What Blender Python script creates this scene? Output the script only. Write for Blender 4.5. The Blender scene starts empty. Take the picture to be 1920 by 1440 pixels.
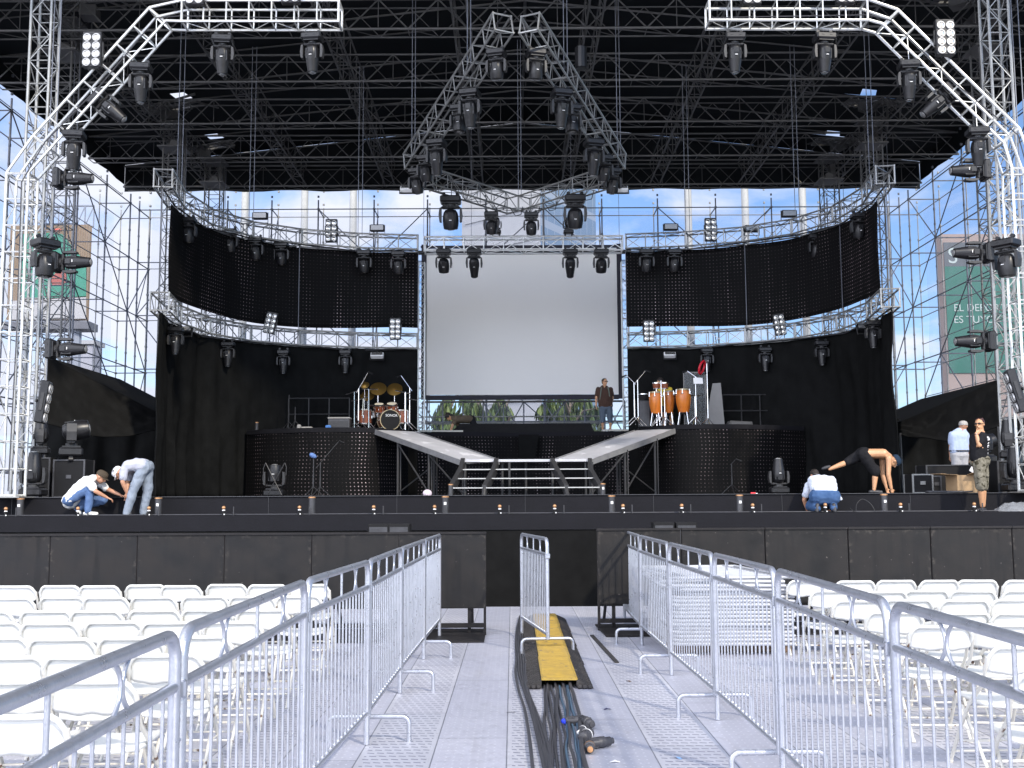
import bpy, math, random
from mathutils import Vector, Matrix, noise as mnoise
random.seed(7)
R = math.radians
V = Vector
C = bpy.context.scene
COL = C.collection
PI = math.pi

# ------------------------------------------------------------------ camera
FPX = 2050.0
EYE = 1.6
PITCH = math.atan(218.0 / FPX)
cam_d = bpy.data.cameras.new('camera')
cam = bpy.data.objects.new('camera', cam_d)
COL.objects.link(cam)
CAM_M = Matrix.Translation((0, 0, EYE)) @ Matrix.Rotation(PI / 2 + PITCH, 4, 'X') @ Matrix.Rotation(R(-0.28), 4, 'Z')
cam.matrix_world = CAM_M
cam_d.sensor_width = 36.0
cam_d.lens = FPX / 1920.0 * 36.0
cam_d.clip_start = 0.05
cam_d.clip_end = 3000
C.camera = cam

# ------------------------------------------------------------------ light
SUN_EL, SUN_X, SUN_Y = R(36), 0.56, -0.83
C.view_settings.view_transform = 'Standard'
C.view_settings.look = 'None'
C.view_settings.gamma = 1
C.view_settings.use_curve_mapping = False
C.view_settings.exposure = 0.76
C.cycles.max_bounces = 6
C.cycles.transparent_max_bounces = 12
w = bpy.data.worlds.new("World")
C.world = w
w.use_nodes = True
nt = w.node_tree
nt.nodes.clear()
sky = nt.nodes.new('ShaderNodeTexSky')
sky.sky_type = 'NISHITA'
sky.sun_disc = False
sky.sun_elevation = SUN_EL
sky.sun_rotation = math.atan2(SUN_X, SUN_Y)
sky.air_density = 1.0
sky.dust_density = 0.6
sky.ozone_density = 2.0
tc = nt.nodes.new('ShaderNodeTexCoord')
sep = nt.nodes.new('ShaderNodeSeparateXYZ')
nt.links.new(tc.outputs['Generated'], sep.inputs[0])
zz = nt.nodes.new('ShaderNodeMath'); zz.operation = 'ADD'; zz.inputs[1].default_value = 0.22
nt.links.new(sep.outputs['Z'], zz.inputs[0])
dv = nt.nodes.new('ShaderNodeVectorMath'); dv.operation = 'DIVIDE'
cmb = nt.nodes.new('ShaderNodeCombineXYZ')
for i in range(3):
    nt.links.new(zz.outputs[0], cmb.inputs[i])
nt.links.new(tc.outputs['Generated'], dv.inputs[0])
nt.links.new(cmb.outputs[0], dv.inputs[1])
nz = nt.nodes.new('ShaderNodeTexNoise')
nz.inputs['Scale'].default_value = 2.3
nz.inputs['Detail'].default_value = 7
nz.inputs['Roughness'].default_value = 0.56
nz.inputs['Distortion'].default_value = 0.3
nt.links.new(dv.outputs[0], nz.inputs['Vector'])
# more cloud towards the west (-x) than the east
mx = nt.nodes.new('ShaderNodeMath'); mx.operation = 'MULTIPLY_ADD'
mx.inputs[1].default_value = -0.27
nt.links.new(sep.outputs['X'], mx.inputs[0])
nt.links.new(nz.outputs['Fac'], mx.inputs[2])
rp = nt.nodes.new('ShaderNodeValToRGB')
rp.color_ramp.elements[0].position = 0.43
rp.color_ramp.elements[1].position = 0.60
nt.links.new(mx.outputs[0], rp.inputs['Fac'])
mixc = nt.nodes.new('ShaderNodeMix'); mixc.data_type = 'RGBA'
nt.links.new(rp.outputs[0], mixc.inputs['Factor'])
tint = nt.nodes.new('ShaderNodeMix'); tint.data_type = 'RGBA'; tint.blend_type = 'MULTIPLY'
tint.inputs['Factor'].default_value = 1.0; tint.inputs['B'].default_value = (0.80, 0.90, 1.08, 1)
nt.links.new(sky.outputs[0], tint.inputs['A'])
nt.links.new(tint.outputs['Result'], mixc.inputs['A'])
# unseen clouds on the sun's side boosted to add light on the stage
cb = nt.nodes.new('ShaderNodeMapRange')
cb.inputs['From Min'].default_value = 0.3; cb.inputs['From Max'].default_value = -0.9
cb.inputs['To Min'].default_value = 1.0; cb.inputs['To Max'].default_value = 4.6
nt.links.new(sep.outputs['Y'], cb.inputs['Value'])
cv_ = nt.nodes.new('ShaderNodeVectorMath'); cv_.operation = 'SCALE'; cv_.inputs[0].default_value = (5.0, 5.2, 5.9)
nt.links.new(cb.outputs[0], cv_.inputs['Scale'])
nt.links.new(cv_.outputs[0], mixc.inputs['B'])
bg = nt.nodes.new('ShaderNodeBackground')
bg.inputs['Strength'].default_value = 0.11
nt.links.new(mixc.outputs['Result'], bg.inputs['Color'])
wo = nt.nodes.new('ShaderNodeOutputWorld')
nt.links.new(bg.outputs[0], wo.inputs[0])

sd = bpy.data.lights.new('sun', 'SUN')
sd.energy = 2.3
sd.angle = R(2.5)
sd.color = (1.0, 0.91, 0.76)
sun = bpy.data.objects.new('sun', sd)
COL.objects.link(sun)
sdir = V((SUN_X * math.cos(SUN_EL), SUN_Y * math.cos(SUN_EL), math.sin(SUN_EL)))
sun.rotation_euler = sdir.to_track_quat('Z', 'Y').to_euler()
sun.location = (8, -12, 20)


def at(px, py, Y):
    """point at distance Y down the field seen at photo pixel (px, py)"""
    d = CAM_M.to_3x3() @ V(((px - 960) / FPX, (720 - py) / FPX, -1))
    return V((0, 0, EYE)) + d * (Y / d.y)


# ------------------------------------------------------------------ mesh helpers
def ortho(d):
    d = d.normalized()
    a = V((0, 0, 1)) if abs(d.z) < 0.9 else V((1, 0, 0))
    u = d.cross(a).normalized()
    return u, d.cross(u).normalized()


class MB:
    def __init__(s):
        s.v = []; s.f = []; s.m = []; s.uv = {}; s.mi = 0; s.M = None

    def _add(s, vs, fs):
        b = len(s.v)
        if s.M is not None:
            vs = [s.M @ V(p) for p in vs]
        s.v.extend([tuple(p) for p in vs])
        for f in fs:
            s.f.append(tuple(b + i for i in f)); s.m.append(s.mi)
        return b

    def box(s, c, size, rot=None):
        hx, hy, hz = size[0] / 2, size[1] / 2, size[2] / 2
        vs = [V((x, y, z)) for x in (-hx, hx) for y in (-hy, hy) for z in (-hz, hz)]
        if rot is not None:
            vs = [rot @ p for p in vs]
        s._add([p + V(c) for p in vs], [(0, 1, 3, 2), (4, 6, 7, 5), (0, 4, 5, 1), (2, 3, 7, 6), (0, 2, 6, 4), (1, 5, 7, 3)])

    def bbox(s, c, size, b=0.02, rot=None):
        """box with chamfered vertical and horizontal edges"""
        hx, hy, hz = size[0] / 2, size[1] / 2, size[2] / 2
        b = min(b, hx * .9, hy * .9, hz * .9)
        rings = []
        for z, k in ((-hz, b), (-hz + b, 0), (hz - b, 0), (hz, b)):
            x, y = hx - k, hy - k
            c_ = b if k == 0 else b * .6
            rings.append([V(p) for p in ((x - c_, -y, z), (x, -y + c_, z), (x, y - c_, z), (x - c_, y, z), (-x + c_, y, z), (-x, y - c_, z), (-x, -y + c_, z), (-x + c_, -y, z))])
        vs = [p for r in rings for p in r]
        if rot is not None:
            vs = [rot @ p for p in vs]
        fs = [tuple(range(7, -1, -1)), tuple(range(24, 32))]
        for i in range(3):
            for j in range(8):
                k = (j + 1) % 8
                fs.append((i * 8 + j, i * 8 + k, i * 8 + 8 + k, i * 8 + 8 + j))
        s._add([p + V(c) for p in vs], fs)

    def tube(s, p, q, r, n=6, r2=None, cap=True):
        p, q = V(p), V(q)
        if (q - p).length < 1e-6:
            return
        u, w_ = ortho(q - p)
        r2 = r if r2 is None else r2
        vs = []
        for c, rr in ((p, r), (q, r2)):
            for i in range(n):
                a = 2 * PI * i / n + PI / 4
                vs.append(c + (u * math.cos(a) + w_ * math.sin(a)) * rr)
        fs = [(i, (i + 1) % n, n + (i + 1) % n, n + i) for i in range(n)]
        if cap:
            fs += [tuple(range(n - 1, -1, -1)), tuple(range(n, 2 * n))]
        s._add(vs, fs)

    def path(s, pts, r, n=8, closed=False):
        pts = [V(p) for p in pts]
        N = len(pts)
        rr = r if isinstance(r, (list, tuple)) else [r] * N
        vs = []
        prev = None
        for i, p in enumerate(pts):
            if closed:
                d = pts[(i + 1) % N] - pts[i - 1]
            else:
                d = pts[min(i + 1, N - 1)] - pts[max(i - 1, 0)]
            d.normalize()
            if prev is None:
                u, w_ = ortho(d)
            else:
                u = (prev - d * prev.dot(d))
                u = u.normalized() if u.length > 1e-6 else ortho(d)[0]
                w_ = d.cross(u)
            prev = u
            for k in range(n):
                a = 2 * PI * k / n
                vs.append(p + (u * math.cos(a) + w_ * math.sin(a)) * rr[i])
        fs = []
        for i in range(N if closed else N - 1):
            j = (i + 1) % N
            for k in range(n):
                l = (k + 1) % n
                fs.append((i * n + k, i * n + l, j * n + l, j * n + k))
        if not closed:
            fs += [tuple(range(n - 1, -1, -1)), tuple(range((N - 1) * n, N * n))]
        s._add(vs, fs)

    def lathe(s, prof, n=16, M=None, cap=True):
        """prof: list of (radius, z)"""
        M = M or Matrix.Identity(4)
        vs = []
        for r, z in prof:
            for k in range(n):
                a = 2 * PI * k / n
                vs.append(M @ V((r * math.cos(a), r * math.sin(a), z)))
        fs = []
        for i in range(len(prof) - 1):
            for k in range(n):
                l = (k + 1) % n
                fs.append((i * n + k, i * n + l, (i + 1) * n + l, (i + 1) * n + k))
        if cap: fs += [tuple(range(n - 1, -1, -1)), tuple(range((len(prof) - 1) * n, len(prof) * n))]
        s._add(vs, fs)

    def ball(s, c, r, n=10, m=6, sc=(1, 1, 1), rot=None):
        c = V(c)
        vs = [V((0, 0, -1))]
        for i in range(1, m):
            t = -PI / 2 + PI * i / m
            for k in range(n):
                a = 2 * PI * k / n
                vs.append(V((math.cos(t) * math.cos(a), math.cos(t) * math.sin(a), math.sin(t))))
        vs.append(V((0, 0, 1)))
        vs = [V((p.x * sc[0], p.y * sc[1], p.z * sc[2])) * r for p in vs]
        if rot is not None:
            vs = [rot @ p for p in vs]
        vs = [p + c for p in vs]
        fs = []
        for k in range(n):
            l = (k + 1) % n
            fs.append((0, 1 + l, 1 + k))
            for i in range(m - 2):
                a = 1 + i * n
                fs.append((a + k, a + l, a + n + l, a + n + k))
            fs.append((1 + (m - 2) * n + k, 1 + (m - 2) * n + l, len(vs) - 1))
        s._add(vs, fs)

    def limb(s, p, q, r1, r2, n=10):
        s.tube(p, q, r1, n, r2, cap=True)
        s.ball(p, r1, n, 6); s.ball(q, r2, n, 6)

    def prism(s, poly, y0, y1, M=None):
        """poly in (x, z), extruded along y"""
        n = len(poly)
        vs = [V((x, y0, z)) for x, z in poly] + [V((x, y1, z)) for x, z in poly]
        if M is not None:
            vs = [M @ p for p in vs]
        fs = [tuple(range(n)), tuple(range(2 * n - 1, n - 1, -1))]
        fs += [(i, n + i, n + (i + 1) % n, (i + 1) % n) for i in range(n)]
        s._add(vs, fs)

    def sheet(s, grid, th=0.0, uvs=None):
        """grid[i][j] points; th > 0 gives it thickness along +normal"""
        ni, nj = len(grid), len(grid[0])
        vs = [V(p) for row in grid for p in row]
        fs = [(i * nj + j, (i + 1) * nj + j, (i + 1) * nj + j + 1, i * nj + j + 1) for i in range(ni - 1) for j in range(nj - 1)]
        f0 = len(s.f)
        s._add(vs, fs)
        if uvs:
            flat = [u for row in uvs for u in row]
            for k, f in enumerate(fs):
                s.uv[f0 + k] = [flat[i] for i in f]

    def build(s, name, mats, parent=None, smooth=False, bevel=0):
        me = bpy.data.meshes.new(name)
        me.from_pydata(s.v, [], s.f)
        if not isinstance(mats, (list, tuple)):
            mats = [mats]
        for m in mats:
            me.materials.append(m)
        if len(mats) > 1:
            me.polygons.foreach_set('material_index', s.m)
        if smooth:
            me.polygons.foreach_set('use_smooth', [True] * len(me.polygons))
            try:
                me.set_sharp_from_angle(angle=R(50))
            except Exception:
                pass
        if s.uv:
            lay = me.uv_layers.new(name='UVMap')
            for k, us in s.uv.items():
                for li, u in zip(me.polygons[k].loop_indices, us):
                    lay.data[li].uv = u
        me.update()
        o = bpy.data.objects.new(name, me)
        COL.objects.link(o)
        if parent is not None:
            o.parent = parent
        return o


def tag(o, label=None, cat=None, group=None, kind=None):
    if label: o['label'] = label
    if cat: o['category'] = cat
    if group: o['group'] = group
    if kind: o['kind'] = kind
    return o


def thing(name, label, cat, loc=(0, 0, 0), rz=0, group=None):
    o = bpy.data.objects.new(name, None)
    COL.objects.link(o)
    o.location = loc
    o.rotation_euler = (0, 0, rz)
    return tag(o, label, cat, group)


def copy_tree(o, parent=None):
    c = o.copy()
    COL.objects.link(c)
    c.parent = parent
    for ch in KIDS(o):
        copy_tree(ch, c)
    return c


def KIDS(o):
    return [c for c in list(bpy.data.objects) if c.parent == o]


def snapshot(o):
    """a prototype's tree as plain data, so copying does not search all objects"""
    return (o, [snapshot(c) for c in KIDS(o)])


def copy_snap(sn, parent=None):
    c = sn[0].copy()
    COL.objects.link(c)
    c.parent = parent
    for ch in sn[1]:
        copy_snap(ch, c)
    return c


# ------------------------------------------------------------------ materials
def mat(name, col, rough=0.6, metal=0.0, var=0.0, vscale=6.0, bump=0.0, bscale=40.0, spots=None, sp_scale=14, sp_lo=0.62, spec=0.5, col2=None, alpha=None):
    m = bpy.data.materials.new(name)
    m.use_nodes = True
    t = m.node_tree
    b = t.nodes['Principled BSDF']
    b.inputs['Roughness'].default_value = rough
    b.inputs['Metallic'].default_value = metal
    b.inputs['Specular IOR Level'].default_value = spec
    b.inputs['Base Color'].default_value = (*col, 1)
    tc0 = t.nodes.new('ShaderNodeTexCoord')
    oi = t.nodes.new('ShaderNodeObjectInfo')
    rs_ = t.nodes.new('ShaderNodeMath'); rs_.operation = 'MULTIPLY'; rs_.inputs[1].default_value = 57.0
    t.links.new(oi.outputs['Random'], rs_.inputs[0])
    va_ = t.nodes.new('ShaderNodeVectorMath'); va_.operation = 'ADD'
    t.links.new(tc0.outputs['Object'], va_.inputs[0]); t.links.new(rs_.outputs[0], va_.inputs[1])
    class tc: outputs = {'Object': va_.outputs[0]}
    src = None
    if var or col2:
        n = t.nodes.new('ShaderNodeTexNoise')
        n.inputs['Scale'].default_value = vscale
        n.inputs['Detail'].default_value = 5
        n.inputs['Roughness'].default_value = 0.65
        t.links.new(tc.outputs['Object'], n.inputs['Vector'])
        mx = t.nodes.new('ShaderNodeMix'); mx.data_type = 'RGBA'
        r = t.nodes.new('ShaderNodeMapRange')
        r.inputs['From Min'].default_value = 0.3; r.inputs['From Max'].default_value = 0.7
        t.links.new(n.outputs['Fac'], r.inputs['Value'])
        t.links.new(r.outputs[0], mx.inputs['Factor'])
        c2 = col2 or tuple(min(1, c * (1 + var)) for c in col)
        c1 = col if col2 else tuple(c * (1 - var) for c in col)
        mx.inputs['A'].default_value = (*c1, 1); mx.inputs['B'].default_value = (*c2, 1)
        src = mx.outputs['Result']
        r2 = t.nodes.new('ShaderNodeMapRange')
        r2.inputs['To Min'].default_value = max(0.05, rough - 0.1); r2.inputs['To Max'].default_value = min(1, rough + 0.1)
        t.links.new(n.outputs['Fac'], r2.inputs['Value'])
        t.links.new(r2.outputs[0], b.inputs['Roughness'])
    if spots:
        n = t.nodes.new('ShaderNodeTexNoise')
        n.inputs['Scale'].default_value = sp_scale
        n.inputs['Detail'].default_value = 4
        t.links.new(tc.outputs['Object'], n.inputs['Vector'])
        r = t.nodes.new('ShaderNodeMapRange')
        r.inputs['From Min'].default_value = sp_lo; r.inputs['From Max'].default_value = sp_lo + 0.06
        t.links.new(n.outputs['Fac'], r.inputs['Value'])
        mx = t.nodes.new('ShaderNodeMix'); mx.data_type = 'RGBA'
        t.links.new(r.outputs[0], mx.inputs['Factor'])
        if src: t.links.new(src, mx.inputs['A'])
        else: mx.inputs['A'].default_value = (*col, 1)
        mx.inputs['B'].default_value = (*spots, 1)
        src = mx.outputs['Result']
    if src: t.links.new(src, b.inputs['Base Color'])
    if bump:
        n = t.nodes.new('ShaderNodeTexNoise')
        n.inputs['Scale'].default_value = bscale
        n.inputs['Detail'].default_value = 4
        t.links.new(tc.outputs['Object'], n.inputs['Vector'])
        bp = t.nodes.new('ShaderNodeBump')
        bp.inputs['Strength'].default_value = bump
        bp.inputs['Distance'].default_value = 0.02
        t.links.new(n.outputs['Fac'], bp.inputs['Height'])
        t.links.new(bp.outputs[0], b.inputs['Normal'])
    if alpha is not None:
        b.inputs['Alpha'].default_value = alpha
    return m


class NX:
    """tiny maths on shader sockets"""
    def __init__(s, t): s.t = t
    def m(s, op, a, b=None, c=None):
        n = s.t.nodes.new('ShaderNodeMath'); n.operation = op
        for i, x in enumerate((a, b, c)):
            if x is None: continue
            if isinstance(x, (int, float)): n.inputs[i].default_value = x
            else: s.t.links.new(x, n.inputs[i])
        return n.outputs[0]
    def noise(s, vec, scale, detail=3):
        n = s.t.nodes.new('ShaderNodeTexNoise')
        n.inputs['Scale'].default_value = scale; n.inputs['Detail'].default_value = detail
        s.t.links.new(vec, n.inputs['Vector']); return n.outputs['Fac']
    def vec(s, x, y, z=0.0):
        n = s.t.nodes.new('ShaderNodeCombineXYZ')
        for i, q in enumerate((x, y, z)):
            if isinstance(q, (int, float)): n.inputs[i].default_value = q
            else: s.t.links.new(q, n.inputs[i])
        return n.outputs[0]
    def mix(s, f, a, b):
        n = s.t.nodes.new('ShaderNodeMix'); n.data_type = 'RGBA'
        for k, x in (('Factor', f), ('A', a), ('B', b)):
            if isinstance(x, (int, float)): n.inputs[k].default_value = x
            elif isinstance(x, tuple): n.inputs[k].default_value = (*x, 1)
            else: s.t.links.new(x, n.inputs[k])
        return n.outputs['Result']
    def rng(s, x, a, b, c=0.0, d=1.0):
        n = s.t.nodes.new('ShaderNodeMapRange')
        n.inputs['From Min'].default_value = a; n.inputs['From Max'].default_value = b
        n.inputs['To Min'].default_value = c; n.inputs['To Max'].default_value = d
        s.t.links.new(x, n.inputs['Value']); return n.outputs[0]


def newmat(name, rough=0.6, metal=0):
    m = bpy.data.materials.new(name); m.use_nodes = True
    b = m.node_tree.nodes['Principled BSDF']
    b.inputs['Roughness'].default_value = rough; b.inputs['Metallic'].default_value = metal
    return m, m.node_tree, b, NX(m.node_tree)


def deck_material():
    m, t, b, X = newmat('aluminium decking', 0.42, 0.35)
    tc = t.nodes.new('ShaderNodeTexCoord'); sp = t.nodes.new('ShaderNodeSeparateXYZ')
    t.links.new(tc.outputs['Object'], sp.inputs[0])
    x, y = sp.outputs['X'], sp.outputs['Y']
    W = 0.4655
    u = X.m('DIVIDE', X.m('ADD', x, 0.045 + 60 * W), W)
    idx = X.m('FLOOR', u); fu = X.m('FRACT', u)
    par = X.m('MODULO', idx, 2.0)                      # 0: ribbed strip, 1: dotted smooth strip
    # ribbed strip: short dark slots in rows
    vr = X.m('DIVIDE', y, 0.085); fr = X.m('FRACT', vr); ri = X.m('FLOOR', vr)
    sx = X.m('FRACT', X.m('ADD', X.m('DIVIDE', x, 0.062), X.m('MULTIPLY', ri, 0.37)))
    jag = X.m('ADD', fr, X.m('MULTIPLY', sx, 0.18))
    slot = X.m('MULTIPLY', X.m('LESS_THAN', X.m('ABSOLUTE', X.m('SUBTRACT', jag, 0.55)), 0.13), X.m('LESS_THAN', sx, 0.74))
    inside = X.m('MULTIPLY', X.m('GREATER_THAN', fu, 0.07), X.m('LESS_THAN', fu, 0.93))
    rib = X.m('MULTIPLY', X.m('MULTIPLY', slot, inside), X.m('SUBTRACT', 1.0, par))
    # dotted strip: small bright pimples
    dx = X.m('SUBTRACT', X.m('FRACT', X.m('DIVIDE', x, 0.05)), 0.5)
    dy = X.m('SUBTRACT', X.m('FRACT', X.m('DIVIDE', y, 0.09)), 0.5)
    dd = X.m('ADD', X.m('MULTIPLY', dx, dx), X.m('MULTIPLY', X.m('MULTIPLY', dy, dy), 3.0))
    dot = X.m('MULTIPLY', X.m('MULTIPLY', X.m('LESS_THAN', dd, 0.02), par), inside)
    # seams between strips and across them
    seam = X.m('LESS_THAN', X.m('MINIMUM', fu, X.m('SUBTRACT', 1.0, fu)), 0.009)
    cy = X.m('FRACT', X.m('ADD', X.m('DIVIDE', y, 2.4), X.m('MULTIPLY', idx, 0.37)))
    cs = X.m('LESS_THAN', cy, 0.0035)
    seam = X.m('MAXIMUM', seam, cs)
    n1 = X.noise(tc.outputs['Object'], 0.9, 5); n2 = X.noise(tc.outputs['Object'], 11, 6)
    base = X.mix(X.rng(n1, 0.35, 0.65), (0.57, 0.57, 0.63), (0.69, 0.69, 0.74))
    base = X.mix(X.m('MULTIPLY', par, 0.55), base, (0.48, 0.49, 0.59))
    per = t.nodes.new('ShaderNodeTexWhiteNoise'); per.noise_dimensions = '2D'
    t.links.new(X.vec(idx, X.m('FLOOR', X.m('ADD', X.m('DIVIDE', y, 2.4), X.m('MULTIPLY', idx, 0.37)))), per.inputs['Vector'])
    base = X.mix(X.m('MULTIPLY', per.outputs['Value'], 0.35), base, (0.36, 0.38, 0.45))
    base = X.mix(X.rng(n2, 0.60, 0.75, 0, 0.4), base, (0.30, 0.29, 0.30))
    st_ = X.noise(X.vec(X.m('MULTIPLY', x, 5.0), X.m('MULTIPLY', y, 0.35)), 1.0, 5)
    base = X.mix(X.rng(st_, 0.58, 0.72, 0, 0.3), base, (0.33, 0.32, 0.33))
    st2 = X.noise(X.vec(X.m('MULTIPLY', x, 0.8), X.m('MULTIPLY', y, 0.5), 7.0), 1.3, 6)
    base = X.mix(X.rng(st2, 0.55, 0.68, 0, 0.22), base, (0.36, 0.37, 0.42))
    base = X.mix(X.m('MULTIPLY', rib, 0.75), base, (0.13, 0.14, 0.22))
    base = X.mix(X.m('MULTIPLY', dot, 0.6), base, (0.85, 0.87, 0.92))
    base = X.mix(X.m('MULTIPLY', seam, 0.75), base, (0.10, 0.11, 0.14))
    t.links.new(base, b.inputs['Base Color'])
    t.links.new(X.rng(n2, 0.3, 0.7, 0.38, 0.6), b.inputs['Roughness'])
    h = X.m('SUBTRACT', dot, X.m('ADD', rib, seam))
    bp = t.nodes.new('ShaderNodeBump'); bp.inputs['Strength'].default_value = 0.25; bp.inputs['Distance'].default_value = 0.004
    t.links.new(h, bp.inputs['Height']); t.links.new(bp.outputs[0], b.inputs['Normal'])
    return m


def led_material(seed):
    """black mesh with a grid of pale diode lenses, reflected light painted in, stronger in some columns"""
    m, t, b, X = newmat('diode mesh', 0.75)
    tc = t.nodes.new('ShaderNodeTexCoord'); sp = t.nodes.new('ShaderNodeSeparateXYZ')
    t.links.new(tc.outputs['UV'], sp.inputs[0])
    u, v = sp.outputs['X'], sp.outputs['Y']
    P = 0.1
    cu, cv = X.m('DIVIDE', u, P), X.m('DIVIDE', v, P)
    du = X.m('SUBTRACT', X.m('FRACT', cu), 0.5); dv = X.m('SUBTRACT', X.m('FRACT', cv), 0.5)
    r2 = X.m('ADD', X.m('MULTIPLY', du, du), X.m('MULTIPLY', dv, dv))
    dot = X.m('LESS_THAN', r2, 0.018)
    iu = X.m('FLOOR', cu); iv = X.m('FLOOR', cv)
    band = X.noise(X.vec(X.m('MULTIPLY', iu, 0.09), X.m('MULTIPLY', iv, 0.016), seed), 1.6, 3)
    per = t.nodes.new('ShaderNodeTexWhiteNoise'); per.noise_dimensions = '3D'
    t.links.new(X.vec(iu, iv, seed), per.inputs['Vector'])
    colr = t.nodes.new('ShaderNodeTexWhiteNoise'); colr.noise_dimensions = '2D'
    t.links.new(X.vec(iu, seed), colr.inputs['Vector'])
    amp = X.m('MULTIPLY', X.rng(band, 0.46, 0.62, 0.05, 0.62), X.m('ADD', 0.25, X.m('MULTIPLY', X.m('MULTIPLY', per.outputs['Value'], 0.35), 1.0)))
    amp = X.m('ADD', amp, X.m('MULTIPLY', X.m('GREATER_THAN', colr.outputs['Value'], 0.87), X.m('MULTIPLY', amp, 1.6)))
    base = X.mix(X.m('MINIMUM', X.m('MULTIPLY', dot, amp), 1.0), (0.0035, 0.0035, 0.004), (0.95, 0.76, 0.80))
    t.links.new(base, b.inputs['Base Color'])
    b.inputs['Specular IOR Level'].default_value = 0.15
    return m


def scrim_material():
    m = bpy.data.materials.new('white netting'); m.use_nodes = True
    t = m.node_tree; t.nodes.clear()
    o = t.nodes.new('ShaderNodeOutputMaterial'); mx = t.nodes.new('ShaderNodeMixShader')
    tr = t.nodes.new('ShaderNodeBsdfTransparent'); tr.inputs[0].default_value = (0.93, 0.95, 1.0, 1)
    df = t.nodes.new('ShaderNodeBsdfTranslucent'); df.inputs[0].default_value = (0.8, 0.82, 0.9, 1)
    d2 = t.nodes.new('ShaderNodeBsdfDiffuse'); d2.inputs[0].default_value = (0.55, 0.57, 0.65, 1)
    ad = t.nodes.new('ShaderNodeMixShader'); ad.inputs[0].default_value = 0.4
    t.links.new(df.outputs[0], ad.inputs[1]); t.links.new(d2.outputs[0], ad.inputs[2])
    tc = t.nodes.new('ShaderNodeTexCoord')
    X = NX(t)
    n = X.noise(tc.outputs['Object'], 0.8, 4)
    t.links.new(X.rng(n, 0.3, 0.7, 0.04, 0.14), mx.inputs[0])
    t.links.new(tr.outputs[0], mx.inputs[1]); t.links.new(ad.outputs[0], mx.inputs[2])
    t.links.new(mx.outputs[0], o.inputs[0])
    return m


M_ = {}
M_['deck'] = deck_material()
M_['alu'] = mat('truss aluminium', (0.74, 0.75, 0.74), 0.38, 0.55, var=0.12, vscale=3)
M_['alumid'] = mat('dimmed truss aluminium', (0.36, 0.365, 0.36), 0.42, 0.5, var=0.2, vscale=3)  # darker copy of the truss metal, shade put into its colour
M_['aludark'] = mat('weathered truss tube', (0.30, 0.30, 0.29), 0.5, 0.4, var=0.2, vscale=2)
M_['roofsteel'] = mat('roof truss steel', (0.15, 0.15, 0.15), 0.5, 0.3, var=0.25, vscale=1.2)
M_['scaff'] = mat('scaffold tube', (0.16, 0.17, 0.2), 0.5, 0.4, var=0.25, vscale=2)
M_['galv'] = mat('galvanised tube', (0.47, 0.49, 0.54), 0.3, 0.7, var=0.10, vscale=14, bump=0.12, bscale=90, spots=(0.48, 0.50, 0.57), sp_scale=30, sp_lo=0.62)
M_['galvpale'] = mat('pale lit galvanised tube', (0.46, 0.47, 0.50), 0.5, 0.35, var=0.08, vscale=8)  # paler copy of the galvanised tube; the stack's sunlight put into its colour
M_['chair'] = mat('white chair plastic', (0.68, 0.68, 0.64), 0.42, 0, var=0.04, vscale=5, spots=(0.45, 0.42, 0.38), sp_scale=10, sp_lo=0.73)
M_['chairtube'] = mat('chipped white enamel tube', (0.62, 0.60, 0.54), 0.45, 0.0, var=0.12, vscale=5, spots=(0.13, 0.075, 0.045), sp_scale=17, sp_lo=0.62)
M_['black'] = mat('matt black paint', (0.010, 0.010, 0.011), 0.75, 0, var=0.3, vscale=1.5, spec=0.25)
M_['stageblack'] = mat('stage front black board', (0.0105, 0.0105, 0.0135), 0.85, 0, var=0.18, vscale=2.5, bump=0.1, bscale=30, spec=0.2)
M_['steelblk'] = mat('scuffed black steel', (0.009, 0.008, 0.009), 0.62, 0.0, col2=(0.019, 0.017, 0.017), vscale=2.6, spots=(0.11, 0.09, 0.08), sp_scale=21, sp_lo=0.69, spec=0.3, bump=0.2, bscale=9)
M_['drape'] = mat('black drape cloth', (0.0095, 0.0098, 0.0100), 0.95, 0, var=0.25, vscale=3, spec=0.04)
M_['drape2'] = mat('black scrim cloth', (0.011, 0.011, 0.011), 0.95, 0, var=0.2, vscale=3, spec=0.04)
M_['fixture'] = mat('black fixture plastic', (0.011, 0.011, 0.013), 0.38, 0, var=0.2, vscale=12)
M_['fixgrey'] = mat('grey fixture arm', (0.032, 0.032, 0.034), 0.45, 0, var=0.2, vscale=12)
M_['label'] = mat('white label', (0.8, 0.8, 0.8), 0.5)
M_['lamp'] = mat('lamp reflector', (0.85, 0.84, 0.8), 0.12, 0.9, var=0.05)
M_['lampdark'] = mat('lamp glass', (0.25, 0.25, 0.25), 0.15, 0.3)
M_['lampring'] = mat('lamp ring', (0.45, 0.45, 0.45), 0.4, 0.3)
M_['screen'] = mat('projection screen', (0.93, 0.91, 0.88), 0.9, 0, var=0.012, vscale=0.4, spec=0.1)
M_['membrane'] = mat('dark roof membrane', (0.008, 0.011, 0.014), 0.8, 0, var=0.35, vscale=0.5, spec=0.3)
M_['ramp'] = mat('scuffed aluminium ramp', (0.50, 0.50, 0.53), 0.45, 0.2, var=0.12, vscale=1.5, spots=(0.72, 0.72, 0.75), sp_scale=2.2, sp_lo=0.62)
M_['cardboard'] = mat('cardboard', (0.40, 0.27, 0.15), 0.85, 0, var=0.1, vscale=5)
M_['copper'] = mat('copper cap', (0.50, 0.27, 0.13), 0.4, 0.5, var=0.2, vscale=20)
M_['tubegrey'] = mat('dark grey tube', (0.06, 0.06, 0.065), 0.4, 0.3, var=0.2, vscale=8)
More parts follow.
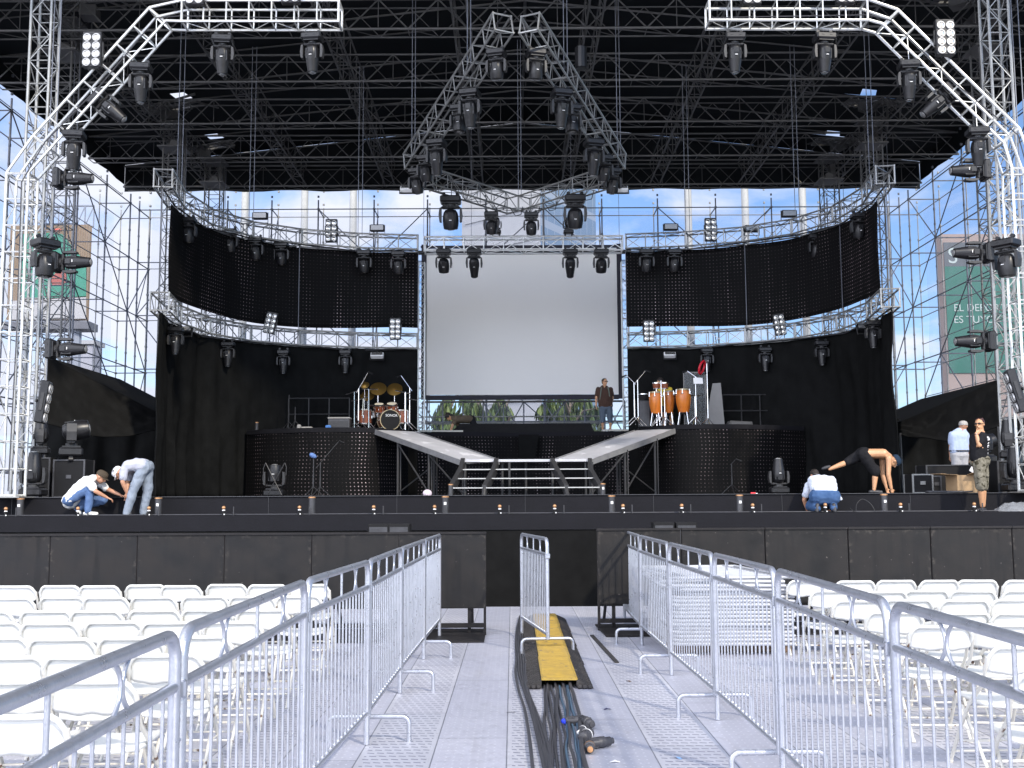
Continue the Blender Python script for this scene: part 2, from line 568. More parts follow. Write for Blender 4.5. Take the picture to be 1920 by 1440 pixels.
M_['yellow'] = mat('worn yellow lid', (0.46, 0.31, 0.05), 0.6, 0, col2=(0.32, 0.22, 0.06), vscale=9, spots=(0.2, 0.15, 0.08), sp_scale=14, sp_lo=0.63)
M_['rubber'] = mat('black rubber', (0.035, 0.032, 0.032), 0.75, 0, var=0.35, vscale=6, spots=(0.14, 0.13, 0.12), sp_scale=10, sp_lo=0.66)
M_['cable'] = mat('black cable', (0.045, 0.045, 0.052), 0.5, 0, var=0.2, vscale=10)
M_['cableblue'] = mat('blue cable', (0.07, 0.12, 0.18), 0.5, 0, var=0.2, vscale=10)
M_['bluetape'] = mat('blue tape', (0.02, 0.05, 0.65), 0.5)
M_['wood'] = mat('drum maple', (0.62, 0.20, 0.03), 0.22, 0, col2=(0.50, 0.13, 0.02), vscale=5)
M_['drumred'] = mat('drum lacquer', (0.22, 0.06, 0.025), 0.25, 0, var=0.2, vscale=8)
M_['chrome'] = mat('chrome', (0.85, 0.85, 0.86), 0.12, 1.0, var=0.03)
M_['hoop'] = mat('drum hoop', (0.36, 0.29, 0.17), 0.3, 0.2)
M_['skinhead'] = mat('drum skin', (0.75, 0.66, 0.5), 0.6)
M_['brass'] = mat('cymbal bronze', (0.34, 0.20, 0.05), 0.38, 0.85)
M_['red'] = mat('red plastic', (0.62, 0.012, 0.03), 0.35)
M_['panelgrey'] = mat('pale grey board', (0.30, 0.29, 0.28), 0.7, 0, var=0.05)
M_['paper'] = mat('paper', (0.8, 0.8, 0.8), 0.7)
M_['asphalt'] = mat('asphalt', (0.055, 0.055, 0.06), 0.9, 0, var=0.25, vscale=1.2, bump=0.3, bscale=80)
def steel_panel():
    m, t, b, X = newmat('scuffed black panel', 0.6)
    tc = t.nodes.new('ShaderNodeTexCoord'); oi = t.nodes.new('ShaderNodeObjectInfo'); sp = t.nodes.new('ShaderNodeSeparateXYZ')
    t.links.new(tc.outputs['Object'], sp.inputs[0])
    rx = X.m('MULTIPLY', oi.outputs['Random'], 40.0)
    x, z = sp.outputs['X'], sp.outputs['Z']
    v1 = X.noise(X.vec(X.m('ADD', x, rx), 0.0, z), 3.0, 6)
    v2 = X.noise(X.vec(X.m('ADD', X.m('MULTIPLY', x, 9.0), rx), 0.0, X.m('MULTIPLY', z, 0.8)), 1.0, 4)
    v3 = X.noise(X.vec(X.m('ADD', x, rx), 3.0, z), 26.0, 3)
    base = X.mix(X.rng(v1, 0.35, 0.68), (0.004, 0.0037, 0.004), (0.016, 0.014, 0.0135))
    base = X.mix(X.rng(v2, 0.52, 0.66, 0, 0.75), base, (0.004, 0.004, 0.005))
    base = X.mix(X.rng(v3, 0.71, 0.74, 0, 0.8), base, (0.16, 0.14, 0.13))
    edge = X.m('MAXIMUM', X.rng(X.m('ABSOLUTE', x), 0.46, 0.51), X.rng(z, 1.14, 1.2))
    v4 = X.noise(X.vec(X.m('ADD', x, rx), 5.0, z), 14.0, 5)
    base = X.mix(X.m('MULTIPLY', edge, X.rng(v4, 0.54, 0.72, 0, 0.5)), base, (0.11, 0.095, 0.08))
    t.links.new(base, b.inputs['Base Color'])
    t.links.new(X.rng(v1, 0.3, 0.7, 0.45, 0.75), b.inputs['Roughness'])
    bp = t.nodes.new('ShaderNodeBump'); bp.inputs['Strength'].default_value = 0.35; bp.inputs['Distance'].default_value = 0.03
    t.links.new(X.noise(X.vec(X.m('ADD', x, rx), 0.0, z), 2.2, 3), bp.inputs['Height']); t.links.new(bp.outputs[0], b.inputs['Normal'])
    b.inputs['Specular IOR Level'].default_value = 0.35
    return m


M_['steelpanel'] = steel_panel()
M_['scrim'] = scrim_material()
M_['skin'] = mat('skin', (0.50, 0.26, 0.16), 0.5, 0, var=0.06, vscale=8)
M_['skintan'] = mat('tanned skin', (0.56, 0.30, 0.16), 0.45, 0, var=0.06, vscale=8)
M_['hair'] = mat('dark hair', (0.02, 0.014, 0.011), 0.6, 0, var=0.3, vscale=30)


def cloth(name, col, var=0.12, col2=None, vs=7, bump=0.5, bs=9):
    return mat(name, col, 0.9, 0, var=var, vscale=vs, bump=bump, bscale=bs, spec=0.1, col2=col2)
# ================================================================== SETTING
FL = 1.69          # upper stage floor
LEDGE = 1.35       # lower ledge along the stage front
GZ = -0.37         # ground under the decking

mb = MB(); mb._add([(-500, -60, GZ), (500, -60, GZ), (500, 900, GZ), (-500, 900, GZ)], [(0, 1, 2, 3)])
tag(mb.build('ground', M_['asphalt']), kind='structure')
mb = MB(); mb.box((0, 7.0, -0.05), (32, 19.6, 0.1))
tag(mb.build('aluminium_deck', M_['deck']), kind='structure')
mb = MB()
mb.tube((0.93, 13.2, 0.006), (1.02, 11.0, 0.006), 0.03, 4)  # dark strip laid on the deck to stand for a slot
mb.v = [(x, y, 0.012 if z > 0.006 else 0.001) for x, y, z in mb.v]
tag(mb.build('slot_strip', M_['rubber']), 'narrow dark strip laid on the deck for a slot, right of the cable ramp', 'slot strip')

# ---- stage body
st = thing('stage', 'long black stage front with a lower ledge and raised floor', 'stage', (0, 20, GZ))
sm = M_['stageblack']
inv = Matrix.Translation((0, -20, -GZ))


def sb(name, mb_, m, smooth=False):
    mb_.v = [(x, y - 20, z - GZ) for x, y, z in mb_.v]
    return mb_.build(name, m, st, smooth)


mb = MB(); mb.box((0.3, 20.45, LEDGE - 0.14), (30, 0.9, 0.28)); sb('ledge', mb, sm)
mb = MB(); mb.box((0.3, 20.04, (LEDGE - 0.28 + GZ) / 2), (30, 0.03, LEDGE - 0.28 - GZ - 0.004)); sb('skirt', mb, M_['drape2'])
mb = MB(); mb.box((0.3, 29, FL - 0.18), (30, 16.18, 0.36)); sb('floor_platform', mb, sm)
mb = MB()
for k in range(13):
    x = -14.4 + k * 2.44
    mb.box((x, 20.903, FL - 0.18), (0.006, 0.006, 0.34))
mb.box((0.3, 20.9, FL + 0.006), (30, 0.04, 0.012))
sb('edge_trim', mb, M_['tubegrey'])

# ---- steel crowd barricade panels
def barricade(label, x0, Y, z1=1.2, end=False, tilt=0.0):
    t = thing('steel_barricade', label, 'barricade', (x0 + 0.52, Y, 0), tilt, 'black steel barricade panels before the stage')
    m = M_['steelblk']
    mb = MB(); mb.box((0, 0, (z1 + 0.33) / 2), (1.03, 0.012, z1 - 0.33))
    mb.build('panel', M_['steelpanel'], t)
    mb = MB()
    for s in (-1, 1):
        mb.box((s * 0.507, 0.02, z1 / 2), (0.03, 0.045, z1))
        mb.box((s * 0.32, 0.055, z1 / 2), (0.04, 0.05, z1 - 0.02))
        mb.tube((s * 0.32, 0.10, z1 - 0.1), (s * 0.32, 1.0, 0.04), 0.022, 6)
    mb.box((0, 0.02, z1 + 0.012), (1.05, 0.09, 0.024))
    mb.box((0, 0.02, 0.33), (1.0, 0.04, 0.03))
    mb.box((0, 0.012, 0.115), (1.0, 0.05, 0.05))
    mb.build('frame', m, t)
    mb = MB(); mb.box((0, -0.16, 0.02), (1.03, 1.1, 0.014), Matrix.Rotation(R(0.6), 3, 'X'))
    mb.build('floor_plate', m, t)
    return t


ordn = ['first', 'second', 'third', 'fourth', 'fifth', 'sixth', 'seventh', 'eighth', 'ninth', 'tenth', 'eleventh', 'twelfth', 'thirteenth', 'fourteenth', 'fifteenth']
for k in range(6):
    barricade('scuffed black steel barricade panel, %s to the left of the aisle opening' % ordn[k], -0.315 - 1.05 * (k + 1), 13.3)
for k in range(7):
    barricade('scuffed black steel barricade panel, %s to the right of the aisle opening' % ordn[k], 1.05 + 1.06 * k, 13.75 + 0.06 * k, tilt=0.045, z1=1.22)

# ---- white netting, back and side scaffolds
def scaffold(name, label, pts, zs, netz, deep, nx):
    """pts: list of plan points along the wall; deep: plan offset of the second row of poles"""
    t = thing(name, label, 'scaffold', (pts[0][0], pts[0][1], GZ), 0)
    o = V((pts[0][0], pts[0][1], GZ))
    mb = MB()
    r = 0.03
    n = len(pts)
    for i, p in enumerate(pts):
        for j, d in enumerate((V((0, 0, 0)), V(deep))):
            q = V((p[0], p[1], 0)) + d
            mb.mi = j
            mb.tube(V((q.x, q.y, GZ)) - o, V((q.x, q.y, zs[-1] + .4)) - o, r * (1.1 if j == 0 else .8), 6)
            for z in zs:
                for dz in (0, 0.55, 1.15):
                    mb.tube(V((q.x, q.y, z + dz - .04)) - o, V((q.x, q.y, z + dz + .04)) - o, 0.055 if dz == 0 else 0.045, 6)
    mb.build('upright_poles', [M_['scaff'], M_['aludark']], t)
    for z in zs:
        mb = MB()
        for i in range(n - 1):
            a, b = V((*pts[i], z)), V((*pts[i + 1], z))
            mb.tube(a - o, b - o, r * .85, 5)
            mb.mi = 1; mb.tube(a + V(deep) - o, b + V(deep) - o, r * .7, 5); mb.mi = 0
            if nx: mb.tube(a + V(deep) + V((0, 0, 1.1)) - o, b + V(deep) + V((0, 0, 1.1)) - o, r * .55, 5)
        for i in range(n):
            a = V((*pts[i], z))
            mb.tube(a - o, a + V(deep) - o, r * .85, 5)
        mb.build('ledger_bars', [M_['scaff'], M_['aludark']], t)
    mb = MB()
    for k, z in enumerate(zs[:-1]):
        for i in range(n - 1):
            a, b = V((*pts[i], z)), V((*pts[i + 1], zs[k + 1]))
            if (i + k) % 3 != 2:
                if (i + k) % 2:
                    a, b = V((*pts[i + 1], z)), V((*pts[i], zs[k + 1]))
                mb.tube(a - o, b - o, r * .8, 5)
            if (i + k) % 2 == 0 and not nx:
                mb.tube(V((*pts[i], z)) - o, V((*pts[i], zs[k + 1])) + V(deep) - o, r * .75, 5)
    mb.build('diagonal_braces', M_['scaff'], t)
    dv_ = V(deep).normalized() * 0.3 + V(deep)
    mb = MB()
    g = []
    for i in range(n):
        row = []
        for j in range(13):
            z = netz[0] + (netz[1] - netz[0]) * j / 12
            row.append(V((pts[i][0], pts[i][1], z)) + dv_ + V((random.uniform(-.05, .05), random.uniform(-.05, .05), 0)) - o)
        g.append(row)
    mb.sheet(g)
    tag(mb.build('netting', M_['scrim'], t), 'sheer white netting hung behind the poles')
    return t


zs = [EYE - 1.3 + 2.3 * k for k in range(7)]       # ..., 10.3 above the eye, 12.5
SY = [28.5, 31.1, 33.9, 36.6, 39.4, 42.2, 44.9, 47.4]
scaffold('side_scaffold', 'tall scaffold wall of dark tubes with sheer netting on the left wing', [(-16.0, y) for y in SY], zs, (GZ, 14.4), (-1.3, 0, 0), 1)
scaffold('side_scaffold', 'tall scaffold wall of dark tubes with sheer netting on the right wing', [(16.7, y) for y in SY], zs, (GZ, 14.4), (1.3, 0, 0), 1)
BX = [-16.0, -14.2, -12.2, -10.3, -8.3, -5.9, -3.6, -1.1, 1.4, 3.9, 6.3, 8.8, 11.2, 13.6, 15.3, 16.7]
scaffold('back_scaffold', 'wide scaffold wall of dark tubes closing the back of the stage', [(x, 46.0) for x in BX], zs, (GZ, 14.4), (0, 1.3, 0), 0)

# ---- far background ------------------------------------------------
def wpt(px, py, Y): return at(px, py, Y)


def far_pole(px, Y, label):
    p = at(px, 600, Y)
    t = thing('white_mast', label, 'mast', (p.x, Y, GZ), 0, 'white masts beyond the back scaffold')
    mb = MB(); mb.lathe([(0.32, 0), (0.32, 0.3), (0.2, 0.35), (0.17, 22), (0.02, 22.1)], 16)
    mb.build('mast_shaft', mwhite, t, True)


mwhite = mat('white mast paint', (0.42, 0.42, 0.40), 0.5, 0, var=0.06)
for px, lb in ((455, 'tall white mast behind the scaffold, farthest to the left'), (568, 'tall white mast behind the back scaffold, second from the left'), (660, 'slim white mast behind the two winged floodlights'),
               (1295, 'tall white mast behind the scaffold, just right of the projection screen'), (1403, 'tall white mast between two others on the right side'), (1512, 'tall white mast behind the scaffold, farthest to the right')):
    far_pole(px, 52, lb)

# office tower seen through the middle
mgl, t_, b_, X_ = newmat('tower curtain glass', 0.25)
tc_ = t_.nodes.new('ShaderNodeTexCoord'); sp_ = t_.nodes.new('ShaderNodeSeparateXYZ'); t_.links.new(tc_.outputs['Object'], sp_.inputs[0])
fz_ = X_.m('FRACT', X_.m('DIVIDE', sp_.outputs['Z'], 3.4)); fx_ = X_.m('FRACT', X_.m('DIVIDE', X_.m('ADD', sp_.outputs['X'], sp_.outputs['Y']), 2.2))
gr_ = X_.m('MAXIMUM', X_.m('LESS_THAN', fz_, 0.24), X_.m('LESS_THAN', fx_, 0.07))
t_.links.new(X_.mix(gr_, (0.16, 0.22, 0.30), (0.28, 0.32, 0.38)), b_.inputs['Base Color'])
mconc = mat('pale concrete', (0.33, 0.33, 0.335), 0.8, 0, var=0.08, vscale=0.3)
tw = thing('office_tower', 'tall grey tower block with blue glass side seen above the screen', 'building', (6, 120, GZ))
p0, p1, p2 = at(866, 400, 120), at(1013, 400, 112), at(1117, 400, 124)
base_ = V((6, 120, 0))
mb = MB(); pl = [p0, p1, p2, V((p0.x + 6, 138, 0))]
vs = [V((p.x, p.y, 0)) - base_ for p in pl] + [V((p.x, p.y, 58)) - base_ for p in pl]
mb._add(vs, [(1, 2, 6, 5), (2, 3, 7, 6), (3, 0, 4, 7), (4, 5, 6, 7)]); mb.build('glass_wall', mgl, tw)
mb = MB(); mb._add(vs, [(0, 1, 5, 4)])
for k in range(17):
    a, b = vs[0].lerp(vs[1], 0.03), vs[0].lerp(vs[1], 0.97)
    z = 2 + 3.4 * k
    mb._add([a + V((0, -.15, z)), b + V((0, -.15, z)), b + V((0, -.15, z + .5)), a + V((0, -.15, z + .5)), a + V((0, .2, z + .5)), b + V((0, .2, z + .5))], [(0, 1, 2, 3), (3, 2, 5, 4)])
mb.build('concrete_wall', mconc, tw)

# banner block on the right
def textobj(txt, size, m, loc, rot, parent, name='lettering', ext=0.01, align='LEFT', shear=0.0, sx=1.0):
    cu = bpy.data.curves.new(name, 'FONT'); cu.body = txt; cu.size = size; cu.extrude = ext; cu.align_x = align; cu.shear = shear
    tmp = bpy.data.objects.new('tmp', cu); COL.objects.link(tmp)
    dg = bpy.context.evaluated_depsgraph_get(); dg.update()
    me = bpy.data.meshes.new_from_object(tmp.evaluated_get(dg))
    bpy.data.objects.remove(tmp); bpy.data.curves.remove(cu)
    me.materials.clear(); me.materials.append(m)
    o = bpy.data.objects.new(name, me); COL.objects.link(o)
    o.location = loc; o.rotation_euler = rot; o.parent = parent; o.scale = (sx, 1, 1)
    return o


mgreen = mat('green banner vinyl', (0.012, 0.085, 0.065), 0.7, 0, col2=(0.022, 0.13, 0.095), vscale=0.15)
mgreen2 = mat('grey banner vinyl', (0.07, 0.08, 0.09), 0.7, 0, var=0.1, vscale=0.3)
mbeige = mat('beige render wall', (0.26, 0.20, 0.175), 0.85, 0, var=0.08, vscale=0.5)
mtext = mat('pale banner print', (0.33, 0.38, 0.36), 0.7)
YB = 75
a, b = at(1766, 445, YB), at(2010, 438, YB)
bl = thing('banner_building', 'beige block wrapped in a tall green banner on the right', 'building', (a.x, YB, GZ))
mb = MB(); mb.box(((b.x - a.x) / 2, .6, (b.z - GZ) / 2), (b.x - a.x, 1.2, b.z - GZ)); mb.build('wall', mbeige, bl)
zt, zb = at(1770, 455, YB).z, at(1770, 700, YB).z
zm = at(1770, 500, YB).z
mb = MB(); mb.box(((b.x - a.x) / 2 + .02, -0.05, (zt + zm) / 2 - GZ), (b.x - a.x - 0.1, 0.06, zt - zm)); mb.build('banner_head', mgreen2, bl)
mb = MB(); mb.box(((b.x - a.x) / 2 + .02, -0.05, (zm + zb) / 2 - GZ), (b.x - a.x - 0.1, 0.06, zm - zb - .01)); ban = mb.build('banner', mgreen, bl)
sc_ = YB / FPX
textobj('EL DEPORTE', 20 * sc_ * .98, mtext, (at(1787, 582, YB).x - a.x, -0.1, at(1787, 584, YB).z - GZ), (PI / 2, 0, 0), bl)
textobj('ES TUYO', 20 * sc_ * .98, mtext, (at(1787, 604, YB).x - a.x, -0.1, at(1787, 606, YB).z - GZ), (PI / 2, 0, 0), bl)
textobj('S', 34 * sc_ * 1.25, mtext, (at(1776, 490, YB).x - a.x, -0.1, at(1776, 494, YB).z - GZ), (PI / 2, 0, 0), bl)

# left: raised advertising panel and grey block
YL = 70
tan = mat('tan corrugated cladding', (0.26, 0.19, 0.125), 0.8, 0, var=0.1, vscale=0.4)
pan = thing('roadside_billboard', 'tan and green printed billboard on a steel frame beyond the left scaffold', 'billboard', (at(110, 600, YL).x, YL, GZ))
bx = at(110, 600, YL).x
def bd(px, py): p = at(px, py, YL); return p.x - bx, p.z - GZ
x0, z1 = bd(20, 422); x1, z0 = bd(163, 600)
mb = MB()
n = 34
for k in range(n):
    xa = x0 + (x1 - x0) * k / n; xb = x0 + (x1 - x0) * (k + .5) / n; xc = x0 + (x1 - x0) * (k + 1) / n
    mb._add([(xa, 0, z0), (xb, -.09, z0), (xb, -.09, z1), (xa, 0, z1), (xc, 0, z0), (xc, 0, z1)], [(0, 1, 2, 3), (1, 4, 5, 2)])
mb._add([(x0, .3, z0), (x1, .3, z0), (x1, .3, z1), (x0, .3, z1)], [(3, 2, 1, 0)])
mb.build('panel', tan, pan)
def blob(pts, m, name, y=-0.12):
    q = [bd(*p) for p in pts]
    mb = MB(); mb.prism(q, y - .02, y); return mb.build(name, m, pan)
blob([(40, 440), (100, 437), (118, 440), (130, 455), (150, 478), (163, 500), (163, 556), (60, 561), (40, 560)], mat('green sign print', (0.02, 0.16, 0.10), 0.7, 0, col2=(0.03, 0.22, 0.14), vscale=.5), 'green_print')
blob([(100, 535), (97, 525), (108, 510), (125, 512), (128, 528), (118, 537)], mat('red sign print', (0.3, 0.07, 0.05), 0.7), 'red_print', -.15)
blob([(20, 565), (163, 558), (163, 598), (20, 600)], mat('white sign print', (0.36, 0.35, 0.34), 0.7), 'white_print')
blob([(100, 430), (116, 429), (116, 434), (100, 435)], mat('red mark', (0.55, 0.1, 0.06), 0.7), 'red_mark')
mb = MB(); mb.box(((x0 + x1) / 2, .6, z0 - .35), (x1 - x0 + .4, 1.6, .5)); mb.build('walkway', mat('grey steel', (.1, .1, .11), .6), pan)
mb = MB()
for k in range(10):
    xx = x0 + (x1 - x0) * k / 9
    mb.tube((xx, .5, z1 + 1.4), (xx, .5, z1), .05, 5)
    if k < 9:
        mb.tube((xx, .5, z1), (xx + (x1 - x0) / 9, .5, z1 + 1.4), .04, 4)
mb.tube((x0, .5, z1 + 1.4), (x1, .5, z1 + 1.4), .07, 5); mb.tube((x0, .5, z1), (x1, .5, z1), .07, 5)
for xx in (x0 + 1, x1 - .8): mb.tube((xx, .5, 0), (xx, .5, z0), .3, 8)
mb.build('support_frame', mat('steel grey frame', (.22, .24, .28), .6), pan)
gb = thing('grey_block', 'plain grey block standing beyond the left canopy', 'building', (at(150, 700, 85).x, 85, GZ))
p = at(130, 648, 85); q = at(174, 648, 85)
mb = MB(); mb.box((0, 1, (p.z - GZ) / 2), (q.x - p.x, 2, p.z - GZ)); mb.build('wall', mat('grey render', (.30, .30, .33), .8, 0, var=.1, vscale=.3), gb)
mb = MB(); mb.box((0, 1, p.z - GZ + .25), (q.x - p.x + .3, 2.4, .3)); mb.build('parapet', mconc, gb)

# low white marquee and trees behind the screen
mfol = [mat('tree leaf %d' % k, c, 0.6, 0, var=0.3, vscale=2) for k, c in enumerate([(0.06, 0.10, 0.02), (0.03, 0.055, 0.012), (0.10, 0.14, 0.03)])]  # leaf greens picked at random for each spray
mbark = mat('tree bark', (0.16, 0.13, 0.10), 0.9, 0, var=0.3, vscale=4, bump=.5, bscale=12)
def tree(px, Y, h, w_, label, seed):
    rnd = random.Random(seed)
    x = at(px, 780, Y).x
    t = thing('weeping_tree', label, 'tree', (x, Y, GZ), 0, 'drooping trees behind the screen')
    mb = MB()
    mb.path([(0, 0, 0), (.1, 0, h * .3), (-.1, .1, h * .6), (.05, 0, h * .9)], [.28, .2, .15, .05], 8)
    for k in range(9):
        a = k * 2.4; z = h * (.45 + .05 * k)
        mb.path([(0, 0, z), (math.cos(a) * w_ * .3, math.sin(a) * w_ * .3, z + h * .12), (math.cos(a) * w_ * .55, math.sin(a) * w_ * .55, z + h * .13)], [.09, .05, .02], 5)
    mb.build('trunk', mbark, t, True)
    mb = MB()
    for k in range(900):
        a = rnd.uniform(0, 2 * PI); rr = w_ * .62 * math.sqrt(rnd.random()); zz_ = h * (.98 - .35 * (rr / w_) ** 2) - rnd.random() ** 1.3 * h * .42
        clump = mnoise.noise(V((math.cos(a) * rr * .8, math.sin(a) * rr * .8, zz_ * .5 + seed)))
        if clump < -.02: continue
        c = V((math.cos(a) * rr, math.sin(a) * rr, zz_))
        mb.mi = 1 if rnd.random() < .35 else (2 if rnd.random() < .4 else 0)
        L = rnd.uniform(.5, 1.0)
        for q in range(3):
            d = V((rnd.uniform(-.35, .35), rnd.uniform(-.35, .35), -1)).normalized()
            s_ = V((rnd.uniform(-1, 1), rnd.uniform(-1, 1), 0)).normalized() * .09
            mb._add([c, c + d * L * .5 + s_, c + d * L, c + d * L * .5 - s_], [(0, 1, 2, 3)])
    mb.build('crown', mfol, t)
tree(892, 62, 8.6, 3.4, 'drooping green tree behind the scaffold, left of the screen centre', 3)
tree(842, 66, 8.6, 1.5, 'thin drooping tree behind the crouching worker on the platform', 5)
tree(1068, 62, 8.5, 3.0, 'drooping green tree behind the scaffold beside the standing man', 9)
tree(942, 60, 7.9, 1.6, 'small drooping tree behind the scaffold near the screen centre', 12)

# ================================================================== ROOF
E = EYE
RX0, RXL, RXR = 0.47, -15.95, 16.9
roof = thing('stage_roof', 'huge dark roof over the stage on a grid of steel trusses', 'roof', (RX0, 32, 0))
inv_roof = V((RX0, 32, 0))


def rb(name, mb_, m, smooth=False):
    mb_.v = [(x - inv_roof.x, y - inv_roof.y, z) for x, y, z in mb_.v]
    return mb_.build(name, m, roof, smooth)


ZB, ZT = E + 12.9, E + 13.75
TY = [17.6, 21.35, 25.1, 28.85, 32.6, 36.35, 40.1, 43.85]
for y in TY:
    mb = MB()
    mb.tube((RXL, y, ZB), (RXR, y, ZB), 0.038, 6)
    mb.tube((RXL, y, ZT), (RXR, y, ZT), 0.034, 6)
    n = 20
    for k in range(n):
        xa = RXL + (RXR - RXL) * k / n; xb = RXL + (RXR - RXL) * (k + 1) / n; xm = (xa + xb) / 2
        mb.tube((xa, y, ZB), (xm, y, ZT), 0.024, 4); mb.tube((xm, y, ZT), (xb, y, ZB), 0.024, 4)
        mb.tube((xm, y, ZT), (xm, y, ZB), 0.016, 4)
    for dy in (.55,):     # rear face of the box truss
        mb.tube((RXL, y + dy, ZB), (RXR, y + dy, ZB), 0.026, 5); mb.tube((RXL, y + dy, ZT), (RXR, y + dy, ZT), 0.024, 5)
        for k in range(n):
            xa = RXL + (RXR - RXL) * k / n; xb = RXL + (RXR - RXL) * (k + 1) / n; xm = (xa + xb) / 2
            mb.tube((xm, y + dy, ZB), (xa, y + dy, ZT), 0.015, 4); mb.tube((xm, y + dy, ZB), (xb, y + dy, ZT), 0.015, 4)
            mb.tube((xa, y, ZB), (xa, y + dy, ZB), 0.015, 4); mb.tube((xa, y, ZB), (xm, y + dy, ZB), 0.013, 4)
    # raised gable rafters over each truss
    zr = E + 15.6
    for s, xe in ((-1, RXL), (1, RXR)):
        mb.tube((xe, y + .25, ZT + .1), (RX0, y + .25, zr), 0.035, 5)
    rb('cross_truss', mb, M_['roofsteel'])
for k in range(-4, 5):
    x = RX0 + 3.64 * (k + .5) if k < 4 else None
    if x is None: continue
    mb = MB()
    for dx in (-.2, .2):
        mb.tube((x + dx, 16.5, ZB + .06), (x + dx, 44, ZB + .06), 0.032, 5)
        mb.tube((x + dx, 16.5, ZT + .05), (x + dx, 44, ZT + .05), 0.028, 5)
        m_ = 22
        for i in range(m_):
            ya = 16.5 + 27.5 * i / m_; yb = 16.5 + 27.5 * (i + 1) / m_
            mb.tube((x + dx, ya, ZB + .06), (x + dx, ya, ZT + .05), 0.02, 4)
            mb.tube((x + dx, ya, ZB + .06), (x + dx, yb, ZT + .05), 0.017, 4)
            if dx < 0:
                mb.tube((x + dx, ya, ZB + .06), (x - dx, yb, ZB + .06), 0.016, 4)
                mb.tube((x + dx, ya, ZB + .06), (x - dx, ya, ZB + .06), 0.016, 4)
    rb('long_truss', mb, M_['roofsteel'])
# secondary purlins
mb = MB()
for y in [27, 30.7, 34.5, 38.2, 42]:
    mb.tube((RXL, y, ZT + .25), (RX0, y, E + 15.7), 0.03, 5); mb.tube((RXR, y, ZT + .25), (RX0, y, E + 15.7), 0.03, 5)
mb.tube((RX0, 16.2, E + 15.65), (RX0, 44.3, E + 15.65), .05, 6)
rb('ridge_purlins', mb, M_['roofsteel'])

holes = [(-12.6, 29.5), (-12.1, 37.9), (-11.85, 42.3)]
HX = []
xs = [RXL - .15, -13.0, -11.1, -6, RX0, 7, 12.0, 13.9, RXR + .15]
ys = [16.0, 29.2, 29.9, 37.5, 38.1, 41.9, 42.45, 44.4]
def rz_(x):
    e = RXL if x < RX0 else RXR
    return E + 15.75 - (15.75 - 14.0) * abs((x - RX0) / (e - RX0))
mb = MB()
for i in range(len(xs) - 1):
    for j in range(len(ys) - 1):
        hole = (i in (1, 6)) and (j in (1, 3, 5))
        xa, xb, ya, yb = xs[i], xs[i + 1], ys[j], ys[j + 1]
        if hole:
            # a torn-back flap leaves a ragged opening round the tower head
            xa2, xb2 = (xa + .9, xb - .5) if i == 1 else (xa + .5, xb - .9)
            mb._add([(xa, ya, rz_(xa)), (xa2, ya, rz_(xa2)), (xa2 + .1, yb, rz_(xa2)), (xa, yb, rz_(xa))], [(0, 1, 2, 3)])
            mb._add([(xb2, ya, rz_(xb2)), (xb, ya, rz_(xb)), (xb, yb, rz_(xb)), (xb2 + .15, yb, rz_(xb2))], [(0, 1, 2, 3)])
            continue
        mb._add([(xa, ya, rz_(xa)), (xb, ya, rz_(xb)), (xb, yb, rz_(xb)), (xa, yb, rz_(xa))], [(0, 1, 2, 3)])
rb('membrane', mb, M_['membrane'])
mb = MB()
rr_ = random.Random(8)
for i in (1, 6):
    for j in (1, 3, 5):
        for q in range(9):
            x = xs[i] + (xs[i + 1] - xs[i]) * q / 8
            mb.tube((x, ys[j] - .3, rz_(x) - .5), (x + rr_.uniform(-.5, .5), ys[j + 1] + .3, rz_(x) - .3), .035, 5)
        for q in range(4):
            y = ys[j] + (ys[j + 1] - ys[j]) * q / 3
            mb.tube((xs[i], y, rz_(xs[i]) - .45), (xs[i + 1], y + rr_.uniform(-.4, .4), rz_(xs[i + 1]) - .25), .05, 5)
        # folded fabric bunched beside the opening
        mb.box(((xs[i] + xs[i + 1]) / 2 + rr_.uniform(-.3, .3), (ys[j] + ys[j + 1]) / 2, rz_(xs[i]) - .6), (.45, .5, .3), Matrix.Rotation(rr_.uniform(0, 1), 3, 'Z'))
rb('opening_braces', mb, M_['roofsteel'])
mb = MB()   # hanging valance of the membrane at the back and along the eaves
N = 40
g = []
for i in range(N + 1):
    x = RXL - .15 + (RXR - RXL + .3) * i / N
    g.append([V((x, 44.42 + .04 * math.sin(i * 2.1), rz_(x))), V((x, 44.42, ZB + .3)), V((x, 44.42 + .05 * math.sin(i * 1.3), ZB - .05 + .03 * math.sin(i * 1.7)))])
mb.sheet(g)
for xe in (RXL - .15, RXR + .15):
    g = []
    for i in range(31):
        y = 16 + 28.4 * i / 30
        g.append([V((xe, y, E + 14.0)), V((xe, y, ZB + .25 + .04 * math.sin(i * 2.3)))])
    mb.sheet(g)
rb('valance', mb, M_['membrane'])

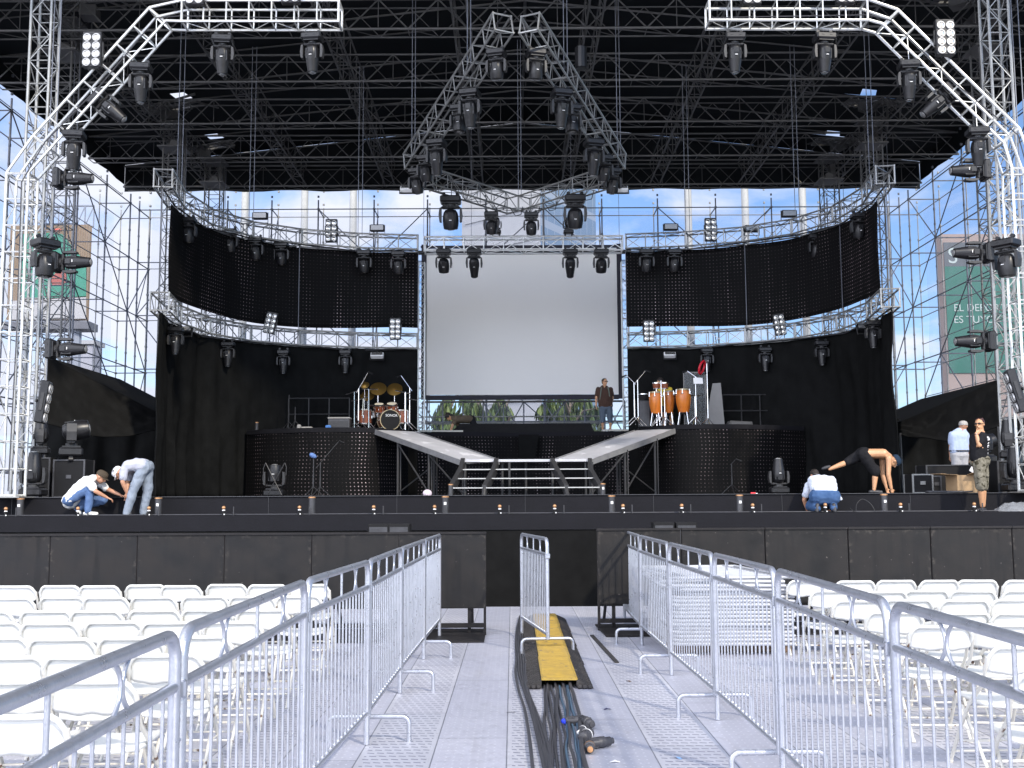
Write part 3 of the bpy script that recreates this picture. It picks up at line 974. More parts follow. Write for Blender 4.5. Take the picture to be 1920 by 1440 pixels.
# towers that carry the roof
def box_truss(mb, P0, P1, w, bay, r1=.026, r2=.013, up=None, ends=True, h=None, faces=(0, 1, 2, 3), dr=1.0):
    P0, P1 = V(P0), V(P1)
    d = (P1 - P0); L = d.length; d.normalize()
    up = V(up) if up is not None else (V((0, 0, 1)) if abs(d.z) < .8 else V((0, 1, 0)))
    s = d.cross(up).normalized(); u = s.cross(d).normalized()
    h = h or w
    cor = [(-w / 2, -h / 2), (w / 2, -h / 2), (w / 2, h / 2), (-w / 2, h / 2)]
    def pt(t, c): return P0 + d * t + s * c[0] + u * c[1]
    for c in cor:
        mb.tube(pt(0, c), pt(L, c), r1, 6)
    n = max(1, round(L / bay)); bay = L / n
    for k in range(n + 1):
        t = min(max(k * bay, .02), L - .02)
        for i in range(4):
            if (k in (0, n)) or True:
                mb.tube(pt(t, cor[i]), pt(t, cor[(i + 1) % 4]), r2 * (1.5 if k in (0, n) else 1), 5)
        if k < n:
            for i in faces:
                a, b = (t, t + bay) if (k + i) % 2 else (t + bay, t)
                mb.tube(pt(a, cor[i]), pt(b, cor[(i + 1) % 4]), r2 * .85 * dr, 4)


tower_spots = [(-9.75, 22, .42, 'silver lattice roof tower beside the portal column on the left', 1), (10.15, 22, .42, 'silver lattice roof tower beside the portal column on the right', 1)]
for (x, y), lb in zip(holes, ('nearest', 'middle', 'rearmost')):
    tower_spots.append((x, y + .3, .6, 'grey lattice roof tower on the left of the stage, %s of the row' % lb, 0))
    tower_spots.append((x * -1 + .85, y + .3, .6, 'grey lattice roof tower on the right of the stage, %s of the row' % lb, 0))
for x, y, w_, lb, lit in tower_spots:
    t = thing('roof_tower', lb, 'tower', (x, y, FL), 0, 'lattice towers carrying the roof')
    mb = MB(); box_truss(mb, (0, 0, 0.02), (0, 0, E + 13.6 - FL), w_, .5, .03, .014)
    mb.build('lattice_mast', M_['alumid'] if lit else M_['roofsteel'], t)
    mb = MB(); mb.box((0, 0, .01), (w_ + .3, w_ + .3, .02))
    mb.build('base_plate', M_['aludark'], t)
    mb = MB(); zc = E + 12.6 - FL
    mb.box((0, 0, zc), (w_ + .35, w_ + .35, .05)); mb.box((0, 0, zc + .9), (w_ + .35, w_ + .35, .05))
    mb.tube((0, -.1, zc + .2), (0, .1, zc + .2), .16, 10); mb.box((.2, .2, zc + .5), (.2, .3, .5))
    mb.build('sleeve_block', M_['roofsteel'], t)
    mb = MB()
    for dx in (-.09, .05):
        mb.tube((w_ / 2 + .15 + dx, -.2, .1), (w_ / 2 + .15 + dx, -.2, E + 13.3 - FL), .012, 4)
    mb.build('hoist_chain', M_['scaff'], t)

# ================================================================== PORTAL of silver truss
YA = 20.6
def portal(label, pts, ctop, rev):
    """pts: truss centre pixels, from the foot up"""
    P = [at(x, y, YA) for x, y in pts]
    P[0] = V((P[0].x, YA, FL + .02)); P[1].x = P[0].x
    o = P[0].copy()
    t = thing('portal_truss', label, 'truss', o, 0, 'silver portal truss framing the stage')
    W = .42
    mb = MB(); box_truss(mb, P[0] - o, P[1] - o + V((0, 0, -.1)), W, .5, .027, .016, faces=(1,), dr=.7)
    mb.build('column_section', M_['alu'], t)
    mb = MB()
    a, b = P[2] - o, P[3] - o
    box_truss(mb, a, b, W, .47, .027, .016, up=(0, -1, 0), faces=(0,), dr=.7); mb.build('angled_section', M_['alu'], t)
    mb = MB(); box_truss(mb, P[4] - o, P[5] - o, W, .45, .027, .016, faces=(0,), dr=.7); mb.build('top_section', M_['alu'], t)
    for a, b in ((P[1], P[2]), (P[3], P[4])):
        mb = MB()
        for sx in (-1, 1):
            for sy in (-1, 1):
                da = V((sx * W / 2, sy * W / 2, 0)) if a is P[1] else V((0, 0, 0))
                n_ = (P[3] - P[2]).normalized(); side = n_.cross(V((0, -1, 0)))
                if a is P[1]:
                    pa = a - o + V((sx * W / 2, sy * W / 2, -.1)); pb = b - o + side * (W / 2 * sx * (1 if rev else 1)) * (-1 if side.x < 0 else 1) + V((0, sy * W / 2, 0))
                else:
                    pa = a - o + side * (W / 2 * sx) * (-1 if side.z < 0 else 1) + V((0, sy * W / 2, 0)); pb = b - o + V((0, sy * W / 2, sx * W / 2))
                mb.tube(pa, pb, .028, 6)
        c = (a + b) / 2 - o
        mb.build('hinge_corner', M_['alu'], t)
    mb = MB(); mb.box((0, 0, -.008), (.7, .7, .02)); mb.build('base_plate', M_['aludark'], t)
    mb = MB()   # power cables tied along the truss
    mb.path([P[0] - o + V((.1, -.25, .1)), (P[0] + P[1]) / 2 - o + V((.14, -.26, 0)), P[1] - o + V((.1, -.25, -.3)), P[2] - o + V((.1, -.26, 0)), (P[2] + P[3]) / 2 - o + V((.05, -.26, -.15)), P[3] - o + V((0, -.26, -.1)), P[4] - o + V((0, -.2, -.1)), P[5] - o + V((0, -.2, -.16))], .011, 6)
    mb.build('tied_cable', M_['cable'], t, True)
    return t


portal('silver portal truss with a hinged slope, on the left side of the stage', [(16, 930), (40, 320), (85, 275), (302, 35), (345, 29), (640, 29)], 0, False)
portal('silver portal truss with a hinged slope, on the right side of the stage', [(1942, 930), (1925, 310), (1888, 262), (1662, 40), (1622, 27), (1325, 27)], 0, True)

# ================================================================== CENTRE arrow truss
A_apexL, A_apexR = at(944, 42, 22.0), at(992, 42, 22.0)
A_farL, A_farR = at(772, 305, 27.0), at(1158, 305, 27.0)
o = at(968, 42, 22)
ct = thing('arrow_truss', 'grey triangular lighting truss hung from the roof over the centre stage', 'truss', o)
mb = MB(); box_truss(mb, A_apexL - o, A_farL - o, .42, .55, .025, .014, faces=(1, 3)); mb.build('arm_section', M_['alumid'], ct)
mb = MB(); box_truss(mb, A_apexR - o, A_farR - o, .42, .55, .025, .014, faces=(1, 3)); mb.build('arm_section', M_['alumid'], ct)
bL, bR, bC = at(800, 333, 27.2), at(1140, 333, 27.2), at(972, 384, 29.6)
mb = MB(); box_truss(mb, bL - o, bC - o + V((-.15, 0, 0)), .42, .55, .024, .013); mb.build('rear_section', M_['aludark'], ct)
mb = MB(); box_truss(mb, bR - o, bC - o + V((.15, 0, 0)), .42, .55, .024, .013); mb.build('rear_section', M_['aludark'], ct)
for p in (A_apexL.lerp(A_farL, .35), A_apexR.lerp(A_farR, .35), A_farL, A_farR, bC):
    mb = MB()
    q = p - o
    mb.tube(q + V((0, 0, .2)), V((q.x, q.y, ZB - o.z)), .011, 4)
    mb.tube(q + V((.08, 0, .2)), V((q.x + .08, q.y, ZB - o.z)), .011, 4)
    mb.build('hanging_chain', M_['scaff'], ct)
mb = MB()
for p in (A_apexR.lerp(A_farR, .42),):
    q = p - o; mb.lathe([(.12, -.3), (.14, -.28), (.14, .2), (.06, .24)], 12, Matrix.Translation(q + V((.25, 0, .75))))
mb.build('chain_motor', M_['fixture'], ct)
mb = MB()
mb.path([A_apexL.lerp(A_farL, k / 8) - o + V((.05, 0, .24 + .05 * math.sin(k * 3))) for k in range(9)], .02, 5)
mb.path([A_apexR.lerp(A_farR, k / 8) - o + V((.05, 0, .24 + .05 * math.sin(k * 2))) for k in range(9)], .02, 5)
for s in (-1, 1):
    for k in range(4):
        q = (bC - o).lerp((bL if s < 0 else bR) - o, .1 + .2 * k)
        mb.path([q + V((0, -.2, -.2)), q + V((.15, -.25, -.45)), q + V((.3, -.2, -.4)), q + V((.35, -.2, -.18))], .012, 5)
mb.build('cable_run', M_['cable'], ct, True)

# ================================================================== RING trusses
ARC = [(-8.15, 24.95), (-8.40, 26.8), (-8.15, 28.6), (-7.35, 30.0), (-6.1, 30.9), (-4.5, 31.45), (-2.75, 31.7)]
XC = 0.31


def mir(p): return (2 * XC - p[0], p[1])


def ring(label, zc, pts, m, group):
    o = V((pts[0][0], pts[0][1], zc))
    t = thing('curved_truss', label, 'truss', o, 0, group)
    for a, b in zip(pts[:-1], pts[1:]):
        A, B = V((a[0], a[1], zc)) - o, V((b[0], b[1], zc)) - o
        mb = MB(); box_truss(mb, A, B, .42, .55, .025, .014)
        mb.build('truss_section', m, t)
    for k, a in enumerate(pts):
        if (zc > E + 6) != (k % 2 == 1): continue
        mb = MB()
        if k % 2 == 1 and zc > E + 6:
            mb.tube(V((a[0], a[1], zc + .2)) - o, V((a[0], a[1], ZB)) - o, .011, 4)
            mb.tube(V((a[0] + .12, a[1], zc + .2)) - o, V((a[0] + .12, a[1], ZB)) - o, .011, 4)
        if zc < E + 6 and k % 2 == 0:
            mb.tube(V((a[0], a[1], zc + .2)) - o, V((a[0], a[1], E + 7.3)) - o, .012, 4)
        mb.build('steel_cable', M_['scaff'], t)
    mb = MB()
    q = []
    for k, a in enumerate(pts):
        q.append(V((a[0], a[1] - .1, zc - .24 + .05 * math.sin(k * 2.2))) - o)
    mb.path(q, .022, 5)
    mb.build('cable_run', M_['cable'], t, True)


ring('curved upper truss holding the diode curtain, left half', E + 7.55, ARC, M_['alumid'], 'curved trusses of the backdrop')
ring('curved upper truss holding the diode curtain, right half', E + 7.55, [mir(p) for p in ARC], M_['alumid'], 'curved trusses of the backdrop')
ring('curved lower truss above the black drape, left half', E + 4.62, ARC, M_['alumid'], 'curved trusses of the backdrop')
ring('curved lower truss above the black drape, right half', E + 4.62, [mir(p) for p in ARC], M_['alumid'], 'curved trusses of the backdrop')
t = thing('header_truss', 'straight truss bridging the two curved trusses over the screen', 'truss', (XC, 31.9, E + 7.55))
mb = MB(); box_truss(mb, (-2.9, 0, 0), (3.0, 0, 0), .42, .6, .026, .014); mb.build('truss_section', M_['alu'], t)
mb = MB(); mb.bbox((.05, .45, -.12), (6.5, .2, .10), .02); mb.build('screen_roller', M_['fixgrey'], t)


# smooth versions of the arc
def arc_pts(pts, n, dy=0.0):
    P = [V((a[0], a[1] + dy, 0)) for a in pts]
    out = []
    m_ = len(P) - 1
    for k in range(n + 1):
        u = k / n * m_; i = min(int(u), m_ - 1); f = u - i
        p0, p1, p2, p3 = P[max(i - 1, 0)], P[i], P[i + 1], P[min(i + 2, m_)]
        out.append(0.5 * ((2 * p1) + (p2 - p0) * f + (2 * p0 - 5 * p1 + 4 * p2 - p3) * f * f + (3 * p1 - p0 - 3 * p2 + p3) * f ** 3))
    return out


def curtain(name, label, pts, z1, z0, m, cat, wav, thick=0.02, n=90, nz=14, group=None, sag=0.0, foldx=1.0, uv=True):
    o = V((pts[0].x, pts[0].y, z0 if name != 'drape' else z0))
    g, u_ = [], []
    s = 0.0
    for i, p in enumerate(pts):
        if i: s += (p - pts[i - 1]).length
        tdir = (pts[min(i + 1, len(pts) - 1)] - pts[max(i - 1, 0)]).normalized()
        nrm = V((tdir.y, -tdir.x, 0))
        row, ur = [], []
        for j in range(nz + 1):
            v = j / nz
            z = z1 + (z0 - z1) * v
            d = wav(s, v)
            q = p + nrm * d[0]
            row.append(V((q.x, q.y, z + d[1])) - o)
            ur.append((s, (z1 - z)))
        g.append(row); u_.append(ur)
    mb = MB(); mb.sheet(g, uvs=u_ if uv else None)
    ob = mb.build(name, m, None, True)
    ob.location = o
    if thick:
        md = ob.modifiers.new('thickness', 'SOLIDIFY'); md.thickness = thick
    tag(ob, label, cat, group)
    return ob


def fold(seed, a=.10, bunch=1.0):
    def f(s, v):
        n1 = mnoise.noise(V((s * 1.6, v * .5, seed))); n2 = mnoise.noise(V((s * 4.2, v * .9, seed + 4)))
        n3 = mnoise.noise(V((s * .5 + v * 1.4, v * 1.1, seed + 9)))
        cr = mnoise.noise(V((s * 1.1 + v * 2.6, v * .4, seed + 2)))
        return ((n1 * 1.7 + n2 * .8) * a * (.6 + v) + n3 * .25 * math.sin(v * PI) + .10 * max(0, cr) ** .7, 0)
    return f


for side, pts0 in (('left', ARC), ('right', [mir(p) for p in ARC])):
    A = arc_pts(pts0, 100, -0.05)
    # diode curtain hangs a little in front of the truss
    lo = curtain('diode_curtain', 'curved black diode curtain with rows of tiny pale dots, %s of the screen' % side, arc_pts(pts0[:1] + pts0[1:], 70, .05)[8:], E + 7.28, E + 5.0,
                 led_material(3.0 if side == 'left' else 8.0), 'curtain', lambda s, v: (.02 * math.sin(s * 3.1) + .05 * mnoise.noise(V((s * .8, v, 2))), .05 * math.sin(s * .9) * v), .015, group='diode curtains above the lower truss')
    dr = curtain('drape', 'tall black cloth drape in soft folds from truss to stage floor, %s of the screen' % side, A[2:], E + 4.38, FL + .01, M_['drape'], 'drape',
                 fold(5 if side == 'left' else 17), .01, nz=30, group='black drapes under the lower truss', uv=False)

# thin seam ropes on the curtains
# ================================================================== SCREEN
sx0, sx1 = at(799, 740, 36).x, at(1160, 740, 36).x
sz0, sz1 = at(980, 740, 36).z, at(980, 466, 36).z
t = thing('projection_screen', 'large blank pale grey projection screen with dark border at centre stage', 'screen', ((sx0 + sx1) / 2, 36, sz0 - .16))
o = V(((sx0 + sx1) / 2, 36, sz0 - .16))
mb = MB(); g = [[V((sx0 + (sx1 - sx0) * i / 20, 36 + .008 * math.sin(i * .9 + j), sz0 + (sz1 - sz0) * j / 14)) - o for j in range(15)] for i in range(21)]
mb.sheet(g); mb.build('fabric', M_['screen'], t, True)
mb = MB(); bw = .17
mb.box(V(((sx0 - bw / 2), 36, (sz0 + sz1) / 2)) - o, (bw, .03, sz1 - sz0 + .3)); mb.box(V(((sx1 + bw / 2), 36, (sz0 + sz1) / 2)) - o, (bw, .03, sz1 - sz0 + .3))
mb.box(V(((sx0 + sx1) / 2, 36, sz0 - .09)) - o, (sx1 - sx0, .03, .16)); mb.box(V(((sx0 + sx1) / 2, 36, sz1 + .06)) - o, (sx1 - sx0, .03, .1))
mb.build('border', mat('dark screen border', (.03, .028, .04), .8), t)
mb = MB()
for x in (sx0 - .1, sx0 + 1.5, sx1 - 1.5, sx1 + .1):
    mb.tube(V((x, 36, sz1 + .1)) - o, V((x, 36.0, ZB)) - o, .01, 4)
mb.tube(V((sx0 - .2, 36.04, sz1 + .08)) - o, V((sx1 + .2, 36.04, sz1 + .08)) - o, .04, 8)
mb.build('hanging_frame', M_['scaff'], t)
for px, lb in ((790, 'slim lattice mast at the left edge of the screen'), (1174, 'slim lattice mast at the right edge of the screen')):
    p = at(px, 700, 33.6)
    t = thing('lattice_mast', lb, 'mast', (p.x, 33.6, FL), 0, 'masts beside the screen')
    mb = MB(); box_truss(mb, (0, 0, .02), (0, 0, E + 7.4 - FL), .2, .3, .018, .010); mb.build('mast', M_['alu'], t)
    mb = MB(); mb.box((0, 0, .01), (.5, .5, .02)); mb.build('base_plate', M_['aludark'], t)

# truss fence below the screen
t = thing('platform_rail', 'pipe railing with cross braces behind the centre platform under the screen', 'railing', (XC, 36.9, FL))
mb = MB()
x0_, x1_ = at(792, 770, 36.9).x, at(1172, 770, 36.9).x
zt_ = at(980, 753, 36.9).z - FL; zm_ = at(980, 781, 36.9).z - FL; zl = at(980, 792, 36.9).z - FL
for z, r in ((zt_, .035), (zm_, .025), (zl, .02), (zl - .5, .025)):
    mb.tube((x0_ - XC, 0, z), (x1_ - XC, 0, z), r, 6)
mb.build('top_rail', M_['aludark'], t)
mb = MB()
for k in range(11):
    x = x0_ - XC + (x1_ - x0_) * k / 10
    mb.tube((x, 0, 0), (x, 0, zt_), .025, 6)
    if k in (0, 3, 4, 6, 9):
        mb.tube((x, .05, zt_), (x + (x1_ - x0_) / 10, .05, zl - .5), .02, 5); mb.tube((x, .05, zl - .5), (x + (x1_ - x0_) / 10, .05, zt_), .02, 5)
mb.build('rail_posts', M_['scaff'], t)

# ================================================================== RISERS with diode mesh
ZR = E + 1.93          # side risers
ZC = E + 2.05          # centre riser
def riser(label, plan, z1, m, back, name='stage_riser'):
    P = [V((a[0], a[1], 0)) for a in plan]
    o = V((sum(p.x for p in P) / len(P), P[0].y + .5, FL))
    t = thing(name, label, 'riser', o)
    dense = []
    for a, b in zip(P[:-1], P[1:]):
        k = max(1, int((b - a).length / .2))
        for i in range(k): dense.append(a.lerp(b, i / k))
    dense.append(P[-1])
    g, us = [], []; s = 0
    for i, p in enumerate(dense):
        if i: s += (p - dense[i - 1]).length
        zz_ = [z1 - .02 + (FL + .01 - z1) * j / 8 for j in range(9)]
        g.append([V((p.x, p.y + .02 * math.sin(s * 4 + j * .7), z)) - o for j, z in enumerate(zz_)])
        us.append([(s + .025 * math.sin(j * .9 + s), z1 - z) for j, z in enumerate(zz_)])
    mb = MB(); mb.sheet(g, uvs=us); f = mb.build('diode_skirt', m, t, True)
    mb = MB()
    top = [V((p.x, p.y - .02, 0)) for p in P] + [V((P[-1].x, back, 0)), V((P[0].x, back, 0))]
    n = len(top)
    vs = [V((p.x, p.y, z1 - .12)) - o for p in top] + [V((p.x, p.y, z1)) - o for p in top]
    mb._add(vs, [tuple(range(n - 1, -1, -1)), tuple(range(n, 2 * n))] + [(i, (i + 1) % n, n + (i + 1) % n, n + i) for i in range(n)])
    mb.build('platform', M_['stageblack'], t)
    return t


def smoothplan(pts, n=24): return [(p.x, p.y) for p in arc_pts(pts, n)]
LX = [(at(460, 930, 29.9).x, 29.9), (at(500, 930, 29.3).x, 29.3), (at(560, 930, 28.9).x, 28.9), (at(640, 930, 28.75).x, 28.75), (at(705, 930, 29.1).x, 29.1), (at(765, 930, 30.2).x, 30.2)]
RXp = [(at(1512, 930, 29.9).x, 29.9), (at(1455, 930, 29.3).x, 29.3), (at(1390, 930, 28.9).x, 28.9), (at(1320, 930, 28.75).x, 28.75), (at(1260, 930, 29.1).x, 29.1), (at(1200, 930, 30.2).x, 30.2)]
riser('drum riser with dotted black skirt carrying the drum kit', smoothplan(LX), ZR, led_material(11.0), 31.2)
riser('percussion riser with dotted black skirt carrying the conga drums', smoothplan(RXp[::-1]), ZR + .04, led_material(15.0), 31.2)
cx0, cx1 = at(762, 930, 32.6).x, at(1203, 930, 32.6).x
XM = (cx0 + cx1) / 2
riser('centre riser with dotted black skirt behind the stairs', smoothplan([(cx0, 32.75), (XM - 1.6, 32.9), (XM, 33.3), (XM + 1.6, 32.9), (cx1, 32.75)]), ZC, led_material(21.0), 36)
# dark gap in the centre riser, its shade made as a black sheet
mb = MB(); p = at(985, 835, 32.6)
a = at(972, 815, 33); b = at(1010, 815, 33); c = at(1003, 862, 33); d = at(975, 862, 33)
mb.prism([(a.x, a.z), (b.x, b.z), (c.x, c.z), (d.x, d.z)], 32.9, 33.1)
tag(mb.build('dark_gap', M_['drape'], None), 'narrow dark gap shown as a black sheet in the middle of the centre riser', 'flap')
# low black table box on the centre riser
mb = MB(); z0_ = ZC
A0, A1 = at(845, 800, 33.6), at(1106, 800, 33.6); 
zt2 = at(980, 795, 33.6).z
zb2 = at(980, 812, 33.2).z
g = [(A0.x, zb2 + .03), (A1.x + .12, zb2 + .03), (A1.x, zt2), (A0.x + .3, zt2)]
mb.prism(g, 33.35, 34.6)
tag(mb.build('low_platform', cloth('black table cloth', (.018, .018, .019)), None), 'low black cloth covered platform on the centre riser under the screen', 'platform')
mb = MB()
for pa, pb in (((785, 808), (868, 807)), ((1135, 806), (1196, 805))):  # lit lip of the centre deck, its light put in as pale boards
    a, b = at(pa[0], pa[1], 32.75), at(pb[0], pb[1], 32.75)
    mb = MB(); zz0 = ZC + .002
    mb._add([(a.x, 32.7, zz0), (b.x, 32.85, zz0), (b.x - .2, 33.0, zz0 + .05), (a.x, 33.0, zz0 + .05), (a.x, 32.7, zz0 + .05), (b.x, 32.85, zz0 + .05)], [(0, 1, 5, 4), (4, 5, 2, 3), (0, 4, 3), (1, 2, 5), (0, 3, 2, 1)])
    tag(mb.build('lit_edge_board', mat('pale lit lip', (.55, .52, .46), .7), None), 'thin pale board for the lit riser lip beside the %s' % ('drum riser' if pa[0] < 900 else 'standing man in brown'), 'board')

# ================================================================== RAMPS and STAIRS
def ramp(label, A, B, Cc, D, s):
    """A far outer, B far inner, Cc near inner, D near outer (world points)"""
    o = V((D.x, D.y, FL))
    t = thing('ramp', label, 'ramp', o, 0, 'silver ramps down to the stairs')
    mb = MB(); dn = V((0, 0, -.05))
    vs = [p - o for p in (A, B, Cc, D)] + [p - o + dn for p in (A, B, Cc, D)]
    mb._add(vs, [(0, 1, 2, 3), (7, 6, 5, 4), (0, 4, 5, 1), (1, 5, 6, 2), (2, 6, 7, 3), (3, 7, 4, 0)])
    mb.build('tread_plate', M_['ramp'], t)
    mb = MB()
    n = (D - A).normalized()
    for P0, P1, off in ((A, D, V((-s * .03, -.03, 0))), (B, Cc, V((s * .03, .03, 0)))):
        a, b = P0 - o + off, P1 - o + off
        mb._add([a + V((0, 0, .015)), b + V((0, 0, .015)), b + V((0, 0, -.12)), a + V((0, 0, -.12)), a + V((s * .03, .03, .015)), b + V((s * .03, .03, .015)), b + V((s * .03, .03, -.12)), a + V((s * .03, .03, -.12))],
                [(0, 1, 2, 3), (4, 7, 6, 5), (0, 4, 5, 1), (3, 2, 6, 7), (0, 3, 7, 4), (1, 5, 6, 2)])
    mb.build('side_beam', mat('ramp edge', (.32, .32, .33), .45, .5, var=.15), t)
    for f in (.27, .62):
        for X_, Y_ in ((A, D), (B, Cc)):
            p = X_.lerp(Y_, f) - o
            mb = MB()
            mb.tube((p.x, p.y, .01), (p.x, p.y, p.z - .06), .03, 8)
            mb.tube((p.x + .07, p.y, .01), (p.x + .07, p.y, p.z - .06), .02, 6)
            mb.box((p.x, p.y, .012), (.14, .14, .014))
            mb.build('leg', M_['fixgrey'], t)
    mb = MB()
    for a_, b_ in (((.27), (.62)), ((.62), (.97))):
        p = A.lerp(D, a_) - o; q = A.lerp(D, b_) - o
        mb.tube((p.x, p.y, p.z - .15), (q.x, q.y, .1), .022, 6)
    p = A.lerp(D, .27) - o
    mb.tube((p.x, p.y, .1), (p.x + s * .9, p.y - .5, .75), .018, 6)
    mb.build('cross_brace', M_['fixgrey'], t)


ramp('scuffed silver ramp running down from the drum riser to the stairs', at(704, 806, 29.1), at(775, 809, 29.9), at(932, 862, 26.9), at(872, 866, 26.5), 1)
ramp('scuffed silver ramp running down from the conga riser to the stairs', at(1268, 803, 29.1), at(1193, 807, 29.9), at(1046, 860, 26.9), at(1106, 863, 26.5), -1)

t = thing('stage_stairs', 'open metal stairs with four thin treads going down to the stage front', 'stairs', (at(988, 900, 25.3).x, 25.3, FL))
o = V((at(988, 900, 25.3).x, 25.3, FL))
rows = [(870, 1104, 863.5, 26.4, 5.5), (866, 1104, 880, 25.9, 2.2), (857, 1114, 897, 25.4, 2.2), (847, 1124, 914.5, 24.9, 2.2)]
cutL, cutR = [931, 926, 918, 908], [1035, 1043, 1053, 1062]
for k, (xa, xb, y, Y, th) in enumerate(rows):
    mb = MB()
    tilt = (lambda x: -(x - 960) * .0049)
    for q0, q1 in ((xa, cutL[k] - 3), (cutL[k] + 3, cutR[k] - 3), (cutR[k] + 3, xb)):
        a, b = at(q0, y + tilt(q0), Y), at(q1, y + tilt(q1), Y)
        h_ = th * Y / FPX * (.85)
        mb.box(((a + b) / 2 - o + V((0, .14, 0))), (b.x - a.x, .30, h_))
    mb.build('landing_edge' if k == 0 else 'tread', mat('tread aluminium', (.5, .5, .49), .4, .3) if k else M_['ramp'], t)
for c, nm in ((cutL, 0), (cutR, 0), ([r[0] - 2 for r in rows], 1), ([r[1] + 2 for r in rows], 1)):
    mb = MB()
    for k in range(3):
        a, b = at(c[k], rows[k][2] + 3, rows[k][3]), at(c[k + 1], rows[k + 1][2] + 3, rows[k + 1][3])
        a -= o; b -= o
        d = .05
        mb._add([a + V((-d, 0, .1)), a + V((d, 0, .1)), b + V((d, 0, .1)), b + V((-d, 0, .1)), a + V((-d, 0, -.12)), a + V((d, 0, -.12)), b + V((d, 0, -.12)), b + V((-d, 0, -.12))],
                [(0, 1, 2, 3), (7, 6, 5, 4), (0, 4, 5, 1), (1, 5, 6, 2), (2, 6, 7, 3), (3, 7, 4, 0)])
    b = at(c[3], rows[3][2] + 3, rows[3][3]) - o
    mb.tube(b, (b.x + (b.x * .01), b.y - .1, 0.01), .05, 8)
    mb.build('stringer', M_['fixgrey'], t)
for px, Y in ((872, 26.5), (942, 26.6), (986, 26.8), (1036, 26.6), (1098, 26.5), (955, 25.9), (1110, 26.1)):
    p = at(px, 875, Y) - o
    mb = MB(); mb.tube((p.x, p.y, .01), (p.x, p.y, at(px, 866, Y).z - FL), .03, 8); mb.box((p.x, p.y, .012), (.14, .14, .014))
    mb.build('leg', M_['fixgrey'], t)
# ================================================================== FIXTURES
def make_head(kind):
    """moving head, mount point at the origin, hanging down -z; kind 'wash' (stout) or 'spot' (long)"""
    t = thing('moving_head', 'x', 'stage light')
    mb = MB()
    mb.bbox((0, 0, -.10), (.40, .34, .13), .025)
    mb.box((0, 0, -.175), (.30, .26, .03))
    for s in (-1, 1):
        mb.box((s * .13, 0, -.02), (.03, .05, .06)); mb.tube((s * .13, -.03, .015), (s * .13, .03, .015), .035, 8)
        mb.box((s * .08, -.172, -.09), (.05, .008, .022))
    mb.build('base', M_['fixture'], t)
    mb = MB()
    mb.tube((0, 0, -.19), (0, 0, -.23), .09, 12)
    mb.bbox((0, 0, -.245), (.36, .13, .05), .02)
    for s in (-1, 1):
        vs = [(s * .175, -.055, -.25), (s * .215, -.055, -.27), (s * .23, -.05, -.40), (s * .215, -.03, -.52), (s * .175, -.03, -.53)]
        poly = [(x, z) for x, _, z in vs]
        if s > 0: poly = poly[::-1]
        mb.prism(poly, -.07, .07)
    mb.build('yoke', M_['fixgrey'], t)
    hd = MB()
    L = .60 if kind == 'spot' else .44
    prof = [(.02, .17), (.09, .155), (.125, .10), (.14, .02), (.14, -.06), (.125, -.16), (.105, -L * .48), (.095, -L * .62), (.075, -L * .635)] if kind == 'spot' else \
           [(.02, .14), (.10, .125), (.135, .07), (.15, 0), (.155, -.08), (.15, -.16), (.135, -.24), (.11, -.25)]
    hd.lathe(prof, 14)
    for a in (0, PI / 2, PI, 1.5 * PI):
        hd.box((math.cos(a + .78) * .128, math.sin(a + .78) * .128, -.02), (.03, .03, .2))
    hd.box((0, -.14, .035), (.1, .02, .10))
    h = hd.build('head', M_['fixture'], t, True)
    h.location = (0, 0, -.42)
    ln = MB()
    zl = -L * .64 if kind == 'spot' else -.25
    ln.lathe([(.07, zl + .02), (.07, zl - .006), (.05, zl - .016), (.01, zl - .02)], 12)
    ln.build('lens', M_['lampdark'], h, True)
    lb = MB(); lb.box((0, -.152, -.06), (.05, .012, .012))
    lb.build('badge', M_['label'], h)
    return t


HP = {k: make_head(k) for k in ('spot', 'wash')}
HS = {k: snapshot(v) for k, v in HP.items()}
used = {'spot': False, 'wash': False}


def head(p, label, kind='spot', up=False, side=0, tilt=0.0, pan=0.0, scale=1.0, roll=0.0, group='moving head stage lights'):
    """p mount point. up: stands on its base. side: +1/-1 mounted sideways so the head points along +x/-x"""
    if used[kind]:
        c = copy_snap(HS[kind])
    else:
        c = HP[kind]; used[kind] = True
    c.location = p
    M = Matrix.Identity(3)
    if up: M = Matrix.Rotation(PI, 3, 'Y')
    elif side: M = Matrix.Rotation(-side * PI / 2, 3, 'Y')
    if roll: M = Matrix.Rotation(roll, 3, 'Y') @ M
    M = M @ Matrix.Rotation(pan, 3, 'Z')
    c.rotation_euler = M.to_euler()
    c.scale = (scale,) * 3
    tag(c, label, 'stage light', group)
    for ch in [o for o in HKIDS(c) if o.name.startswith('head')]:
        ch.rotation_euler = (tilt, 0, 0)
    return c


def HKIDS(c):
    return [o for o in bpy.data.objects if o.parent == c]


# portal: hanging
for px, py, lb, pan in ((418, 66, 'under the left top truss, nearer the sloped section', .1), (586, 62, 'under the left top truss, at its inner end', -.1), (265, 118, 'under the upper part of the left sloped truss', .1),
                        (140, 244, 'at the lower end of the left sloped truss', .15), (1377, 62, 'under the right top truss, at its inner end', 0), (1545, 62, 'under the right top truss, nearer the sloped section', .1),
                        (1703, 113, 'under the upper part of the right sloped truss', -.1), (1832, 238, 'at the lower end of the right sloped truss', -.1)):
    head(at(px, py, YA - .1), 'black moving head lamp hanging straight down ' + lb, 'spot', pan=pan, scale=.98, tilt=R(6))
head(at(176, 178, YA), 'black moving head lamp tilted inward on the middle of the left sloped truss', 'spot', roll=R(-50), scale=.98)
head(at(1786, 168, YA), 'black moving head lamp tilted inward on the middle of the right sloped truss', 'spot', roll=R(50), scale=.98)
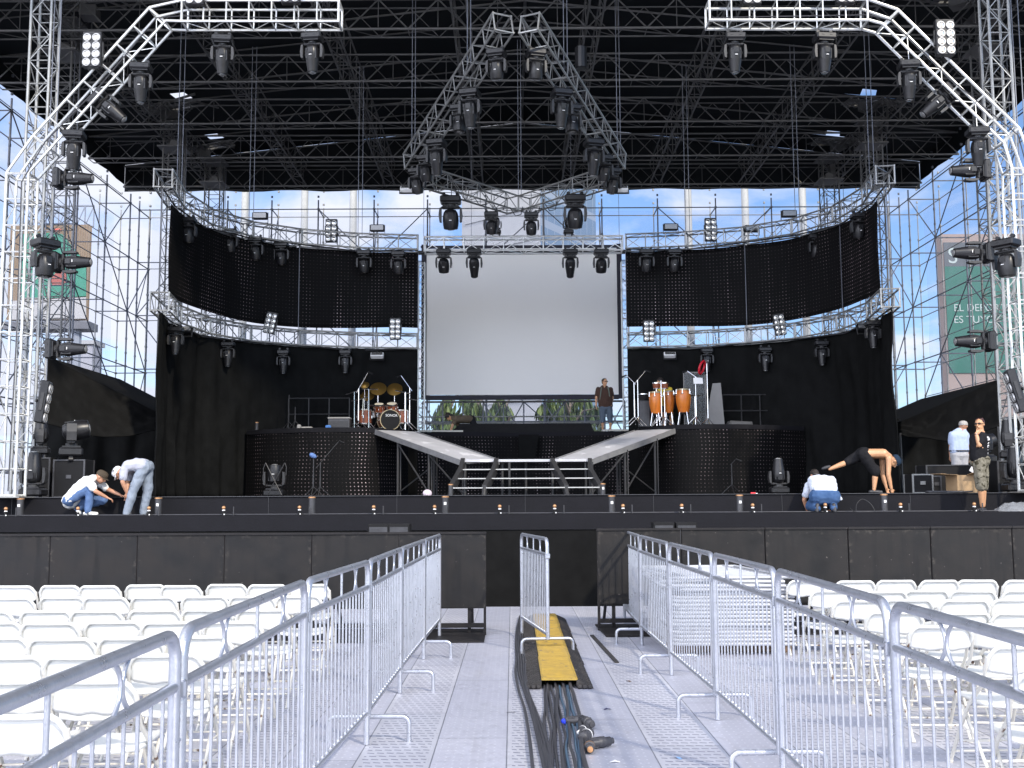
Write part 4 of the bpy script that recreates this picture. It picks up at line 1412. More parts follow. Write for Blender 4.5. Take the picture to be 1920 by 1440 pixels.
# portal columns: sideways
for px, py, s, lb in ((100, 335, 1, 'highest on the left column, pointing inward'), (96, 492, 1, 'halfway up the left column, pointing inward'), (86, 655, 1, 'lowest sideways one on the left column, pointing inward'),
                      (1856, 320, -1, 'highest on the right column, pointing inward'), (1862, 474, -1, 'halfway up the right column, pointing inward'), (1866, 640, -1, 'lowest sideways one on the right column, pointing inward')):
    head(at(px, py, YA), 'black moving head lamp mounted sideways, ' + lb, 'spot', side=s, pan=0, scale=.95)
head(at(86, 446, YA - .2), 'black moving head lamp hanging from a short arm on the left column', 'wash', scale=1.12, pan=.9)
head(at(1885, 446, YA - .2), 'black moving head lamp hanging from a short arm on the right column', 'wash', scale=1.12, pan=-.9)
# bases of columns
head(at(62, 927, 21.2) , 'black moving head lamp standing on the stage floor at the left column foot', 'spot', up=True, scale=1.1).location.z = FL
head(at(76, 855, 21.8), 'upright black moving head lamp above the one at the left column foot', 'spot', up=True, scale=1.0, pan=1.3)
head(at(133, 860, 21.6), 'black moving head lamp turned sideways on a dark crate, left side', 'wash', up=True, scale=1.3, tilt=R(80), pan=1.2)
head(at(1905, 918, 21.2), 'black moving head lamp standing on the stage floor at the right column foot', 'spot', up=True, scale=1.1).location.z = FL
head(at(1892, 862, 21.9), 'black moving head lamp on a dark crate behind the right column foot', 'spot', up=True, scale=1.0, pan=-1.2)
head(at(1845, 870, 23.0), 'black moving head lamp on a crate between the two standing men', 'wash', up=True, scale=1.05, tilt=R(75), pan=1.4)
# crates they stand on
def crate(cx, cy, sx, sy, h, label, z=FL, rz=0.0, name='flight_case', trim='tubegrey'):
    t = thing(name, label, 'case', (cx, cy, z), rz)
    mb = MB(); mb.bbox((0, 0, h / 2 + .01), (sx - .02, sy - .02, h - .02), .01); mb.build('body', M_['black'], t)
    mb = MB()
    for a in (-1, 1):
        for b in (-1, 1):
            mb.box((a * (sx / 2 - .012), b * (sy / 2 - .012), h / 2), (.032, .032, h))
        mb.box((0, a * (sy / 2 - .008), h - .012), (sx - .034, .026, .026)); mb.box((0, a * (sy / 2 - .008), .02), (sx - .034, .026, .026))
    mb.build('edge_trim', M_[trim], t)
    mb = MB(); mb.box((0, -sy / 2 + .002, h * .55), (.10, .02, .07)); mb.build('latch', M_[trim], t)
    return t


p = at(133, 930, 21.6); crate(p.x, 21.7, .62, .5, max(.3, at(133, 862, 21.6).z - FL), 'dark crate under the sideways lamp on the left side')
p = at(76, 930, 21.9); crate(p.x, 21.9, .5, .4, max(.3, at(76, 858, 21.8).z - FL), 'dark crate behind the left column foot')
p = at(1893, 930, 21.9); crate(p.x, 21.95, .6, .5, at(1892, 864, 21.9).z - FL, 'dark crate behind the right column foot')
p = at(1845, 930, 23.0); crate(p.x - .45, 23.0, 1.7, .6, at(1845, 872, 23.0).z - FL, 'long dark case hiding the legs of the man in light blue')
p = at(1726, 920, 22.3); crate(p.x, 22.4, .42, .5, at(1726, 889, 22.3).z - FL, 'small dark road case with silver edges beside the cardboard box', trim='aludark')
p = at(1757, 920, 22.6); crate(p.x, 22.8, .2, .4, at(1757, 892, 22.6).z - FL, 'narrow dark case standing against the small road case')

# centre arrow truss: lamps along the arms
for side, apx, far, nm in ((-1, A_apexL, A_farL, 'left'), (1, A_apexR, A_farR, 'right')):
    for f, kind, w_, tl in ((.10, 'wash', 'nearest the tip', 10), (.36, 'spot', 'second from the tip', 8), (.47, 'wash', 'third from the tip', -5), (.73, 'spot', 'fourth from the tip', 12), (.86, 'wash', 'fifth from the tip', 20), (.97, 'wash', 'at the outer end', 15)):
        p = apx.lerp(far, f) + V((-.08 * side, 0, -.22))
        head(p, 'black lamp hanging under the %s arm of the triangular truss, %s' % (nm, w_), kind, tilt=R(tl), pan=.25 * side, scale=1.12 if kind == 'spot' else 1.0)
for px, py, Y, sc_, nm in ((845, 366, 27.8, 1.35, 'large black lamp hanging under the rear of the triangular truss, left one'), (1078, 364, 27.8, 1.35, 'large black lamp hanging under the rear of the triangular truss, right one'),
                           (921, 396, 29.0, .95, 'small black lamp silhouetted left of the point under the rear truss'), (996, 397, 29.0, .95, 'small black lamp silhouetted right of the point under the rear truss')):
    head(at(px, py, Y), nm, 'wash', tilt=R(18), scale=sc_)
for px, nm in ((832, 'outer left one'), (889, 'inner left one'), (1069, 'inner right one'), (1127, 'outer right one')):
    head(at(px, 466, 31.6), 'black lamp hanging in front of the top of the projection screen, ' + nm, 'spot' if px in (889, 1069) else 'wash', scale=1.08, tilt=R(25))
for px, py, Y, nm in ((353, 408, 27.6, 'far left'), (432, 430, 29.8, 'second from the left'), (480, 445, 30.3, 'third from the left'), (528, 455, 30.8, 'fourth from the left'), (683, 470, 31.4, 'nearest the screen on its left but one'), (747, 472, 31.4, 'next to the screen on its left side'),
                      (1212, 468, 31.4, 'next to the screen on its right'), (1264, 468, 31.4, 'second from the screen on its right'), (1530, 440, 29.8, 'third from the right end'), (1610, 400, 27.6, 'far right')):
    head(at(px, py - 2, Y - .2), 'black lamp under the upper curved truss, ' + nm, 'wash', tilt=R(10), scale=1.0)
for px, py, Y, nm in ((330, 612, 26.4, 'far left'), (428, 640, 29.4, 'second from the left'), (532, 655, 30.6, 'third from the left'), (648, 655, 31.3, 'fourth from the left'),
                      (1325, 652, 31.3, 'above the grey board'), (1434, 650, 30.6, 'third from the right end'), (1540, 638, 29.4, 'second from the right end'), (1636, 600, 26.4, 'far right')):
    head(at(px, py, Y - .2), 'black lamp under the lower curved truss against the drape, ' + nm, 'spot', tilt=R(-5), scale=.85)
# upright silhouettes on the header truss
for px, nm in ((930, 'left'), (1066, 'right')):
    head(at(px, 440, 31.4), 'black lamp standing on the header truss over the screen, %s one' % nm, 'wash', up=True, scale=.75, tilt=R(20))
# floor lamps
h_ = head(at(514, 930, 27.0), 'black moving head lamp on the floor behind crossed stand legs, left', 'wash', up=True, scale=1.2); h_.location.z = FL
h_ = head(at(1461, 925, 24.0), 'black moving head lamp on the floor at the right riser corner', 'spot', up=True, scale=.98, tilt=0); h_.location.z = FL


# eight lamp blinders ------------------------------------------------
def make_blinder():
    t = thing('blinder', 'x', 'stage light')
    mb = MB(); mb.bbox((0, .06, 0), (.36, .14, .72), .015); mb.build('housing', M_['fixture'], t)
    mb = MB()
    for s in (-1, 1): mb.box((s * .195, .06, 0), (.02, .05, .3))
    mb.box((0, .15, 0), (.41, .02, .05)); mb.box((0, -.012, .33), (.1, .01, .03))
    mb.build('bracket', M_['fixgrey'], t)
    for i in range(4):
        for s in (-1, 1):
            M = Matrix.Translation((s * .088, -.02, .23 - i * .165)) @ Matrix.Rotation(PI / 2, 4, 'X')
            mb = MB(); mb.lathe([(.078, -.02), (.078, .012), (.062, .012), (.058, .002), (.03, -.01)], 14, M); l = mb.build('lamp', M_['lampring'], t, True)
            mb = MB(); mb.lathe([(.057, .003), (.03, .013), (.004, .016)], 12, M); mb.build('bulb_glass', M_['lamp'], l, True)
    return t


BL = make_blinder(); BS = snapshot(BL); b_used = [False]


def blinder(px, py, Y, label, rz=0, tilt=0, roll=0, scale=1.0, dark=False):
    if b_used[0]: c = copy_snap(BS)
    else: c = BL; b_used[0] = True
    c.location = at(px, py, Y); c.rotation_euler = (tilt, roll, rz); c.scale = (scale,) * 3
    tag(c, label, 'stage light', 'eight lamp blinders')


blinder(172, 92, 20.25, 'black blinder panel with eight round bright lamps on the left sloped truss')
blinder(1773, 69, 20.25, 'black blinder panel with eight round bright lamps on the right sloped truss')
blinder(365, -25, 20.25, 'blinder panel cut by the photo top edge, outer one on the left top truss')
blinder(545, -28, 20.25, 'blinder panel cut by the photo top edge, inner one on the left top truss')
blinder(1410, -26, 20.25, 'blinder panel cut by the photo top edge, inner one on the right top truss')
blinder(1585, -28, 20.25, 'blinder panel cut by the photo top edge, outer one on the right top truss')
blinder(621, 432, 31.2, 'blinder panel above the left diode curtain against the sky', scale=.95)
blinder(1333, 430, 31.2, 'blinder panel above the right diode curtain against the sky', scale=.95)
blinder(507, 605, 30.2, 'tilted blinder panel on the left lower curved truss, outer one', roll=R(12), scale=.85)
blinder(741, 616, 31.2, 'blinder panel on the left lower curved truss beside the screen', scale=.88)
blinder(1217, 620, 31.2, 'blinder panel on the right lower curved truss beside the screen', scale=.88)
blinder(1462, 608, 30.2, 'tilted blinder panel on the right lower curved truss, outer one', roll=R(-8), scale=.85)
blinder(88, 755, 20.4, 'blinder panel seen edge on low on the left column', rz=R(105), roll=R(0), tilt=R(8), scale=1.1)
blinder(1897, 735, 20.4, 'blinder panel seen from behind low on the right column', rz=R(-105), roll=R(0), tilt=R(14), scale=1.15)

# small horizontal floods on the ring
def flood(px, py, Y, label, size=(.42, .2), bright=False, tilt=0):
    p = at(px, py, Y)
    t = thing('flood_light', label, 'stage light', p, 0, 'small flood lights on the curved trusses')
    t.rotation_euler = (tilt, 0, 0)
    mb = MB(); mb.bbox((0, .06, 0), (size[0], .16, size[1]), .02); mb.build('housing', M_['label'] if bright else M_['fixture'], t)
    mb = MB()
    for s in (-1, 1): mb.box((s * (size[0] / 2 + .01), .06, -.05), (.012, .04, size[1] + .1))
    mb.box((0, .06, -size[1] / 2 - .1), (size[0], .04, .012)); mb.build('bracket', M_['fixgrey'], t)
    mb = MB(); mb.box((0, -.03, 0), (size[0] * .85, .02, size[1] * .7)); mb.build('glass', M_['lampdark'] if not bright else M_['lamp'], t)


for px, py, Y, lb in ((487, 404, 30.0, 'far left'), (707, 427, 31.3, 'left of the screen'), (1258, 425, 31.3, 'right of the screen'), (1410, 428, 31, 'third from the right end'), (1480, 400, 30, 'far right')):
    flood(px, py, Y, 'small black box flood on top of the upper curved truss, ' + lb)
flood(707, 664, 31.2, 'small white faced flood under the lower truss above the drum kit', (.38, .14), True, R(-35))
flood(1256, 663, 31.2, 'small white faced flood under the lower truss above the congas', (.34, .14), True, R(-35))
flood(763, 352, 27, 'flat white flood hanging at the left end of the triangular truss', (.34, .2), True, R(-50))
flood(1165, 352, 27, 'flat white flood hanging at the right end of the triangular truss', (.34, .2), True, R(-50))
flood(352, 617, 27.4, 'small grey flood clipped under the left lower curved truss', (.2, .2), False, R(-30))
flood(1615, 612, 27.4, 'small grey flood clipped under the right lower curved truss', (.2, .2), False, R(-30))

# ================================================================== CANOPIES and wings
def canopy(label, pts, side):
    """pts: (px,py,Y) of ridge polygon"""
    P = [at(*p) for p in pts]
    o = V((P[0].x, P[0].y, FL))
    t = thing('canopy', label, 'canopy', o, 0, 'black canopies in the wings')
    n = 48
    mb = MB()
    # P0 outer peak, P1 inner low corner top, P2 inner low hem, P3 outer hem
    g = []
    for i in range(n + 1):
        u = i / n
        a = P[0].lerp(P[1], u); b = P[3].lerp(P[2], u)
        row = []
        for j in range(25):
            v = j / 24
            q = a.lerp(b, v)
            sag = .26 * math.sin(u * PI) * math.sin(v * PI * .62) + .06 * mnoise.noise(V((u * 5 + v * 3, v * 3, 3 if side else 9)))
            cr = .10 * mnoise.noise(V((u * 9 - v * 7, v * 2.0, 5.5))) + .05 * mnoise.noise(V((u * 24, v * 6, 1.5)))
            f_ = min(1, v * 4)
            row.append(q + V((0, (-sag * .4 + cr) * f_, -sag * f_)) - o)
        g.append(row)
    mb.sheet(g)
    c = mb.build('cover', M_['drape2'], t, True); md = c.modifiers.new('t', 'SOLIDIFY'); md.thickness = .02
    # roof half going back
    mb = MB(); bk = V((0, 5, .0))
    mb.sheet([[P[0] - o, P[0] - o + bk], [P[1] - o, P[1] - o + bk]]); mb.build('back_slope', M_['drape2'], t)
    mb = MB()
    for q in (P[3], P[2]):
        mb.tube(V((q.x, q.y, FL + .01)) - o, q - o, .03, 6)
    mb.build('leg_poles', M_['fixgrey'], t)


canopy('black sagging canopy in the left wing', [(86, 668, 26), (303, 778, 28), (303, 806, 27.2), (86, 795, 24.5)], 0)
canopy('black sagging canopy in the right wing', [(1872, 712, 26), (1688, 790, 28), (1688, 812, 27.2), (1872, 800, 24.5)], 1)
for lb, xa, xb, Y in (('left', 60, 312, 28.6), ('right', 1680, 1990, 28.6)):
    A = at(xa, 800, Y); B = at(xb, 800, Y)
    pts = [A.lerp(B, k / 50) for k in range(51)]
    curtain('drape', 'black cloth wall closing the %s wing under the canopy' % lb, pts, at(200, 792, Y).z, FL + .01, M_['drape'], 'drape', fold(31 + xa, .12), .01, nz=20, group='black drapes in the wings', uv=False)
# side stage black masking at both extremes, upstage of the columns
# ================================================================== STAGE SMALLS
def pyro(px, label, Y=20.35, z=LEDGE, h=.33, r=.062, lbl=True):
    x = at(px, 950, Y).x
    t = thing('pyro_tube', label, 'effect tube', (x, Y, z), 0, 'dark tubes with copper caps along the stage')
    mb = MB(); mb.lathe([(r, 0), (r, h - .02)], 14); mb.build('tube', M_['tubegrey'], t, True)
    mb = MB(); mb.lathe([(r + .006, h - .022), (r + .006, h), (r * .6, h + .006)], 14); mb.build('copper_cap', M_['copper'], t, True)
    if lbl:
        mb = MB(); mb.box((0, -r - .001, h * .6), (.045, .006, .05)); mb.build('sticker', M_['label'], t)


for k, px in enumerate((38, 297, 585, 835, 1147, 1387, 1658)):
    pyro(px, 'dark tube with copper cap on the ledge, %s from the left' % ordn[k], lbl=px != 585)
pyro(845, 'dark tube with copper cap at the left foot of the stairs', 23.5, FL, .26, .05, False)
pyro(1131, 'dark tube with copper cap at the right foot of the stairs', 23.5, FL, .26, .05, True)
pyro(478, 'dark tube with copper cap on the left end of the drum riser', 30.3, ZR, .26, .055, False)
pyro(1494, 'dark tube with copper cap on the right end of the percussion riser', 30.3, ZR + .04, .26, .055, False)
p = at(1758, 690, 22)

for k, px in enumerate((12, 147, 280, 420, 562, 701, 815, 937, 1040, 1168, 1278, 1411, 1547, 1688, 1826)):
    x = at(px, 955, 20.2).x
    t = thing('confetti_shot', 'tiny copper capped canister on the ledge, %s from the left' % ordn[k], 'canister', (x, 20.18, LEDGE), 0, 'small canisters along the stage ledge')
    mb = MB(); mb.lathe([(.04, 0), (.03, .01), (.028, .07)], 10); mb.build('body', M_['black'], t, True)
    mb = MB(); mb.lathe([(.03, .085), (.03, .105)], 10); mb.box((.02, -.03, .02), (.02, .02, .02)); mb.build('white_band', M_['label'], t, True)
    mb = MB(); mb.ball((0, 0, .14), .036, 10, 6, (1, 1, .95)); mb.build('copper_cap', M_['copper'], t, True)
    t = thing('thin_peg', 'thin dark peg on the ledge beside the %s canister from the left' % ordn[k], 'peg', (x + .17, 20.22, LEDGE), 0, 'thin pegs along the stage ledge')
    mb = MB(); mb.tube((0, 0, 0), (0, 0, .16), .012, 6); mb.build('rod', M_['tubegrey'], t)

# front fill speakers behind the barricade
for k, (px, py) in enumerate(((712, 982), (750, 982), (1242, 979), (1284, 979))):
    p = at(px, py, 18.6)
    t = thing('fill_speaker', 'low black speaker box before the stage skirt, %s from the left' % ordn[k], 'speaker', (p.x, 18.6, GZ), 0, 'speaker boxes before the stage skirt')
    mb = MB(); mb.bbox((0, 0, (p.z - GZ) / 2), (.35, .4, p.z - GZ), .01); mb.build('cabinet', M_['black'], t)
    mb = MB(); mb.box((0, -.2, p.z - GZ - .25), (.30, .01, .4)); mb.build('grille', M_['tubegrey'], t)

# plastic sheet
mpl, t_, b_, X_ = newmat('clear plastic film', 0.25)
b_.inputs['Base Color'].default_value = (.55, .57, .6, 1); b_.inputs['Alpha'].default_value = .28
a, b = at(1862, 950, 20.4), at(1925, 950, 20.4)
mb = MB(); g = []
for i in range(30):
    row = []
    for j in range(16):
        u, v = i / 29, j / 15
        h_ = max(0, math.sin(u * PI)) ** .6 * math.sin(v * PI) * .16 * (1.5 - u) + .04 * mnoise.noise(V((u * 6, v * 5, 2))) + .02 * mnoise.noise(V((u * 20, v * 20, 2)))
        row.append(((b.x - a.x + .5) * u, .05 + .42 * v + .05 * mnoise.noise(V((u * 5, 0, 1))), max(.003, h_)))
    g.append(row)
mb.sheet(g); o_ = mb.build('plastic_sheet', mpl, None, False); o_.location = (a.x, 20.05, LEDGE)
tag(o_, 'crumpled clear plastic sheet on the ledge behind the man in camouflage shorts', 'plastic sheet')

# cardboard box with open flap
p = at(1808, 922, 21.8)
t = thing('cardboard_box', 'open brown cardboard box with a flap sticking out on the stage', 'box', (p.x, 21.8, FL), .15)
mb = MB()
w_, d_, h_ = .52, .42, .36
for c, s in (((0, -d_ / 2, h_ / 2), (w_, .008, h_)), ((0, d_ / 2, h_ / 2), (w_, .008, h_)), ((-w_ / 2, 0, h_ / 2), (.008, d_, h_)), ((w_ / 2, 0, h_ / 2), (.008, d_, h_)), ((0, 0, .006), (w_, d_, .008))):
    mb.box(c, s)
mb.build('body', M_['cardboard'], t)
mb = MB(); mb.box((-w_ / 2 - .17, -.02, h_ + .015), (.36, d_, .008), Matrix.Rotation(R(4), 3, 'Y')); mb.build('flap', M_['cardboard'], t)
mb = MB(); mb.box((.12, -d_ / 2 - .1, h_ + .02), (w_ * .7, .2, .008), Matrix.Rotation(R(-12), 3, 'X')); mb.build('flap', M_['cardboard'], t)
mb = MB(); mb.box((.22, 0, h_ + .09), (.16, .01, .1), Matrix.Rotation(R(35), 3, 'Y')); mb.build('sheet_of_paper', M_['paper'], t)
# cable clutter at its foot
def wire(name, label, pts, r, m, cat='cable', n=5, group=None):
    o = V(pts[0]); mb = MB()
    sm = []
    P = [V(q) for q in pts]
    for i in range(len(P) - 1):
        p0, p1, p2, p3 = P[max(i - 1, 0)], P[i], P[i + 1], P[min(i + 2, len(P) - 1)]
        for k in range(n):
            f = k / n
            sm.append(0.5 * ((2 * p1) + (p2 - p0) * f + (2 * p0 - 5 * p1 + 4 * p2 - p3) * f * f + (3 * p1 - p0 - 3 * p2 + p3) * f ** 3) - o)
    sm.append(P[-1] - o)
    mb.path(sm, r, 8)
    ob = mb.build(name, m, None, True); ob.location = o
    return tag(ob, label, cat, group)


a = at(1770, 925, 21.3)
wire('loose_cable', 'heap of black cable at the foot of the cardboard box', [(a.x - .3 + .5 * math.sin(k * 1.9) * .5 + k * .06, 21.25 + .12 * math.cos(k * 2.3), FL + .02 + .01 * (k % 3)) for k in range(14)], .016, M_['cable'])
a = at(1612, 955, 20.3)
wire('thin_wire', 'loop of thin pale wire lying on the ledge under the shirtless man', [(a.x - .10, 20.2, LEDGE + .01), (a.x - .05, 20.3, LEDGE + .15), (a.x + .07, 20.35, LEDGE + .24), (a.x + .2, 20.3, LEDGE + .16), (a.x + .25, 20.25, LEDGE + .02), (a.x + .1, 20.2, LEDGE + .008), (a.x - .1, 20.25, LEDGE + .01), (a.x - .2, 20.22, LEDGE + .08)], .005, M_['fixgrey'])

# power cables lying along the ledge
wire('power_cable', 'thin dark cable running along the whole stage ledge', [(-9.5 + k * .8, 20.26 + .05 * math.sin(k * 1.7), LEDGE + .014) for k in range(25)], .012, M_['cable'], n=3)

# drum kit ------------------------------------------------------------
def at_r(px, py, Y, dz=ZR): return at(px, py, Y)
kp = at(722, 806, 30.1)
kit = thing('drum_kit', 'amber drum kit with bronze cymbals on the left riser', 'drum kit', (kp.x, 30.1, ZR + .001))
def k6(px, py, dy=0.0):     # photo pixel -> kit local
    q = at(px, py, 30.1 + dy); return V((q.x - kp.x, dy, q.z - ZR))


def drum(name, c, r, d, axis, m, parent, hoop=True, headm=None, lugs=8):
    M = Matrix.Translation(c) @ axis
    mb = MB(); mb.lathe([(r, -d / 2), (r, d / 2)], 22, M); o = mb.build(name, m, parent, True)
    if hoop:
        for s in (-1, 1):
            mb = MB(); mb.lathe([(r + .002, s * d / 2 - .014), (r + .014, s * d / 2 - .014), (r + .016, s * d / 2 + .014), (r - .006, s * d / 2 + .015), (r - .006, s * d / 2)], 22, M, cap=False); mb.build('hoop', M_['hoop'] if r > .24 else M_['chrome'], o, True)
            mb = MB(); mb.lathe([(r * .97, s * (d / 2 + .010)), (r * .5, s * (d / 2 + .0125))], 22, M); mb.build('drumhead', headm or M_['skinhead'], o, True)
    mb = MB()
    for k in range(lugs):
        a = 2 * PI * k / lugs
        q = M @ V(((r + .012) * math.cos(a), (r + .012) * math.sin(a), 0)); q1 = M @ V(((r + .018) * math.cos(a), (r + .018) * math.sin(a), -d / 2)); q2 = M @ V(((r + .018) * math.cos(a), (r + .018) * math.sin(a), d / 2))
        mb.tube(q1, q2, .006, 5); mb.tube(q1.lerp(q2, .4), q1.lerp(q2, .6), .013, 6)
    mb.build('lugs', M_['chrome'], o)
    return o


AX = Matrix.Rotation(PI / 2, 4, 'X')
AXT = Matrix.Rotation(R(-25), 4, 'Z') @ AX
bass = drum('bass_drum', V((k6(728, 792).x, .1, .285)), .275, .42, Matrix.Rotation(R(18), 4, 'Z') @ AX, M_['drumred'], kit, headm=M_['black'])
tx = textobj('SONOR', .095, M_['label'], (0, 0, 0), (0, 0, 0), bass, ext=.002, align='CENTER', sx=1)
tx.matrix_local = Matrix.Translation(V((k6(728, 792).x, .1, .285))) @ Matrix.Rotation(R(18), 4, 'Z') @ Matrix.Translation((.03, -.232, .09)) @ Matrix.Rotation(PI / 2, 4, 'X')
for px, py, r in ((711, 765, .13), (735, 764, .14)):
    drum('tom', k6(px, py, .05), r, .2, Matrix.Rotation(R(22), 4, 'X'), M_['drumred'], kit)
drum('floor_tom', k6(683, 782, .15), .19, .38, Matrix.Identity(4), M_['drumred'], kit)
drum('floor_tom', k6(752, 782, .25), .17, .36, Matrix.Identity(4), M_['drumred'], kit)
drum('snare_drum', k6(699, 777, .45), .17, .14, Matrix.Rotation(R(8), 4, 'X'), M_['chrome'], kit)
for px, py, r, tl, yy in ((709, 729, .24, 62, .3), (740, 730, .22, 65, .4), (689, 742, .20, 58, .5), (684, 722, .13, 60, .35)):
    M = Matrix.Translation(k6(px, py, yy)) @ Matrix.Rotation(R(tl - 8), 4, 'X')
    mb = MB(); mb.lathe([(r, 0), (r * .6, .018), (.05, .032), (.045, .05), (.01, .058)], 22, M); mb.build('cymbal', M_['brass'], kit, True)
    q = k6(px, py, yy + .02)
    mb = MB(); mb.tube((q.x, q.y, q.z + .04), (q.x, q.y, .35), .011, 6)
    for k in range(3): mb.tube((q.x, q.y, .35), (q.x + .25 * math.cos(k * 2.1), q.y + .25 * math.sin(k * 2.1), .01), .010, 5)
    mb.build('cymbal_stand', M_['chrome'], kit)
mb = MB()
for (x1, y1), (x2, y2) in (((678, 729), (709, 730)), ((691, 729), (691, 804)), ((692, 760), (741, 761)), ((664, 734), (664, 804)), ((648, 740), (672, 732)), ((741, 732), (770, 738)), ((760, 735), (760, 806)), ((658, 752), (690, 745)), ((681, 746), (679, 780)), ((763, 748), (783, 750))):
    mb.tube(k6(x1, y1, -.25), k6(x2, y2, -.25), .017, 7)
for x in (664, 691, 760):
    q = k6(x, 800, -.25)
    for k in range(3): mb.tube((q.x, q.y, .22), (q.x + .22 * math.cos(k * 2.1 + .4), q.y + .2 * math.sin(k * 2.1 + .4), .012), .010, 5)
mb.build('rack_bars', M_['chrome'], kit)


def mic_stand(px, py0, Y, z, h, label, boom=None, clip=M_['black'], group='microphone and percussion stands', m=None):
    x = at(px, py0, Y).x
    t = thing('microphone_stand', label, 'stand', (x, Y, z), 0, group)
    m = m or M_['chrome']
    mb = MB(); mb.tube((0, 0, .2), (0, 0, h), .012, 7); mb.tube((0, 0, .2), (0, 0, h * .6), .017, 7); mb.build('pole', m, t)
    for k in range(3):
        a = k * 2.1 + .5
        mb = MB(); mb.tube((0, 0, .24), (.26 * math.cos(a), .26 * math.sin(a), .012), .010, 6); mb.build('leg', m, t)
    if boom:
        mb = MB(); mb.tube((-boom[0] * .25, 0, h - boom[1] * .25), (boom[0], 0, h + boom[1]), .009, 6); mb.build('boom_arm', m, t)
        mb = MB(); mb.tube((boom[0], 0, h + boom[1]), (boom[0] + .1 * (1 if boom[0] > 0 else -1), -.02, h + boom[1] - .04), .02, 8); mb.ball((boom[0] + .11 * (1 if boom[0] > 0 else -1), -.02, h + boom[1] - .045), .028, 8, 5); mb.build('microphone', M_['black'], t, True)
    return t


sc32 = 32 / FPX
mic_stand(672, 805, 29.5, ZR, 1.1, 'boom microphone stand leaning over the left of the drum kit', (.25, .45))
mic_stand(768, 806, 30.35, ZR, 1.2, 'boom microphone stand leaning over the right of the drum kit', (-.25, .35))
mic_stand(541, 802, 29.9, ZR, .98, 'bare straight stand at the left end of the drum riser', m=M_['fixgrey'])
mic_stand(553, 802, 29.6, ZR, .62, 'short stand with a copper coloured top on the drum riser', m=M_['fixgrey'])
mic_stand(600, 930, 25.0, FL, .78, 'microphone stand with a long boom on the stage floor left', (.42, .5), m=M_['fixgrey'])
mic_stand(587, 930, 24.8, FL, .88, 'short stand with a blue cloth on the stage floor left', m=M_['fixgrey'])
p = at(587, 856, 24.8)
mb = MB(); mb.ball((0, 0, 0), .07, 10, 6, (1.3, .8, .8), Matrix.Rotation(R(30), 3, 'Y')); o_ = mb.build('blue_cloth', cloth('blue rag', (.12, .2, .42))); o_.location = (p.x, 24.79, p.z + .02); tag(o_, 'small blue cloth draped over the short stand on the stage', 'cloth')
# crossed stands in front of left floor lamp
t = thing('folded_stand', 'crossed metal stand legs before the floor lamp on the left', 'stand', (at(514, 930, 26).x, 26.2, FL))
mb = MB()
def l6(px, py): q = at(px, py, 26.2); return (q.x - at(514, 930, 26).x, 0, q.z - FL)
mb.path([l6(502, 928), l6(514, 905), l6(534, 868)], .012, 6); mb.path([l6(528, 928), l6(514, 900), l6(498, 868)], .012, 6)
mb.path([l6(534, 868), l6(537, 876), l6(536, 892)], .01, 6); mb.path([l6(498, 868), l6(494, 878), l6(494, 905)], .01, 6)
mb.build('legs', M_['fixgrey'], t, True)
t = thing('cloth_bundle', 'white fabric bundle lying on the stage edge left of the stairs', 'bundle', (at(802, 930, 21.4).x, 21.3, FL))
mb = MB(); mb.ball((0, 0, .05), .09, 12, 8, (1, .8, .85)); mb.build('cloth', cloth('pinkish cloth', (.62, .52, .58)), t, True)

# amplifiers and bits on the left riser
p = at(636, 803, 29.7); t = thing('amplifier', 'pale topped rack amplifier on the drum riser left of the drum kit', 'amplifier', (p.x, 29.8, ZR))
mb = MB(); mb.bbox((0, 0, .15), (.58, .4, .28), .01); mb.build('body', M_['tubegrey'], t); mb = MB(); mb.bbox((0, 0, .315), (.6, .42, .045), .01); mb.build('lid', M_['panelgrey'], t)
mb = MB(); mb.box((0, -.205, .15), (.5, .01, .16)); mb.build('front_panel', M_['fixgrey'], t)
for px, w_, h_, m, lb in ((560, .1, .12, M_['panelgrey'], 'small pale tin on the drum riser floor'), (575, .3, .06, M_['panelgrey'], 'flat pale box on the drum riser floor'), (615, .14, .1, cloth('blue bag', (.08, .2, .5)), 'small blue bundle beside the amplifier')):
    p = at(px, 803, 29.3); mb = MB(); mb.bbox((0, 0, h_ / 2), (w_, .15, h_), .02); o_ = mb.build('small_box', m); o_.location = (p.x, 29.35, ZR + .001); tag(o_, lb, 'box')
for x0_, x1_, lb, dzz in ((541, 655, 'low dark hand rail at the back of the drum riser', 0), (1355, 1460, 'low dark hand rail at the back of the percussion riser', .04)):
    A, B = at(x0_, 760, 30.6), at(x1_, 760, 30.6)
    t = thing('hand_rail', lb, 'railing', ((A.x + B.x) / 2, 30.6, ZR + dzz), 0, 'hand rails at the back of the risers')
    L = B.x - A.x
    mb = MB()
    for z in (.5, .95): mb.tube((-L / 2, 0, z), (L / 2, 0, z), .018, 6)
    mb.build('rails', M_['fixgrey'], t)
    for k in range(4):
        mb = MB(); mb.tube((-L / 2 + L * k / 3, 0, 0), (-L / 2 + L * k / 3, 0, .95), .018, 6); mb.build('post', M_['fixgrey'], t)

